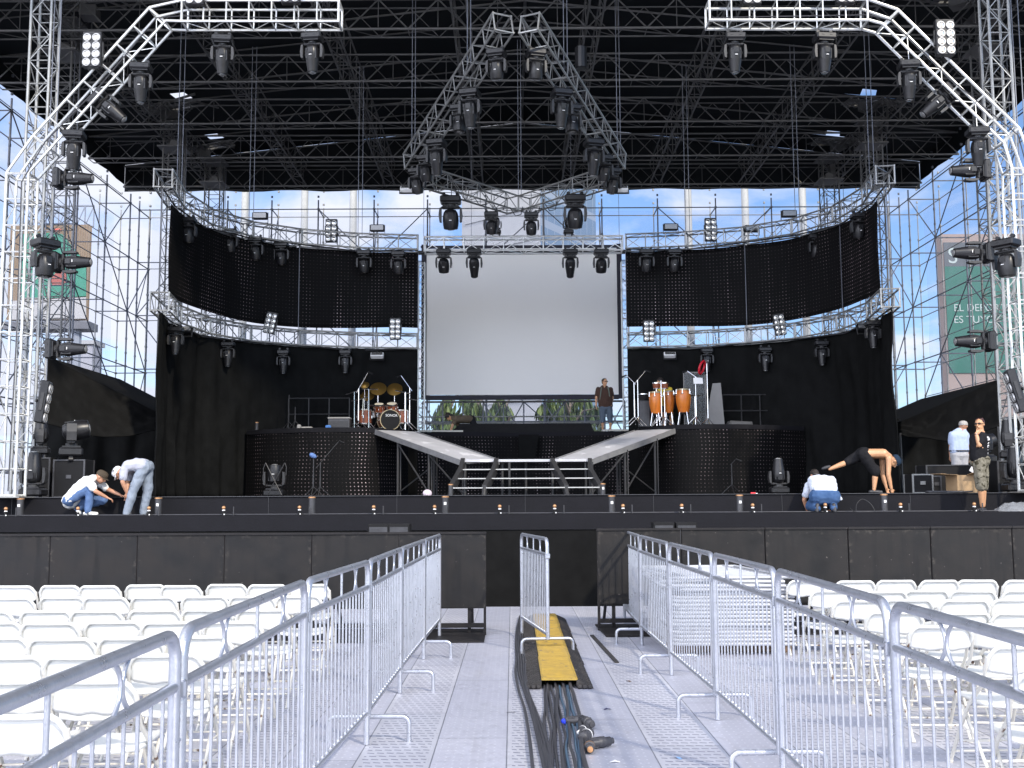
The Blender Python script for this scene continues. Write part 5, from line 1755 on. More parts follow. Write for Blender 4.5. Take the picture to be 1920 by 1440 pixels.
# congas ----------------------------------------------------------------
ZP = ZR + .04
S7 = 31.4 / FPX
def p7(px, py, Y=31.4): return at(px, py, Y)
def conga(px, top, bot, rmax, label, Y):
    a, b = at(px, top, Y), at(px, bot, Y); H = a.z - b.z
    t = thing('conga_drum', label, 'drum', (a.x, Y, b.z), 0, 'amber conga drums on the right riser')
    prof = [(rmax * .62, 0), (rmax * .66, .01)]
    for k in range(13):
        u = k / 12; prof.append((rmax * (.66 + .36 * math.sin(min(1, u * 1.18) * PI * .62) ** 1.1 - .0 * u - (.12 * max(0, u - .75) / .25)), .02 + u * (H - .05)))
    mb = MB(); mb.lathe(prof, 24); mb.build('shell', M_['wood'], t, True)
    mb = MB(); mb.lathe([(rmax * .95, H - .05), (rmax * .95, H - .01), (rmax * .9, H - .008)], 24); mb.build('rim', M_['hoop'], t, True)
    mb = MB(); mb.lathe([(rmax * .9, H - .012), (rmax * .3, H)], 20); mb.build('drumhead', M_['skinhead'], t, True)
    mb = MB(); mb.lathe([(rmax * .68, 0), (rmax * .68, .05)], 20); mb.build('foot_ring', M_['black'], t, True)
    for k in range(6):
        a_ = 2 * PI * k / 6 + .25; c, s = math.cos(a_), math.sin(a_)
        mb = MB(); rr = rmax * 1.0
        mb.tube((c * rr, s * rr, H - .02), (c * (rr + .005), s * (rr + .005), H - .13), .008, 5); mb.bbox((c * (rr + .004), s * (rr + .004), H - .13), (.05, .05, .045), .012)
        mb.build('lug', M_['chrome'], t)
    zf = b.z - ZP
    for k in range(4):
        a_ = 2 * PI * k / 4 + .5
        mb = MB(); mb.tube((math.cos(a_) * rmax * .6, math.sin(a_) * rmax * .6, .1), (math.cos(a_) * rmax * 1.0, math.sin(a_) * rmax * 1.0, -zf + .008), .011, 6); mb.build('stand_leg', M_['chrome'], t)


conga(1229, 734, 778, .18, 'amber conga drum, leftmost of the three', 29.5)
conga(1254, 732, 777, .155, 'amber conga drum, middle one under the small bongos', 29.8)
conga(1281, 729, 776, .205, 'amber conga drum, rightmost and widest of the three', 29.5)
for px, nm in ((1231, 'left'), (1246, 'right')):
    p = at(px, 723, 29.35)
    t = thing('bongo_drum', 'small chrome rimmed bongo drum over the congas, %s one' % nm, 'drum', (p.x, 29.35, p.z), 0, 'small bongos over the congas')
    mb = MB(); mb.lathe([(.085, -.09), (.1, -.02), (.105, .06)], 18); mb.build('shell', M_['drumred'], t, True)
    mb = MB(); mb.lathe([(.11, .05), (.112, .08), (.1, .082)], 18); mb.lathe([(.09, -.095), (.092, -.075)], 18); mb.build('rim', M_['chrome'], t, True)
    mb = MB(); mb.lathe([(.1, .079), (.03, .084)], 18); mb.build('drumhead', M_['skinhead'], t, True)
    mb = MB(); mb.tube((0, .05, -.09), (0, .05, ZP - p.z + .01), .014, 6)
    for k in range(3): mb.tube((0, .05, ZP - p.z + .25), (.24 * math.cos(k * 2.1), .05 + .24 * math.sin(k * 2.1), ZP - p.z + .01), .011, 5)
    mb.build('stand', M_['chrome'], t)
for px, h, lb, bm in ((1197, 1.22, 'bright chrome stand left of the congas', (.22, .26)), (1241, 1.2, 'bright chrome stand in front of the middle conga', None), (1306, 1.3, 'chrome stand right of the congas holding a music sheet', (-.22, .16)), (1190, 1.15, 'second chrome stand at the left edge of the percussion set', (-.2, .2)), (1328, 1.75, 'tall grey stand beside the grey board holding the red ring', None)):
    mic_stand(px, 803, 29.15 if px != 1328 else 29.9, ZP, h, lb, bm)
t = thing('splash_cymbal', 'small bronze cymbal on a low stand right of the congas', 'cymbal', (at(1303, 742, 29.7).x, 29.7, at(1303, 742, 29.7).z))
mb = MB(); mb.lathe([(.2, 0), (.05, .02), (.01, .03)], 18); mb.build('plate', M_['brass'], t, True)
mb = MB(); mb.tube((0, 0, 0), (0, 0, ZP - t.location.z + .01), .012, 6)
for k in range(3): mb.tube((0, 0, ZP - t.location.z + .25), (.2 * math.cos(k * 2.1), .2 * math.sin(k * 2.1), ZP - t.location.z + .01), .01, 5)
mb.build('stand', M_['chrome'], t)
t = thing('timbale', 'dark small drum with orange glint behind the left chrome stands', 'drum', (at(1207, 745, 30.1).x, 30.1, ZP))
zz1 = at(1207, 745, 30.1).z - ZP
mb = MB(); mb.lathe([(.16, zz1 - .08), (.16, zz1 + .08)], 18); mb.build('shell', M_['black'], t, True)
mb = MB(); mb.lathe([(.165, zz1 + .07), (.165, zz1 + .09)], 18); mb.build('rim', M_['chrome'], t, True)
mb = MB(); mb.bbox((0, 0, (zz1 - .08) / 2), (.3, .3, zz1 - .1), .02); mb.build('case_stand', M_['tubegrey'], t)
p = at(1316, 689, 29.85)
t = thing('red_ring', 'red ring shaped tambourine hanging high beside the grey board', 'tambourine', p)
mb = MB(); M = Matrix.Rotation(R(20), 4, 'Y') @ Matrix.Rotation(R(55), 4, 'Z') @ Matrix.Rotation(PI / 2, 4, 'X')
mb.path([M @ V((.13 * math.cos(a * .3927), .18 * math.sin(a * .3927), 0)) for a in range(16)], .034, 8, closed=True); mb.build('frame', M_['red'], t, True)
mb = MB(); mb.tube((.06, 0, -.12), (.12, .05, -.2), .012, 5); mb.build('clip', M_['chrome'], t)
p = at(1309, 714, 29.1)
mb = MB(); mb.box((0, 0, 0), (.25, .01, .17), Matrix.Rotation(R(-15), 3, 'X')); o_ = mb.build('music_sheet', M_['paper']); o_.location = p; tag(o_, 'white music sheet on the stand right of the congas', 'sheet')
# acrylic shield and grey slanted board
t = thing('acrylic_shield', 'clear acrylic shield panel with grey edges behind the music sheet', 'shield', (at(1304, 800, 30.3).x, 30.3, ZP))
mac, t__, b__, X__ = newmat('clear acrylic', .1); b__.inputs['Base Color'].default_value = (.3, .32, .33, 1); b__.inputs['Alpha'].default_value = .18
zt_ = at(1304, 698, 30.3).z - ZP
mb = MB(); mb.box((0, 0, zt_ / 2), (.58, .012, zt_ - .02)); mb.build('panel', mac, t)
mb = MB()
for s in (-1, 1): mb.box((s * .3, 0, zt_ / 2), (.02, .022, zt_))
mb.box((0, 0, zt_), (.6, .022, .02)); mb.build('frame', M_['panelgrey'], t)
p = at(1340, 800, 30.5)
t = thing('grey_board', 'pale grey slanted board standing at the right of the percussion set', 'board', (p.x, 30.5, ZP))
mb = MB()
def q7(px, py): q = at(px, py, 30.5); return (q.x - p.x, q.z - ZP)
c4 = [q7(1321, 799), q7(1359, 797), q7(1351, 718), q7(1336, 719)]
c4[0] = (c4[0][0], .005); c4[1] = (c4[1][0], .005)
mb.prism(c4, -.02, .02); mb.build('panel', M_['panelgrey'], t)
mb = MB(); mb.tube((.1, .02, 1.0), (.1, .5, .01), .015, 6); mb.build('rear_strut', M_['fixgrey'], t)
p = at(1385, 800, 29.6); t = thing('floor_wedge', 'flat grey floor monitor on the percussion riser beside the grey board', 'speaker', (p.x, 29.5, ZP))
mb = MB(); mb.prism([(-.33, 0), (.33, 0), (.3, .1), (-.28, .13)], -.2, .2); mb.build('cabinet', M_['fixgrey'], t); mb = MB(); mb.box((0, -.203, .06), (.5, .006, .05)); mb.build('grille', M_['tubegrey'], t)
p = at(1412, 922, 22.5); t = thing('red_connector', 'small red and white connector lying on the stage floor near the right floor lamp', 'connector', (p.x, 22.5, FL))
mb = MB(); mb.tube((-.05, 0, .025), (.05, 0, .025), .024, 8); mb.build('plug', M_['red'], t); mb = MB(); mb.tube((.05, 0, .02), (.09, 0, .02), .014, 6); mb.build('tip', M_['label'], t)
mic_stand(1373, 925, 24.5, FL, .7, 'small dark stand on the stage floor beside the right floor lamp', (.1, .1), m=M_['fixture'])

# ================================================================== DECK: cable ramp and cables
def ramp_seg(y0, y1, label):
    xc = lambda y: .39 + (y - 9.6) * .006
    o = V((xc(y0), y0, 0)); t = thing('cable_ramp', label, 'cable ramp', o, 0, 'yellow lidded cable ramps on the deck')
    L = y1 - y0
    mb = MB()
    for s in (-1, 1):
        poly = [(s * .15, .001), (s * .295, .001), (s * .285, .014), (s * .16, .07), (s * .15, .07)]
        if s > 0: poly = poly[::-1]
        mb.prism(poly, 0, L - .01)
    for k in range(12):
        y = L * (k + .5) / 12
        for s in (-1, 1): mb.box((s * .222, y, .045), (.12, .03, .006), Matrix.Rotation(s * R(24), 3, 'Y'))
    for s in (-1, 1):
        for k in range(3): mb.bbox((s * (.175 + .045 * k), -.02, .02), (.04, .06, .03), .008)
    mb.build('rubber_flank', M_['rubber'], t)
    mb = MB(); mb.box((0, L / 2, .076), (.30, L - .02, .016))
    for k in range(int(L / .045)): mb.box((.153, .03 + k * .045, .076), (.012, .022, .012))
    for k in range(int(L / .06)):
        mb.box((0, .04 + k * .06, .0855), (.27, .016, .004))
    mb.build('lid', M_['yellow'], t)


ramp_seg(9.55, 10.9, 'yellow and black cable ramp section nearest the camera')
ramp_seg(10.9, 12.25, 'yellow and black cable ramp section under the single middle barrier')
ramp_seg(12.25, 13.6, 'yellow and black cable ramp section just behind the middle barrier')
ramp_seg(13.6, 14.95, 'yellow and black cable ramp section farthest from the camera')

rnd = random.Random(4)
names = ['first', 'second', 'third', 'fourth', 'fifth', 'sixth', 'seventh', 'eighth', 'ninth', 'tenth', 'eleventh']
for k in range(11):
    x0_ = .262 + k * .0235; x1_ = .19 + k * .0245; r = [.011, .009, .012, .010, .011, .009, .010, .011, .009, .012, .015][k]
    pts = []
    for i in range(14):
        y = 9.75 - i * .31; f = i / 13
        z = r + .003 + (.016 if k % 3 == 1 else 0)
        pts.append((x0_ + (x1_ - x0_) * f * 1.1 + .009 * math.sin(i * .8 + k * 1.7) + .003 * math.sin(i * 2.1 + k) - (.02 if f > .6 else 0) * f, y, z))
    blue = k in (6, 8, 9)
    wire('heavy_cable', '%s cable lying on the deck in the middle bundle, %s from its left' % ('blue grey' if blue else 'black', names[k]), pts, r, M_['cableblue'] if blue else M_['cable'], n=4, group='cables running out of the cable ramp')
for k in range(5):
    base = [(.10, 15.2), (.05, 13.8), (.035, 12.4), (.045, 11.2), (.04, 10.3), (.075, 9.4), (.115, 8.6), (.145, 7.9), (.165, 7.2), (.175, 6.5), (.175, 5.8)]
    if k == 0: base = base[:4] + [(.035, 10.3), (.05, 9.4), (.085, 8.6), (.105, 7.9), (.12, 7.2), (.125, 6.5), (.12, 5.8)]
    off = [-.01, .012, .03, .05, .07][k]
    pts = [(x + off * (1 if i < 5 else .75) + .006 * math.sin(i * 1.3 + k), y, .013 + (.012 if (i + k) % 4 == 0 else 0)) for i, (x, y) in enumerate(base)]
    wire('heavy_cable', 'black cable swinging round the left flank of the cable ramp, %s from the outside' % names[k], pts, .0115, M_['cable'], n=6, group='cables running past the cable ramp')


def connector(x, y, rz, m2, label, r=.036):
    t = thing('cable_connector', label, 'connector', (x, y, 0), rz, 'large black plugs beside the cable bundle')
    mb = MB(); M = Matrix.Translation((0, 0, r + .004)) @ Matrix.Rotation(PI / 2, 4, 'Y')
    mb.lathe([(r * .7, -.09), (r, -.08), (r, -.02), (r * 1.12, -.015), (r * 1.12, .03), (r * .9, .035), (r * .9, .075), (r * .6, .085)], 16, M)
    for k in range(8): mb.box((-.05, math.cos(k * .785) * r, r + .004 + math.sin(k * .785) * r), (.05, .008, .008))
    mb.build('shell', M_['cable'], t, True)
    mb = MB(); mb.lathe([(r * .62, .083), (r * .62, .10), (r * .2, .102)], 14, M); mb.lathe([(r * 1.14, .0), (r * 1.14, .012)], 16, M); mb.build('contact_ring', m2, t, True)


connector(.455, 8.02, .2, M_['cable'], 'black plug lying against the blue taped cables, farthest of the cluster', .030)
connector(.515, 7.94, -1.2, M_['cable'], 'round black plug just right of the blue taped cables', .034)
connector(.475, 7.72, -1.9, M_['label'], 'black plug with a white face beside the cables, second of the cluster', .026)
connector(.485, 7.5, 1.2, M_['label'], 'black plug with a bright silver ring in the middle of the cluster', .036)
connector(.485, 7.2, -1.6, M_['copper'], 'black plug with a brass face, nearest of the cluster', .030)
connector(.56, 7.3, .5, M_['cable'], 'black plug lying outermost to the right of the cluster', .032)
mb = MB(); mb.bbox((0, 0, .022), (.09, .06, .038), .012, Matrix.Rotation(.2, 3, 'Z')); o_ = mb.build('blue_tape', M_['bluetape']); o_.location = (.385, 8.02, 0.006); tag(o_, 'bright blue tape wrapped over cables beside the plug cluster', 'tape')
# litter
for x, y, c, lb in ((.72, 8.6, (.03, .03, .1), 'dark scrap of litter on the ribbed deck right of the cables'), (1.02, 7.0, (.2, .35, .6), 'small blue scrap lying on a deck seam on the right'), (1.02, 9.9, (.15, .1, .08), 'tiny brown scrap on the smooth deck strip right'), (-.02, 8.5, (.2, .2, .22), 'tiny dark scrap on the deck left of the cables'), (.62, 6.9, (.8, .8, .8), 'tiny white scrap on the deck right of the plug cluster')):
    mb = MB(); mb.sheet([[(-.03, -.012, .004), (-.03, .012, .003)], [(0, -.016, .012), (0, .010, .009)], [(.03, -.01, .004), (.035, .012, .003)]]); o_ = mb.build('litter_scrap', mat('scrap', c, .6)); o_.location = (x, y, 0); o_.rotation_euler.z = x * 5; tag(o_, lb, 'litter')

# ================================================================== CROWD BARRIERS
HT = 1.212
def make_barrier(L, single_mid=False):
    """local: along +y from 0 to L, x = 0"""
    t = thing('crowd_barrier', 'x', 'barrier')
    g = M_['galv']
    rc = .09
    def corner(y, sgn):
        out = []
        for k in range(7):
            a = PI / 2 * k / 6
            out.append((0, y + sgn * rc * (1 - math.cos(a)), HT - rc + rc * math.sin(a) - .019) if True else None)
        return out
    y0, y1 = .035, L - .035
    pts = [(0, y0, .16)] + corner(y0, 1) + corner(y1, -1)[::-1] + [(0, y1, .004)]
    mb = MB(); mb.path(pts, .0195, 12); mb.build('outer_frame', g, t, True)
    zm, zb = 1.03, .205
    mb = MB(); mb.tube((0, y0 + .015, zm), (0, y1 - .015, zm), .0175, 12); mb.build('middle_rail', g, t, True)
    mb = MB(); mb.tube((0, y0 + .015, zb), (0, y1 - .015, zb), .0145, 10); mb.build('bottom_rail', g, t, True)
    mb = MB(); n = 17
    for k in range(1, n):
        y = y0 + (y1 - y0) * k / n
        mb.tube((0, y, zb + .008), (0, y, zm - .01), .0062, 8)
        mb.ball((0, y, zb + .016), .011, 6, 4)
    mb.tube((0, (y0 + y1) / 2, zm), (0, (y0 + y1) / 2, HT - .03), .0075, 8)
    mb.build('infill_bars', g, t, True)
    mb = MB()
    for f in (.25, .75):
        yc = y0 + (y1 - y0) * f
        for s in (-1, 1):
            mb.path([(0, yc + s * (.006 + .05 * abs(2 * k / 8 - 1) ** 2.2), zm + .012 + (HT - .035 - zm - .01) * k / 8) for k in range(9)], .007, 8)
    mb.build('scroll_bars', g, t, True)
    # bent foot at the near end
    mb = MB(); hw, hf = .27, .165
    q = [(-hw, y0 + .03, .004), (-hw, y0 + .03, hf - .05)]
    for k in range(1, 6):
        a = PI / 2 * k / 5; q.append((-hw + .05 * (1 - math.cos(a)), y0 + .03, hf - .05 + .05 * math.sin(a)))
    q2 = [(-x, y, z) for x, y, z in q[::-1]]
    mb.path(q + q2, .0165, 10)
    for s in (-1, 1): mb.tube((s * hw, y0 + .03, 0), (s * hw, y0 + .03, .02), .0195, 10)
    mb.build('foot', g, t, True)
    mb = MB()
    mb.bbox((0, y0 - .024, zm - .012), (.05, .03, .055), .006); mb.tube((0, y0 - .03, zm - .17), (0, y0 + .02, zm - .17), .01, 6)
    mb.tube((0, y1 + .01, zm - .19), (0, y1 + .034, zm - .19), .012, 6); mb.tube((0, y1 + .03, zm - .22), (0, y1 + .03, zm - .15), .008, 6)
    mb.tube((0, y0 - .028, .42), (0, y0, .42), .009, 6); mb.tube((0, y1 + .03, .40), (0, y1, .40), .009, 6)
    mb.build('hook', g, t)
    return t


proto_b = make_barrier(2.0); snap_b = snapshot(proto_b); bu = [False]


def barrier(A, B, label, group, swap=False):
    A, B = V((*A, 0)), V((*B, 0))
    if bu[0]: c = copy_snap(snap_b)
    else: c = proto_b; bu[0] = True
    d = B - A
    c.location = A; c.rotation_euler = (0, 0, math.atan2(-d.x, d.y)); c.scale = (1, d.length / 2.0, 1)
    tag(c, label, 'barrier', group)
    return c


LB = [(-1.03, 1.5), (-1.05, 3.5), (-1.055, 5.65), (-.97, 7.45), (-.948, 9.38), (-.91, 11.36), (-.865, 13.10)]
RBp = [(1.46, 2.2), (1.47, 4.33), (1.51, 6.36), (1.485, 8.2), (1.445, 10.26), (1.42, 12.35), (1.45, 14.5)]
for k in range(6):
    barrier(LB[k], LB[k + 1], 'galvanised crowd barrier, %s from the camera in the line left of the aisle' % ordn[k], 'barriers lining the left of the aisle')
for k in range(6):
    barrier(RBp[k], RBp[k + 1], 'galvanised crowd barrier, %s from the camera in the line right of the aisle' % ordn[k], 'barriers lining the right of the aisle')
c = barrier((.365, 11.55), (.10, 13.35), 'single galvanised crowd barrier standing alone over the yellow cable ramp', None)
c.location.z = .0

# stack of flat barriers
rs = random.Random(11)
mw = mat('worn orange timber', (.16, .10, .06), .8, 0, var=.2)
for k in range(2):
    t = thing('timber_block', 'worn timber block under the barrier stack, %s one' % ('near' if k == 0 else 'far'), 'block', (2.27, 11.75 + k * 1.2, 0))
    mb = MB(); mb.bbox((0, 0, .05), (1.3, .12, .1), .01); mb.build('beam', mw, t)


def make_flat():
    """lighter copy of a barrier lying flat: x along its length, y its height"""
    t = thing('stacked_barrier', 'x', 'barrier')
    mb = MB(); r = .019
    pts = [(-.98, -.55, 0), (-.98, .5, 0), (-.93, .56, 0), (.93, .56, 0), (.98, .5, 0), (.98, -.55, 0)]
    mb.path(pts, r, 8, closed=True); mb.tube((-.98, .42, 0), (.98, .42, 0), .016, 8); mb.tube((-.98, -.42, 0), (.98, -.42, 0), .016, 8)
    mb.build('outer_frame', M_['galvpale'], t, True)
    mb = MB()
    for q in range(1, 17): mb.tube((-.98 + 1.96 * q / 17, -.42, 0), (-.98 + 1.96 * q / 17, .42, 0), .009, 5, cap=False)
    mb.build('infill_bars', M_['galvpale'], t)
    return t


pf = make_flat(); sf = snapshot(pf)
NS = 18
for k in range(NS):
    c = pf if k == 0 else copy_snap(sf)
    wob = .012
    jut = (0, 0)
    if k > 12: jut = (rs.uniform(-.10, .10), rs.uniform(-.08, .12))
    c.location = (2.27 + rs.uniform(-wob, wob) + jut[0], 12.40 + rs.uniform(-wob, wob) + jut[1], .122 + k * .0395)
    c.rotation_euler = (rs.uniform(-.004, .004), 0, R(90) + rs.uniform(-.02, .02) + (.10 if k == NS - 1 else 0) + (-.12 if k == NS - 2 else 0))
    c.scale = (.98, 1.12, 1)
    tag(c, 'folded barrier lying flat in the stack, ' + ('the lowest' if k == 0 else 'the topmost' if k == NS - 1 else '%d up from the timber blocks' % (k + 1)), 'barrier', 'barriers stacked flat behind the right line')

# ================================================================== CHAIRS
def make_chair():
    t = thing('folding_chair', 'x', 'chair')
    pl, tb = M_['chair'], M_['chairtube']
    # seat
    g = []
    for i in range(13):
        u = i / 12; x = -.195 + .39 * u; row = []
        for j in range(11):
            v = j / 10; y = -.17 + .38 * v
            w_ = .195 * (1 - .16 * max(0, (v - .8) / .2) ** 2 - .10 * max(0, (.15 - v) / .15))
            z = .425 + .018 * ((2 * u - 1) ** 2) + .016 * max(0, v - .1) - .03 * max(0, (v - .88) / .12) ** 2
            row.append(((2 * u - 1) * w_, y, z))
        g.append(row)
    mb = MB(); mb.sheet(g); s = mb.build('seat', pl, t, True); md = s.modifiers.new('t', 'SOLIDIFY'); md.thickness = .022; md.offset = -1
    # backrest: rounded upper corners, slightly dished
    g = []
    for i in range(17):
        u = i / 16; a = 2 * u - 1; row = []
        top = .775 - .06 * max(0, (abs(a) - .70) / .30) ** 2.2
        bot = .618 + .010 * math.cos(a * 9) * .6 + .03 * max(0, (abs(a) - .7) / .3) ** 2
        for j in range(9):
            v = j / 8
            z = bot + (top - bot) * v
            y = -.245 - .05 * (z - .565) / .2 - .030 * (1 - a * a) + .012
            row.append((a * .202, y, z))
        g.append(row)
    mb = MB(); mb.sheet(g); s = mb.build('backrest', pl, t, True); md = s.modifiers.new('t', 'SOLIDIFY'); md.thickness = .016; md.offset = 0
    mb = MB()   # rolled rim of the backrest, part of the same moulded piece
    rim = [(r[-1][0], r[-1][1] - .018, r[-1][2]) for r in g]
    mb.path([(-.207, -.24, .64)] + [(x * 1.02, y, z + .002) for x, y, z in rim] + [(.207, -.24, .64)], .0135, 8)
    mb.build('top_rim', pl, t, True)
    for s in (-1, 1):
        x = s * .212
        mb = MB(); mb.path([(x, -.285, .72), (x, -.22, .56), (x, -.02, .40), (x, .12, .22), (x, .26, .008)], .0115, 8)
        mb.tube((x, .252, .02), (x, .262, 0), .015, 8); mb.build('leg', tb, t, True)
        x = s * .188
        mb = MB(); mb.path([(x, .15, .41), (x, -.02, .24), (x, -.22, .008)], .0105, 8)
        mb.tube((x, -.212, .02), (x, -.222, 0), .014, 8)
        mb.tube((x, -.02, .24), (x + s * .03, .09, .26), .005, 5)
        mb.build('leg', tb, t, True)
    mb = MB(); mb.tube((-.212, .17, .15), (.212, .17, .15), .008, 7); mb.tube((-.188, -.14, .10), (.188, -.14, .10), .008, 7); mb.tube((-.212, .215, .08), (.212, .215, .08), .007, 7)
    mb.build('crossbar', tb, t)
    return t


pc = make_chair(); sc2 = snapshot(pc); cu = [False]
rc_ = random.Random(21)


def chair(x, y, rz, label, group, tilt=0):
    if cu[0]: c = copy_snap(sc2)
    else: c = pc; cu[0] = True
    c.location = (x, y, 0); c.rotation_euler = (0, 0, rz); c.scale = (.985, 1, .98)
    tag(c, label, 'chair', group)


# rows: distance of the backrest, from nearest to farthest; x of the aisle end; how many
rowsL = [(4.45, -1.98, 2), (5.35, -1.98, 2), (6.15, -1.94, 3), (6.95, -1.96, 4), (7.8, -1.98, 5), (8.65, -1.96, 6), (9.85, -1.92, 7), (11.2, -2.06, 8)]
rn = ['nearest', 'second', 'third', 'fourth', 'fifth', 'sixth', 'seventh', 'farthest']
for r_, (Y, xe, n) in enumerate(rowsL):
    for k in range(n + 1):
        dz = .06 if (k % 2 and r_ == 7) else 0
        chair(xe - k * .418 + rc_.uniform(-.012, .012), Y + .27 + rc_.uniform(-.05, .05) - dz, rc_.uniform(-.05, .05) + .01,
              'white folding chair, %s from the aisle in the %s row left of the aisle' % (ordn[k], rn[r_]), 'white folding chairs left of the aisle')
rowsR = [(4.4, 2.36, 1), (5.3, 2.62, 1), (6.4, 2.88, 2), (7.4, 2.84, 3), (8.2, 2.86, 4), (9.15, 2.86, 5), (10.1, 2.92, 6), (11.3, 3.05, 7)]
for r_, (Y, xe, n) in enumerate(rowsR):
    for k in range(n + 1):
        chair(xe + k * .425 + rc_.uniform(-.014, .014), Y + .27 + rc_.uniform(-.08, .08), rc_.uniform(-.10, .10) - .03,
              'white folding chair, %s from the aisle in the %s row right of the aisle' % (ordn[k], rn[r_]), 'white folding chairs right of the aisle')
# ================================================================== PEOPLE
def solidify_union(mb, voxel, smooth=2):
    """fuse overlapping solids into one continuous skin"""
    me = bpy.data.meshes.new('u'); me.from_pydata(mb.v, [], mb.f)
    ob = bpy.data.objects.new('u', me); COL.objects.link(ob)
    m = ob.modifiers.new('r', 'REMESH'); m.mode = 'VOXEL'; m.voxel_size = voxel
    if smooth:
        s = ob.modifiers.new('s', 'SMOOTH'); s.iterations = smooth; s.factor = .5
    dg = bpy.context.evaluated_depsgraph_get(); dg.update()
    out = bpy.data.meshes.new_from_object(ob.evaluated_get(dg))
    bpy.data.objects.remove(ob); bpy.data.meshes.remove(me)
    return out


def fused(name, mb, m, parent, voxel=.014, smooth=2, wr=0.0, seed=1.0):
    me = solidify_union(mb, voxel, smooth)
    if wr:
        ns = [v.normal.copy() for v in me.vertices]
        for v, n in zip(me.vertices, ns):
            a = mnoise.noise(v.co * 9 + V((seed, 0, 0))); b = mnoise.noise(V((v.co.x * 15 + v.co.z * 7, v.co.y * 15, v.co.z * 15 - v.co.x * 6 + seed)))
            v.co += n * wr * (a + .7 * b)
    me.materials.clear(); me.materials.append(m)
    me.polygons.foreach_set('use_smooth', [True] * len(me.polygons))
    o = bpy.data.objects.new(name, me); COL.objects.link(o); o.parent = parent
    return o


def hand(mb, wrist, fdir, palm_n, side, curl=.5, k=1.0):
    """palm and five fingers; fdir: finger direction, palm_n: back-of-hand normal, side: thumb side vector"""
    f = V(fdir).normalized(); s = V(side); s = (s - f * s.dot(f)).normalized(); n = f.cross(s)
    if n.dot(V(palm_n)) < 0: n = -n
    w_ = V(wrist)
    for q in (-.028, -.01, .01, .028):
        mb.limb(w_ + s * q * .6 * k, w_ + f * .085 * k + s * q * k, .014 * k, .014 * k, 6)
    L = [.066, .075, .070, .055]
    for i, q in enumerate((.031, .011, -.010, -.030)):
        b = w_ + f * .088 * k + s * q * k
        d1 = (f * math.cos(curl * .6) - n * math.sin(curl * .6)); d2 = (f * math.cos(curl * 1.5) - n * math.sin(curl * 1.5)); d3 = (f * math.cos(curl * 2.2) - n * math.sin(curl * 2.2))
        b1 = b + d1 * L[i] * .45 * k; b2 = b1 + d2 * L[i] * .33 * k; b3 = b2 + d3 * L[i] * .27 * k
        mb.limb(b, b1, .0095 * k, .009 * k, 6); mb.limb(b1, b2, .009 * k, .0082 * k, 6); mb.limb(b2, b3, .0082 * k, .0072 * k, 6)
    t0 = w_ + f * .025 * k + s * .03 * k; t1 = t0 + (s * .75 + f * .6 - n * .2).normalized() * .042 * k; t2 = t1 + (f * .85 + s * .25 - n * .4 * curl).normalized() * .034 * k
    mb.limb(t0, t1, .013 * k, .0105 * k, 6); mb.limb(t1, t2, .0105 * k, .009 * k, 6)


def head_shape(mb, c, face, up, k=1.0):
    f = V(face).normalized(); u = V(up); u = (u - f * u.dot(f)).normalized(); s = f.cross(u)
    rot = Matrix((s, f, u)).transposed()
    c = V(c)
    mb.ball(c + u * .025 * k, .092 * k, 14, 10, (.86, 1.06, 1.0), rot)
    mb.ball(c - u * .045 * k + f * .018 * k, .068 * k, 12, 8, (.92, 1.05, 1.05), rot)
    mb.ball(c - u * .092 * k + f * .045 * k, .030 * k, 8, 6, (1.1, .9, .9), rot)                # chin
    mb.limb(c + f * .090 * k + u * .012 * k, c + f * .112 * k - u * .028 * k, .009 * k, .015 * k, 8)     # nose
    mb.limb(c + f * .088 * k - u * .056 * k - s * .016 * k, c + f * .088 * k - u * .056 * k + s * .016 * k, .0095 * k, .0095 * k, 6)   # lips
    mb.limb(c + f * .083 * k + u * .034 * k - s * .038 * k, c + f * .083 * k + u * .034 * k + s * .038 * k, .012 * k, .012 * k, 6)     # brow
    for q in (-1, 1):
        mb.ball(c + s * q * .083 * k - u * .005 * k, .026 * k, 8, 6, (.35, .7, 1.15), rot)
    return f, u, s, rot


def eyes(parent, c, face, up, k=1.0):
    f = V(face).normalized(); u = V(up); u = (u - f * u.dot(f)).normalized(); s = f.cross(u); c = V(c)
    mb = MB()
    for q in (-1, 1): mb.ball(c + f * .084 * k + u * .012 * k + s * q * .031 * k, .0125 * k, 8, 6)
    mb.build('eyes', M_['label'], parent, True)
    mb = MB()
    for q in (-1, 1): mb.ball(c + f * .0925 * k + u * .012 * k + s * q * .031 * k, .0062 * k, 8, 6)
    mb.build('pupils', M_['hair'], parent, True)


def shades(parent, c, face, up, k=1.0):
    f = V(face).normalized(); u = V(up); u = (u - f * u.dot(f)).normalized(); s = f.cross(u); rot = Matrix((s, f, u)).transposed(); c = V(c)
    mb = MB()
    for q in (-1, 1):
        mb.ball(c + f * .095 * k + u * .012 * k + s * q * .034 * k, .030 * k, 10, 6, (1.0, .3, .62), rot)
        mb.tube(c + f * .09 * k + u * .014 * k + s * q * .062 * k, c + s * q * .088 * k + u * .01 * k, .0045 * k, 5)
    mb.tube(c + f * .104 * k + u * .015 * k - s * .012 * k, c + f * .104 * k + u * .015 * k + s * .012 * k, .004 * k, 5)
    mb.build('sunglasses', M_['hair'], parent, True)


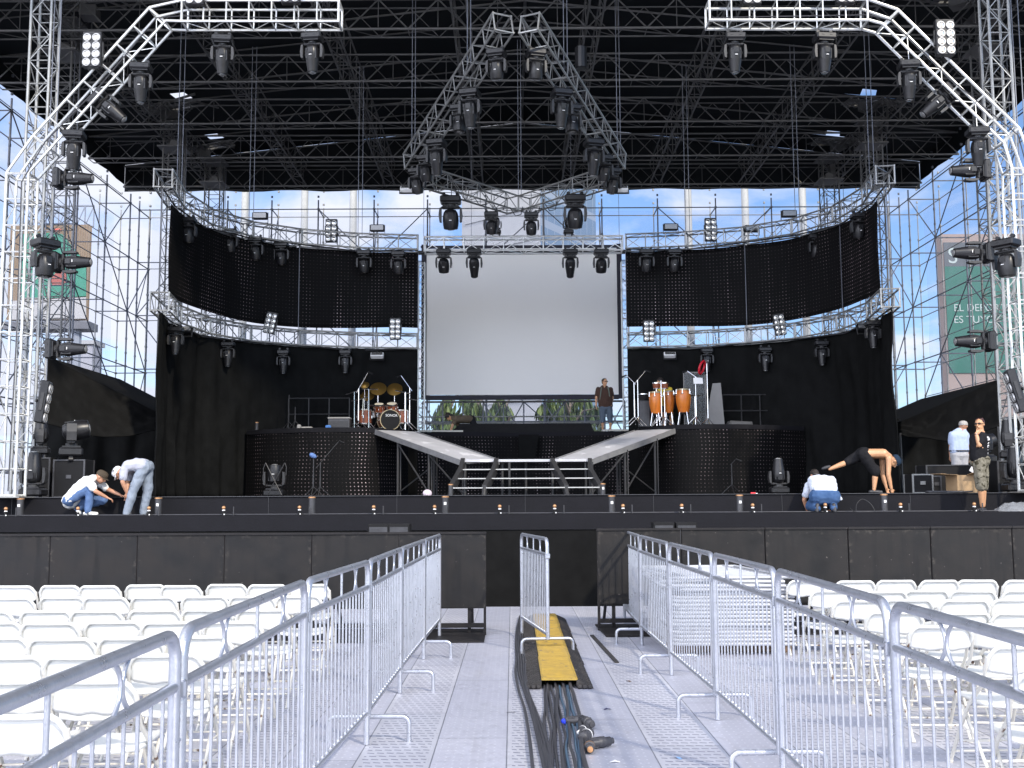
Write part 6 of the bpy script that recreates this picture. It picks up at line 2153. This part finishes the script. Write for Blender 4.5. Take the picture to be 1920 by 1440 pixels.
def cap(parent, c, face, up, m, k=1.0, brim_dir=None, mark=None, name='cap'):
    f = V(face).normalized(); u = V(up); u = (u - f * u.dot(f)).normalized(); s = f.cross(u); rot = Matrix((s, f, u)).transposed(); c = V(c)
    mb = MB()
    prof = [(.100, .018), (.105, .04), (.100, .075), (.082, .105), (.05, .122), (.01, .128)]
    M = Matrix.Translation(c) @ rot.to_4x4() @ Matrix.Diagonal((.93 * k, 1.08 * k, k, 1))
    mb.lathe(prof, 20, M)
    o = mb.build(name, m, parent, True)
    b = V(brim_dir).normalized() if brim_dir else f
    bs = b.cross(u).normalized()
    g = []
    for i in range(11):
        a = -1 + 2 * i / 10; row = []
        for j in range(4):
            v = j / 3
            q = c + u * (.030 - .012 * a * a - .015 * v) * k + b * (.088 + .075 * v * math.sqrt(max(0, 1 - a * a * .85)) - .03 * a * a) * k + bs * a * .075 * k
            row.append(q)
        g.append(row)
    mb = MB(); mb.sheet(g); br = mb.build('brim', m, o, True); md = br.modifiers.new('t', 'SOLIDIFY'); md.thickness = .006
    return o


def hair(parent, c, face, up, k=1.0, m=None, long=0):
    f = V(face).normalized(); u = V(up); u = (u - f * u.dot(f)).normalized(); s = f.cross(u); rot = Matrix((s, f, u)).transposed(); c = V(c)
    mb = MB()
    mb.ball(c + u * .042 * k - f * .016 * k, .094 * k, 14, 9, (.92, 1.04, .92), rot)
    mb.ball(c - f * .05 * k - u * (.01 + long) * k, .07 * k, 10, 8, (1.05, .7, 1.0 + long * 4), rot)
    for i in range(26):
        a = i * 2.4; z = .02 + .09 * ((i * 7) % 10) / 10
        mb.ball(c + u * (z + .012) * k + (s * math.cos(a) * .9 + f * (math.sin(a) * .95 - .18)) * .082 * math.sqrt(max(.05, 1 - (z / .14) ** 2)) * k, .017 * k, 6, 4)
    return fused('hair', mb, m or M_['hair'], parent, .010, 1)


def shoe(parent, heel, toe, m, k=1.0, name='shoe', up=(0, 0, 1)):
    heel, toe = V(heel), V(toe); d = (toe - heel); L = d.length; d.normalize(); u = V(up); u = (u - d * u.dot(d)).normalized(); s = d.cross(u)
    mb = MB()
    for t_, w_, h_ in ((0, .034, .06), (.25, .036, .065), (.5, .038, .05), (.75, .044, .035), (.95, .036, .026)):
        q = heel + d * L * t_
        mb.ball(q + u * h_ * .5 + s * .006, w_, 10, 6, (1, 1, max(.5, h_ / w_ * .55)))
        if t_: pass
    for a, b, r1, r2 in ((0, .5, .036, .038), (.5, .95, .038, .034)):
        mb.limb(heel + d * L * a + u * .03, heel + d * L * b + u * .026, r1, r2, 10)
    return fused(name, mb, m, parent, .010, 2)


def torso(mb, pel, chest, neckb, sd, w0, w1, d0, ex=0.0, belly=0.0, f=None):
    """stack of side-by-side limbs from the hips to the shoulders; sd: unit vector across the shoulders"""
    sd = V(sd).normalized()
    P, Cc, N = V(pel), V(chest), V(neckb)
    mid = P.lerp(Cc, .5) + (V(f) * belly if f else V((0, 0, 0)))
    for q in (-1, -.33, .33, 1):
        a = P + sd * w0 * q * .62; m_ = mid + sd * (w0 * .6 + w1 * .35) * q * .62; b = Cc + sd * w1 * q * .62
        r = d0 * (1 if abs(q) < .5 else .9) + ex
        mb.limb(a, m_, r * 1.02, r * .97 + (belly * .25 if abs(q) < .5 else 0), 10); mb.limb(m_, b, r * .97, r * .98, 10)
    for q in (-1, 1):
        mb.limb(Cc + sd * w1 * q * .62, N + sd * q * .05, d0 * .82 + ex, .06 + ex, 10)


def arm(mb, sh, el, wr, k=1.0, ex=0.0, upto=1.0, fore=True):
    sh, el, wr = V(sh), V(el), V(wr)
    e2 = sh.lerp(el, upto)
    mb.limb(sh, e2, (.056 + ex) * k, (.056 + ex + (.042 - .056) * upto) * k, 10)
    if fore:
        mb.limb(el, el.lerp(wr, .35), .042 * k, .041 * k, 10); mb.limb(el.lerp(wr, .35), wr, .041 * k, .027 * k, 10)


def leg(mb, hip, kn, an, k=1.0, ex=0.0, part='all', to=1.0):
    hip, kn, an = V(hip), V(kn), V(an)
    if part in ('all', 'thigh'):
        e = hip.lerp(kn, to if part == 'thigh' else 1)
        mb.limb(hip, e, (.088 + ex) * k, (.088 + ex + (.058 - .088) * (to if part == 'thigh' else 1)) * k, 12)
    if part in ('all', 'shin'):
        cf = kn.lerp(an, .3); e = kn.lerp(an, to)
        mb.limb(kn, cf, (.056 + ex) * k, (.057 + ex) * k, 12); mb.limb(cf, e, (.057 + ex) * k, (.034 + ex * 1.2) * k, 12)


def person(label, origin, rz=0, scale=1.0):
    t = thing('person', label, 'person', origin, rz)
    t.scale = (scale,) * 3
    return t


denim = cloth('blue denim', (.07, .125, .26), col2=(.12, .19, .35), vs=5)
denim_dark = cloth('dark denim', (.035, .075, .17), col2=(.07, .13, .26), vs=5)
denim_pale = cloth('washed denim', (.20, .24, .30), col2=(.30, .34, .40), vs=4)
white_c = cloth('white cotton', (.80, .80, .78), .03)
grey_c = cloth('light grey cotton', (.42, .43, .50), .06)
brown_c = cloth('brown jersey', (.075, .045, .035), .15)
black_c = cloth('black cotton', (.016, .016, .018), .2)
camo = mat('camouflage cotton', (.10, .09, .065), .9, 0, col2=(.26, .24, .19), vscale=17, spots=(.05, .045, .03), sp_scale=13, sp_lo=.55, bump=.4, bscale=9, spec=.1)
navy_c = cloth('navy cap cloth', (.02, .035, .06), .1)
mshoe_w = mat('white shoe leather', (.75, .75, .72), .5, 0, var=.1); mshoe_k = mat('dark shoe leather', (.03, .03, .035), .5, 0, var=.3)

# 1 crouching man, white shirt (faces +x)
U = 20.4 / FPX / 8.727
oz = lambda zx, zy, x0=600, z0=1108: (V(((zx - x0) * U, 0, (z0 - zy) * U)))
def L1(zx, zy, y=0.0): v = oz(zx, zy); v.y = y; return v
org = at(100 + 600 / 8.727, 967, 20.35); t = person('crouching man in white shirt, jeans and brown cap working on the left ledge', (org.x, 20.38, LEDGE))
shN, shF = L1(600, 545, -.17), L1(640, 560, .17); hipC = L1(270, 850); ch = L1(560, 560); nk = L1(640, 500)
hc = L1(748, 478)
elN, wrN = L1(735, 715, -.20), L1(880, 812, -.08); elF, wrF = L1(810, 680, .17), L1(1035, 768, .08)
knN, anN = L1(625, 640, -.12), L1(595, 1040, -.12); knF, anF = L1(770, 850, .12), L1(330, 985, .14)
b = MB(); torso(b, hipC, ch, nk, (0, 1, 0), .16, .19, .10)
b.limb(nk, hc, .055, .05); head_shape(b, hc, (.86, 0, -.5), (.5, 0, .86)); arm(b, shN, elN, wrN); arm(b, shF, elF, wrF)
leg(b, hipC + V((0, -.1, 0)), knN, anN); leg(b, hipC + V((0, .1, 0)), knF, anF)
hand(b, wrN, (.9, .2, -.4), (0, -.3, 1), (0, 1, 0), .7); hand(b, wrF, (.95, -.1, -.3), (0, 0, 1), (0, -1, 0), .6)
fused('body', b, M_['skin'], t, .011)
b = MB(); torso(b, hipC + V((.02, 0, .03)), ch, nk, (0, 1, 0), .165, .20, .112, .012, .03, (-.5, 0, .5)); arm(b, shN, elN, wrN, ex=.022, upto=.72, fore=False); arm(b, shF, elF, wrF, ex=.022, upto=.8, fore=False)
b.limb(hipC + V((-.02, 0, -.02)), hipC + V((.05, 0, .05)), .15, .14)
fused('shirt', b, white_c, t, .014, 2, .012)
b = MB(); leg(b, hipC + V((0, -.1, 0)), knN, anN, ex=.022); leg(b, hipC + V((0, .1, 0)), knF, anF, ex=.022); b.limb(hipC + V((0, -.07, 0)), hipC + V((0, .07, 0)), .125, .125)
fused('jeans', b, denim, t, .014, 2, .011, 3)
cap(t, hc, (.86, 0, -.5), (.5, 0, .86), cloth('brown cap cloth', (.07, .055, .04))); eyes(t, hc, (.86, 0, -.5), (.5, 0, .86))
shoe(t, L1(545, 1095, -.12), L1(745, 1095, -.12), mshoe_w); shoe(t, L1(285, 1000, .14), L1(375, 1085, .14), mshoe_w, up=(.6, 0, .7))

# 2 bending man, faces -x
org = at(100 + 1330 / 8.727, 965, 20.4); t = person('man bending double in grey shirt, pale jeans and white cap on the left ledge', (org.x, 20.42, LEDGE))
def L2(zx, zy, y=0.0): return V(((zx - 1330) * U, y, (1100 - zy) * U))
hip = L2(1490, 300); ch = L2(1230, 300); nk = L2(1140, 345); hc = L2(1052, 405)
fa, upv = (-.75, 0, -.66), (-.66, 0, .75)
fa, upv = (-.45, 0, -.89), (-.89, 0, .45)
knL, anL = L2(1320, 700, -.10), L2(1225, 1040, -.10); knR, anR = L2(1490, 700, .12), L2(1430, 1040, .12)
shN, elN, wrN = L2(1180, 370, -.18), L2(1175, 560, -.2), L2(1225, 730, -.12); shF, elF, wrF = L2(1180, 370, .18), L2(1150, 560, .15), L2(1170, 740, .08)
b = MB(); torso(b, hip, ch, nk, (0, 1, 0), .16, .19, .10); b.limb(nk, hc, .056, .05); head_shape(b, hc, fa, upv)
arm(b, shN, elN, wrN); arm(b, shF, elF, wrF); leg(b, hip + V((-.02, -.09, -.02)), knL, anL); leg(b, hip + V((-.02, .09, -.02)), knR, anR)
hand(b, wrN, (.1, .2, -1), (0, -1, 0), (-1, 0, 0), .8); hand(b, wrF, (-.1, -.1, -1), (0, 1, 0), (-1, 0, 0), .6); fused('body', b, M_['skin'], t, .011)
b = MB(); torso(b, hip + V((-.04, 0, .02)), ch, nk, (0, 1, 0), .165, .2, .11, .014, .02, (0, 0, 1)); arm(b, shN, elN, wrN, ex=.026, upto=.6, fore=False); arm(b, shF, elF, wrF, ex=.026, upto=.6, fore=False)
b.limb(L2(1370, 300, -.08), L2(1350, 340, -.1), .1, .06)
fused('shirt', b, grey_c, t, .014, 2, .012)
b = MB(); leg(b, hip + V((-.02, -.09, -.02)), knL, anL, ex=.03); leg(b, hip + V((-.02, .09, -.02)), knR, anR, ex=.03); b.limb(hip + V((0, -.07, -.01)), hip + V((0, .07, -.01)), .128, .128)
b.limb(anL.lerp(knL, .3), anL + V((0, 0, -.02)), .075, .075); b.limb(anR.lerp(knR, .3), anR + V((0, 0, -.02)), .075, .075)
fused('jeans', b, denim_pale, t, .014, 2, .012, 3)
c_ = cap(t, hc, fa, upv, cloth('white cap cloth', (.75, .74, .76)))
b = MB(); b.bbox(hc + V((-.07, -.085, .03)), (.05, .012, .05), .004); b.build('cap_emblem', M_['tubegrey'], c_); eyes(t, hc, fa, upv)
for a, y in ((1190, -.10), (1400, .12)): shoe(t, L2(a + 90, 1095, y), L2(a - 10, 1095, y), mshoe_k)

# 3 brown shirt man on the riser (faces camera, looks right)
S3 = 33.2 / FPX / 6
org = at(1100 + 210 / 6, 806, 33.2); t = person('standing man in brown top, denim shorts and sunglasses right of the screen', (org.x, 33.15, ZC + .001))
def L3(zx, zy, y=0.0): return V(((zx - 210) * S3, y, (885 - zy) * S3 * 1.0))
pel = L3(215, 600); ch = L3(205, 430); nk = L3(205, 385, .0); hc = L3(207, 322, -.01)
fa, upv = (.62, -.78, 0), (0, 0, 1)
b = MB(); torso(b, pel, ch, nk, (1, 0, 0), .15, .19, .105); b.limb(nk, hc, .06, .055); head_shape(b, hc, fa, upv, .95)
sL, eL, wL = L3(132, 405), L3(112, 500, .02), L3(108, 590, -.03); sR, eR, wR = L3(275, 405), L3(296, 500, .03), L3(282, 575, -.05)
arm(b, sL, eL, wL); arm(b, sR, eR, wR); hand(b, wL, (.05, -.05, -1), (-1, 0, 0), (0, -1, 0), .5, .95); hand(b, wR, (-.2, -.05, -1), (1, 0, 0), (0, -1, 0), .6, .95)
legs3 = ((L3(180, 620), L3(180, 745), L3(180, 850, .02)), (L3(255, 620), L3(265, 745, .02), L3(268, 850, .03)))
for h_, k_, a_ in legs3: leg(b, h_, k_, a_, .85)
fused('body', b, M_['skintan'], t, .011)
b = MB(); torso(b, pel + V((0, 0, .02)), ch, nk, (1, 0, 0), .175, .2, .115, .012, .05, (0, -1, 0)); arm(b, sL, eL, wL, ex=.022, upto=.62, fore=False); arm(b, sR, eR, wR, ex=.022, upto=.62, fore=False)
sh_ = fused('shirt', b, brown_c, t, .014, 2, .008)
b = MB()
for s in (-1, 1): b.path([nk + V((s * .1, -.08, .0)), ch + V((s * .12, -.15, 0)), L3(205, 520) + V((s * .15, -.13, 0)), L3(205, 560) + V((s * .17, -.05, 0))], .017, 6)
b.build('backpack_strap', cloth('grey green strap', (.16, .19, .16)), t, True)
b = MB()
for h_, k_, a_ in legs3: leg(b, h_, k_.lerp(a_, .12), a_, .95, ex=.03, part='thigh')
b.limb(pel + V((-.1, 0, -.02)), pel + V((.1, 0, -.02)), .12, .12); fused('shorts', b, cloth('denim shorts cloth', (.10, .13, .17)), t, .014, 2, .009)
hair(t, hc, fa, upv, .93); shades(t, hc, fa, upv, .95)
for h_, k_, a_ in legs3: shoe(t, a_ + V((0, .03, -a_.z)), a_ + V((.05, -.2, -a_.z)), mshoe_w)

# 4 worker crawling on the centre riser
S4 = 33.6 / FPX / 4.571
org = at(780 + 300 / 4.571, 808, 33.2); t = person('worker in brown crawling low beside the covered platform, one arm reaching down', (org.x, 33.35, ZC + .001))
def L4(zx, zy, y=0.0): return V(((zx - 300) * S4, y, (322 - zy) * S4))
pel = L4(470, 200, .3); ch = L4(350, 205, .0); nk = L4(315, 190, -.02); hc = L4(283, 185, -.06)
fa, upv = (-.3, -.3, -.9), (-.9, -.1, .2)
b = MB(); torso(b, pel, ch, nk, (.2, .95, .1), .15, .18, .10); b.limb(nk, hc, .055, .05); head_shape(b, hc, fa, upv)
s1, e1, w1 = L4(330, 225, -.12), L4(312, 262, -.18), L4(298, 305, -.2); s2, e2, w2 = L4(345, 225, .16), L4(362, 270, .15), L4(372, 305, .1)
arm(b, s1, e1, w1); arm(b, s2, e2, w2); hand(b, w1, (-.5, -.6, -.25), (0, 0, 1), (-1, 0, 0), .3); hand(b, w2, (-.5, -.6, -.25), (0, 0, 1), (-1, 0, 0), .3)
k1, a1 = L4(500, 285, .1), L4(590, 300, .35); k2, a2 = L4(520, 285, .45), L4(610, 300, .6)
leg(b, pel + V((0, -.09, 0)), k1, a1, .95); leg(b, pel + V((0, .09, 0)), k2, a2, .95); fused('body', b, M_['skintan'], t, .012)
b = MB(); torso(b, pel, ch, nk, (.2, .95, .1), .16, .19, .11, .014); arm(b, s1, e1, w1, ex=.02, upto=.5, fore=False); arm(b, s2, e2, w2, ex=.02, upto=.5, fore=False); fused('shirt', b, cloth('dusty brown shirt', (.13, .10, .07)), t, .015, 2, .006)
b = MB(); leg(b, pel + V((0, -.09, 0)), k1, a1, .95, ex=.02); leg(b, pel + V((0, .09, 0)), k2, a2, .95, ex=.02); b.limb(pel + V((0, -.06, 0)), pel + V((0, .06, 0)), .12, .12); fused('trousers', b, black_c, t, .015, 2, .005)
hair(t, hc, fa, upv, 1.15, long=.03)
shoe(t, a1 + V((.02, 0, -.03)), a1 + V((.1, 0, -.1)), mshoe_k); shoe(t, a2 + V((.02, 0, -.03)), a2 + V((.1, 0, -.1)), mshoe_k)

# 5 percussionist seated behind the congas
S5 = 30.4 / FPX / 6
org = at(1100 + 880 / 6, 800, 30.4); t = person('person in yellow shirt sitting behind the congas with head bowed', (org.x, 30.45, ZP))
def L5(zx, zy, y=0.0): return V(((zx - 880) * S5, y, (842 - zy) * S5))
pel = L5(900, 620, .15); ch = L5(895, 430, .02); nk = L5(870, 375, -.02); hc = L5(838, 322, -.08)
fa, upv = (-.75, -.5, -.45), (-.3, -.2, .9)
b = MB(); torso(b, pel, ch, nk, (.9, .3, 0), .15, .18, .10); b.limb(nk, hc, .055, .05); head_shape(b, hc, fa, upv)
s1, e1, w1 = L5(830, 400, -.08), L5(810, 480, -.15), L5(800, 430, -.3); s2, e2, w2 = L5(950, 400, .05), L5(970, 500, -.05), L5(930, 470, -.3)
arm(b, s1, e1, w1); arm(b, s2, e2, w2); hand(b, w1, (-.5, -.8, 0), (0, 0, 1), (-.5, .5, 0), .4); hand(b, w2, (-.5, -.8, 0), (0, 0, 1), (-.5, .5, 0), .4)
k1, a1 = L5(850, 640, -.3), L5(860, 810, -.22); k2, a2 = L5(950, 640, -.3), L5(935, 810, -.22)
leg(b, pel + V((-.08, 0, 0)), k1, a1, .95); leg(b, pel + V((.08, 0, 0)), k2, a2, .95); fused('body', b, M_['skintan'], t, .012)
b = MB(); torso(b, pel, ch, nk, (.9, .3, 0), .165, .19, .11, .012); arm(b, s1, e1, w1, ex=.022, upto=.6, fore=False); arm(b, s2, e2, w2, ex=.022, upto=.6, fore=False); fused('shirt', b, cloth('yellow cotton', (.70, .52, .06)), t, .015, 2, .005)
b = MB(); leg(b, pel + V((-.08, 0, 0)), k1, a1, ex=.03, part='thigh'); leg(b, pel + V((.08, 0, 0)), k2, a2, ex=.03, part='thigh'); b.limb(pel + V((-.06, 0, 0)), pel + V((.06, 0, 0)), .12, .12); fused('shorts', b, black_c, t, .015, 2, .005)
hair(t, hc, fa, upv, 1.05, long=.04)
for a_ in (a1, a2): shoe(t, V((a_.x, a_.y + .04, 0)), V((a_.x, a_.y - .18, 0)), mshoe_k)
p_ = t.location + pel
t = thing('drum_stool', 'round black drum stool under the person in yellow', 'stool', (p_.x, p_.y, ZP))
hz = pel.z - .12
b = MB(); b.lathe([(.15, hz - .07), (.16, hz - .04), (.16, hz - .01), (.12, hz)], 18); b.build('seat', M_['black'], t, True)
for k in range(3):
    b = MB(); b.tube((0, 0, hz - .1), (.2 * math.cos(k * 2.1), .2 * math.sin(k * 2.1), .01), .012, 6); b.build('leg', M_['chrome'], t)

# 6 kneeling man seen from behind (right)
S8 = 20.35 / FPX / 4.364
org = at(1480 + 310 / 4.364, 957, 20.35); t = person('kneeling man seen from behind in untucked white shirt and jeans on the right ledge', (org.x, 20.4, LEDGE))
def L6(zx, zy, y=0.0): return V(((zx - 310) * S8, y, (862 - zy) * S8))
pel = L6(300, 730, 0); ch = L6(315, 630, .28); nk = L6(305, 600, .42); hc = L6(288, 560, .50)
fa, upv = (-.05, .55, -.83), (-.1, .83, .5)
b = MB(); torso(b, pel, ch, nk, (1, 0, .0), .18, .22, .12); b.limb(nk, hc, .06, .055); head_shape(b, hc, fa, upv)
s1, e1, w1 = L6(215, 650, .36), L6(180, 760, .42), L6(215, 850, .5); s2, e2, w2 = L6(415, 650, .36), L6(430, 760, .42), L6(400, 850, .5)
arm(b, s1, e1, w1); arm(b, s2, e2, w2); hand(b, w1, (.2, .8, -.2), (0, 0, 1), (1, 0, 0), .4); hand(b, w2, (-.2, .8, -.2), (0, 0, 1), (-1, 0, 0), .4)
k1, a1 = L6(205, 815, .26), L6(215, 830, -.18); k2, a2 = L6(395, 815, .26), L6(345, 825, -.2)
leg(b, pel + V((-.12, 0, 0)), k1, a1); leg(b, pel + V((.12, 0, 0)), k2, a2); fused('body', b, M_['skin'], t, .012)
b = MB(); torso(b, pel + V((0, .06, .12)), ch + V((0, 0, .03)), nk, (1, 0, 0), .20, .25, .125, .02, .03, (0, 0, 1)); arm(b, s1, e1, w1, ex=.03, upto=.6, fore=False); arm(b, s2, e2, w2, ex=.03, upto=.6, fore=False)
b.limb(L6(370, 700, -.03), L6(425, 755, -.04), .08, .03); b.limb(L6(235, 672, -.05), L6(370, 690, -.05), .07, .07)
fused('shirt', b, cloth('white blue cotton', (.62, .66, .76), .04), t, .015, 2, .013)
b = MB(); leg(b, pel + V((-.12, 0, 0)), k1, a1, ex=.025); leg(b, pel + V((.12, 0, 0)), k2, a2, ex=.025); b.limb(pel + V((-.13, 0, -.01)), pel + V((.13, 0, -.01)), .17, .17)
fused('jeans', b, denim_dark, t, .015, 2, .006)
hair(t, hc, fa, upv, 1.0)
for a_, x in ((a1, -.02), (a2, .01)): shoe(t, V((a_.x, a_.y + .02, .13)), V((a_.x + x, a_.y - .02, .005)), mshoe_k, up=(0, -1, 0))

# 7 shirtless man (faces +x, one leg raised behind)
S7b = 21.3 / FPX / 4.364
org = at(1480 + 700 / 4.364, 922, 21.3); t = person('shirtless man in black shorts and dark cap leaning down with one leg raised behind', (org.x, 21.32, FL))
def L7(zx, zy, y=0.0): return V(((zx - 700) * S7b, y, (712 - zy) * S7b))
pel = L7(610, 385); ch = L7(770, 385); nk = L7(825, 410); hc = L7(868, 447)
fa, upv = (.35, 0, -.94), (.94, 0, .35)
b = MB(); torso(b, pel, ch, nk, (0, 1, 0), .15, .185, .10); b.limb(nk, hc, .058, .05); head_shape(b, hc, fa, upv)
s1, e1, w1 = L7(800, 425, -.19), L7(790, 560, -.2), L7(812, 672, -.18); s2, e2, w2 = L7(800, 425, .19), L7(800, 560, .2), L7(822, 668, .16)
arm(b, s1, e1, w1, 1.05); arm(b, s2, e2, w2, 1.05); hand(b, w1, (.25, 0, -.9), (0, -1, 0), (1, 0, 0), 1.0, .8); hand(b, w2, (.25, 0, -.9), (0, 1, 0), (1, 0, 0), .9, .8)
k1, a1 = L7(700, 540, -.1), L7(682, 680, -.1); k2, a2 = L7(500, 452, .1), L7(355, 508, .12)
leg(b, pel + V((0, -.09, -.02)), k1, a1, .98); leg(b, pel + V((0, .09, -.02)), k2, a2, .98); fused('body', b, M_['skintan'], t, .011)
b = MB(); leg(b, pel + V((0, -.09, -.02)), k1, a1, 1, ex=.035, part='thigh'); leg(b, pel + V((0, .09, -.02)), k2, a2, 1, ex=.03, part='thigh', to=.95); b.limb(pel + V((.02, -.07, 0)), pel + V((.02, .07, 0)), .128, .128)
b.limb(k1 + V((0, 0, .06)), k1 + V((0, 0, .01)), .10, .10)
fused('shorts', b, black_c, t, .014, 2, .011)
cap(t, hc, fa, upv, navy_c, 1.05, brim_dir=(.94, 0, .1)); eyes(t, hc, fa, upv)
shoe(t, L7(650, 708, -.1), L7(745, 708, -.1), mshoe_k); shoe(t, L7(355, 500, .12), L7(300, 515, .12), mshoe_k, up=(-.3, 0, .9))

# 8 man in light blue behind the case (seen from behind)
S9 = 24.0 / FPX / 4.364
org = at(1480 + 1405 / 4.364, 918, 24.0); t = person('man in light blue shirt and pale cap seen from behind in the right wing', (org.x, 24.0, FL))
def L8(zx, zy, y=0.0): return V(((zx - 1405) * S9, y, (705 - zy) * S9))
pel = L8(1405, 390); ch = L8(1405, 235); nk = L8(1430, 190); hc = L8(1448, 155)
fa, upv = (.5, .85, -.1), (.05, .1, 1)
b = MB(); torso(b, pel, ch, nk, (1, .1, 0), .16, .19, .10); b.limb(nk, hc, .058, .05); head_shape(b, hc, fa, upv)
s1, e1, w1 = L8(1352, 225), L8(1338, 310), L8(1345, 395, .1); s2, e2, w2 = L8(1465, 225), L8(1475, 310), L8(1492, 400, .05)
arm(b, s1, e1, w1); arm(b, s2, e2, w2); hand(b, w1, (0, .3, -1), (-1, 0, 0), (0, 1, 0), .6); hand(b, w2, (.1, .2, -1), (1, 0, 0), (0, 1, 0), .6)
LG = ((L8(1375, 400), L8(1375, 550), L8(1375, 680)), (L8(1435, 400), L8(1435, 550), L8(1435, 680)))
for q in LG: leg(b, *q)
fused('body', b, M_['skin'], t, .012)
b = MB(); torso(b, L8(1405, 350), ch, nk, (1, .1, 0), .17, .2, .11, .012); arm(b, s1, e1, w1, ex=.024, upto=.7, fore=False); arm(b, s2, e2, w2, ex=.024, upto=.7, fore=False); fused('shirt', b, cloth('light blue cotton', (.42, .50, .68), .05), t, .015, 2, .005)
b = MB()
for q in LG: leg(b, *q, ex=.025)
b.limb(pel + V((-.08, 0, 0)), pel + V((.08, 0, 0)), .128, .128); fused('trousers', b, cloth('pale grey cotton', (.40, .40, .42), .05), t, .015, 2, .005)
b = MB(); b.path([L8(1405, 355) + V((math.cos(k * .3927) * .215, math.sin(k * .3927) * .13, 0)) for k in range(16)], .016, 6, closed=True); b.build('belt', M_['cable'], t, True)
cap(t, hc, fa, upv, cloth('khaki cap cloth', (.40, .38, .36)))
for q in LG: shoe(t, V((q[2].x, -.03, 0)), V((q[2].x, .2, 0)), mshoe_k)

# 9 man in camouflage shorts (right ledge), body in three quarter view facing left
org = at(1480 + 1600 / 4.364, 955, 20.35); t = person('man in black shirt, camouflage shorts and sunglasses with hand at his collar on the right', (org.x, 20.42, LEDGE))
S0 = S8
def L9(zx, zy, y=0.0): return V(((zx - 1600) * S0, y, (846 - zy) * S0))
pel = L9(1592, 430); ch = L9(1598, 260); nk = L9(1610, 205); hc = L9(1606, 135)
fa, upv = (-.72, -.69, 0), (0, 0, 1)
sd = V((.55, -.8, 0)).normalized()
sd = V((.72, .55, 0)).normalized()
b = MB(); torso(b, pel, ch, nk, sd, .155, .185, .115); b.limb(nk, hc + V((.01, .01, -.03)), .062, .058); head_shape(b, hc, fa, upv)
s1 = ch + V((-.03, -.16, .05)); e1 = L9(1550, 310, -.24); w1 = L9(1535, 215, -.20)
s2 = ch + V((.12, .1, .05)); e2 = L9(1640, 330, .05); w2 = L9(1585, 330, -.15)
arm(b, s1, e1, w1, 1.08); arm(b, s2, e2, w2, 1.08); hand(b, w1, (.75, .15, .35), (-.4, -.6, .5), (0, 0, 1), .6); hand(b, w2, (-.9, -.1, .2), (0, 0, -1), (0, 0, 1), .8)
LG = ((L9(1570, 440, -.08), L9(1572, 640, -.10), L9(1588, 800, -.02)), (L9(1620, 440, .08), L9(1622, 640, .08), L9(1622, 800, .10)))
for q in LG: leg(b, *q, 1.06)
fused('body', b, M_['skintan'], t, .011)
b = MB(); torso(b, L9(1590, 400), ch, nk + V((0, 0, -.03)), sd, .17, .195, .125, .014, .03, (-.6, -.6, 0)); arm(b, s1, e1, w1, 1.1, ex=.026, upto=.62, fore=False); arm(b, s2, e2, w2, 1.1, ex=.026, upto=.7, fore=False); fused('shirt', b, black_c, t, .014, 2, .009)
b = MB()
rp_ = random.Random(3)
for k in range(26):
    f_ = k / 25
    z = L9(0, 240 + 145 * f_).z; x = L9(1662 - 22 * f_, 0).x
    b.bbox((x + rp_.uniform(-.012, .01), -.02 + rp_.uniform(-.03, .03), z), (.026 + rp_.uniform(0, .02), .05, .012 + rp_.uniform(0, .014)), .003, Matrix.Rotation(rp_.uniform(-.5, .5), 3, 'Y'))
b.build('back_print', M_['label'], t)
b = MB()
for h_, k_, a_ in LG: b.limb(h_, k_, .125, .105)
b.limb(pel + V((-.06, 0, .0)), pel + V((.06, 0, .0)), .135, .135); b.bbox(L9(1560, 560, -.17), (.12, .05, .15), .02); b.bbox(L9(1640, 540, .0), (.06, .14, .15), .02)
fused('shorts', b, camo, t, .014, 2, .009)
hair(t, hc, fa, upv, .97, mat('dark red brown hair', (.045, .012, .012), .5)); shades(t, hc, fa, upv)
b = MB(); b.path([w1 + V((.033 * math.cos(k * .785), .033 * math.sin(k * .785), -.01)) for k in range(8)], .007, 6, closed=True); b.build('wristwatch', M_['chrome'], t, True)
for h_, k_, a_ in LG: shoe(t, V((a_.x + .03, a_.y + .02, 0)), V((a_.x - .15, a_.y - .13, 0)), mshoe_k)
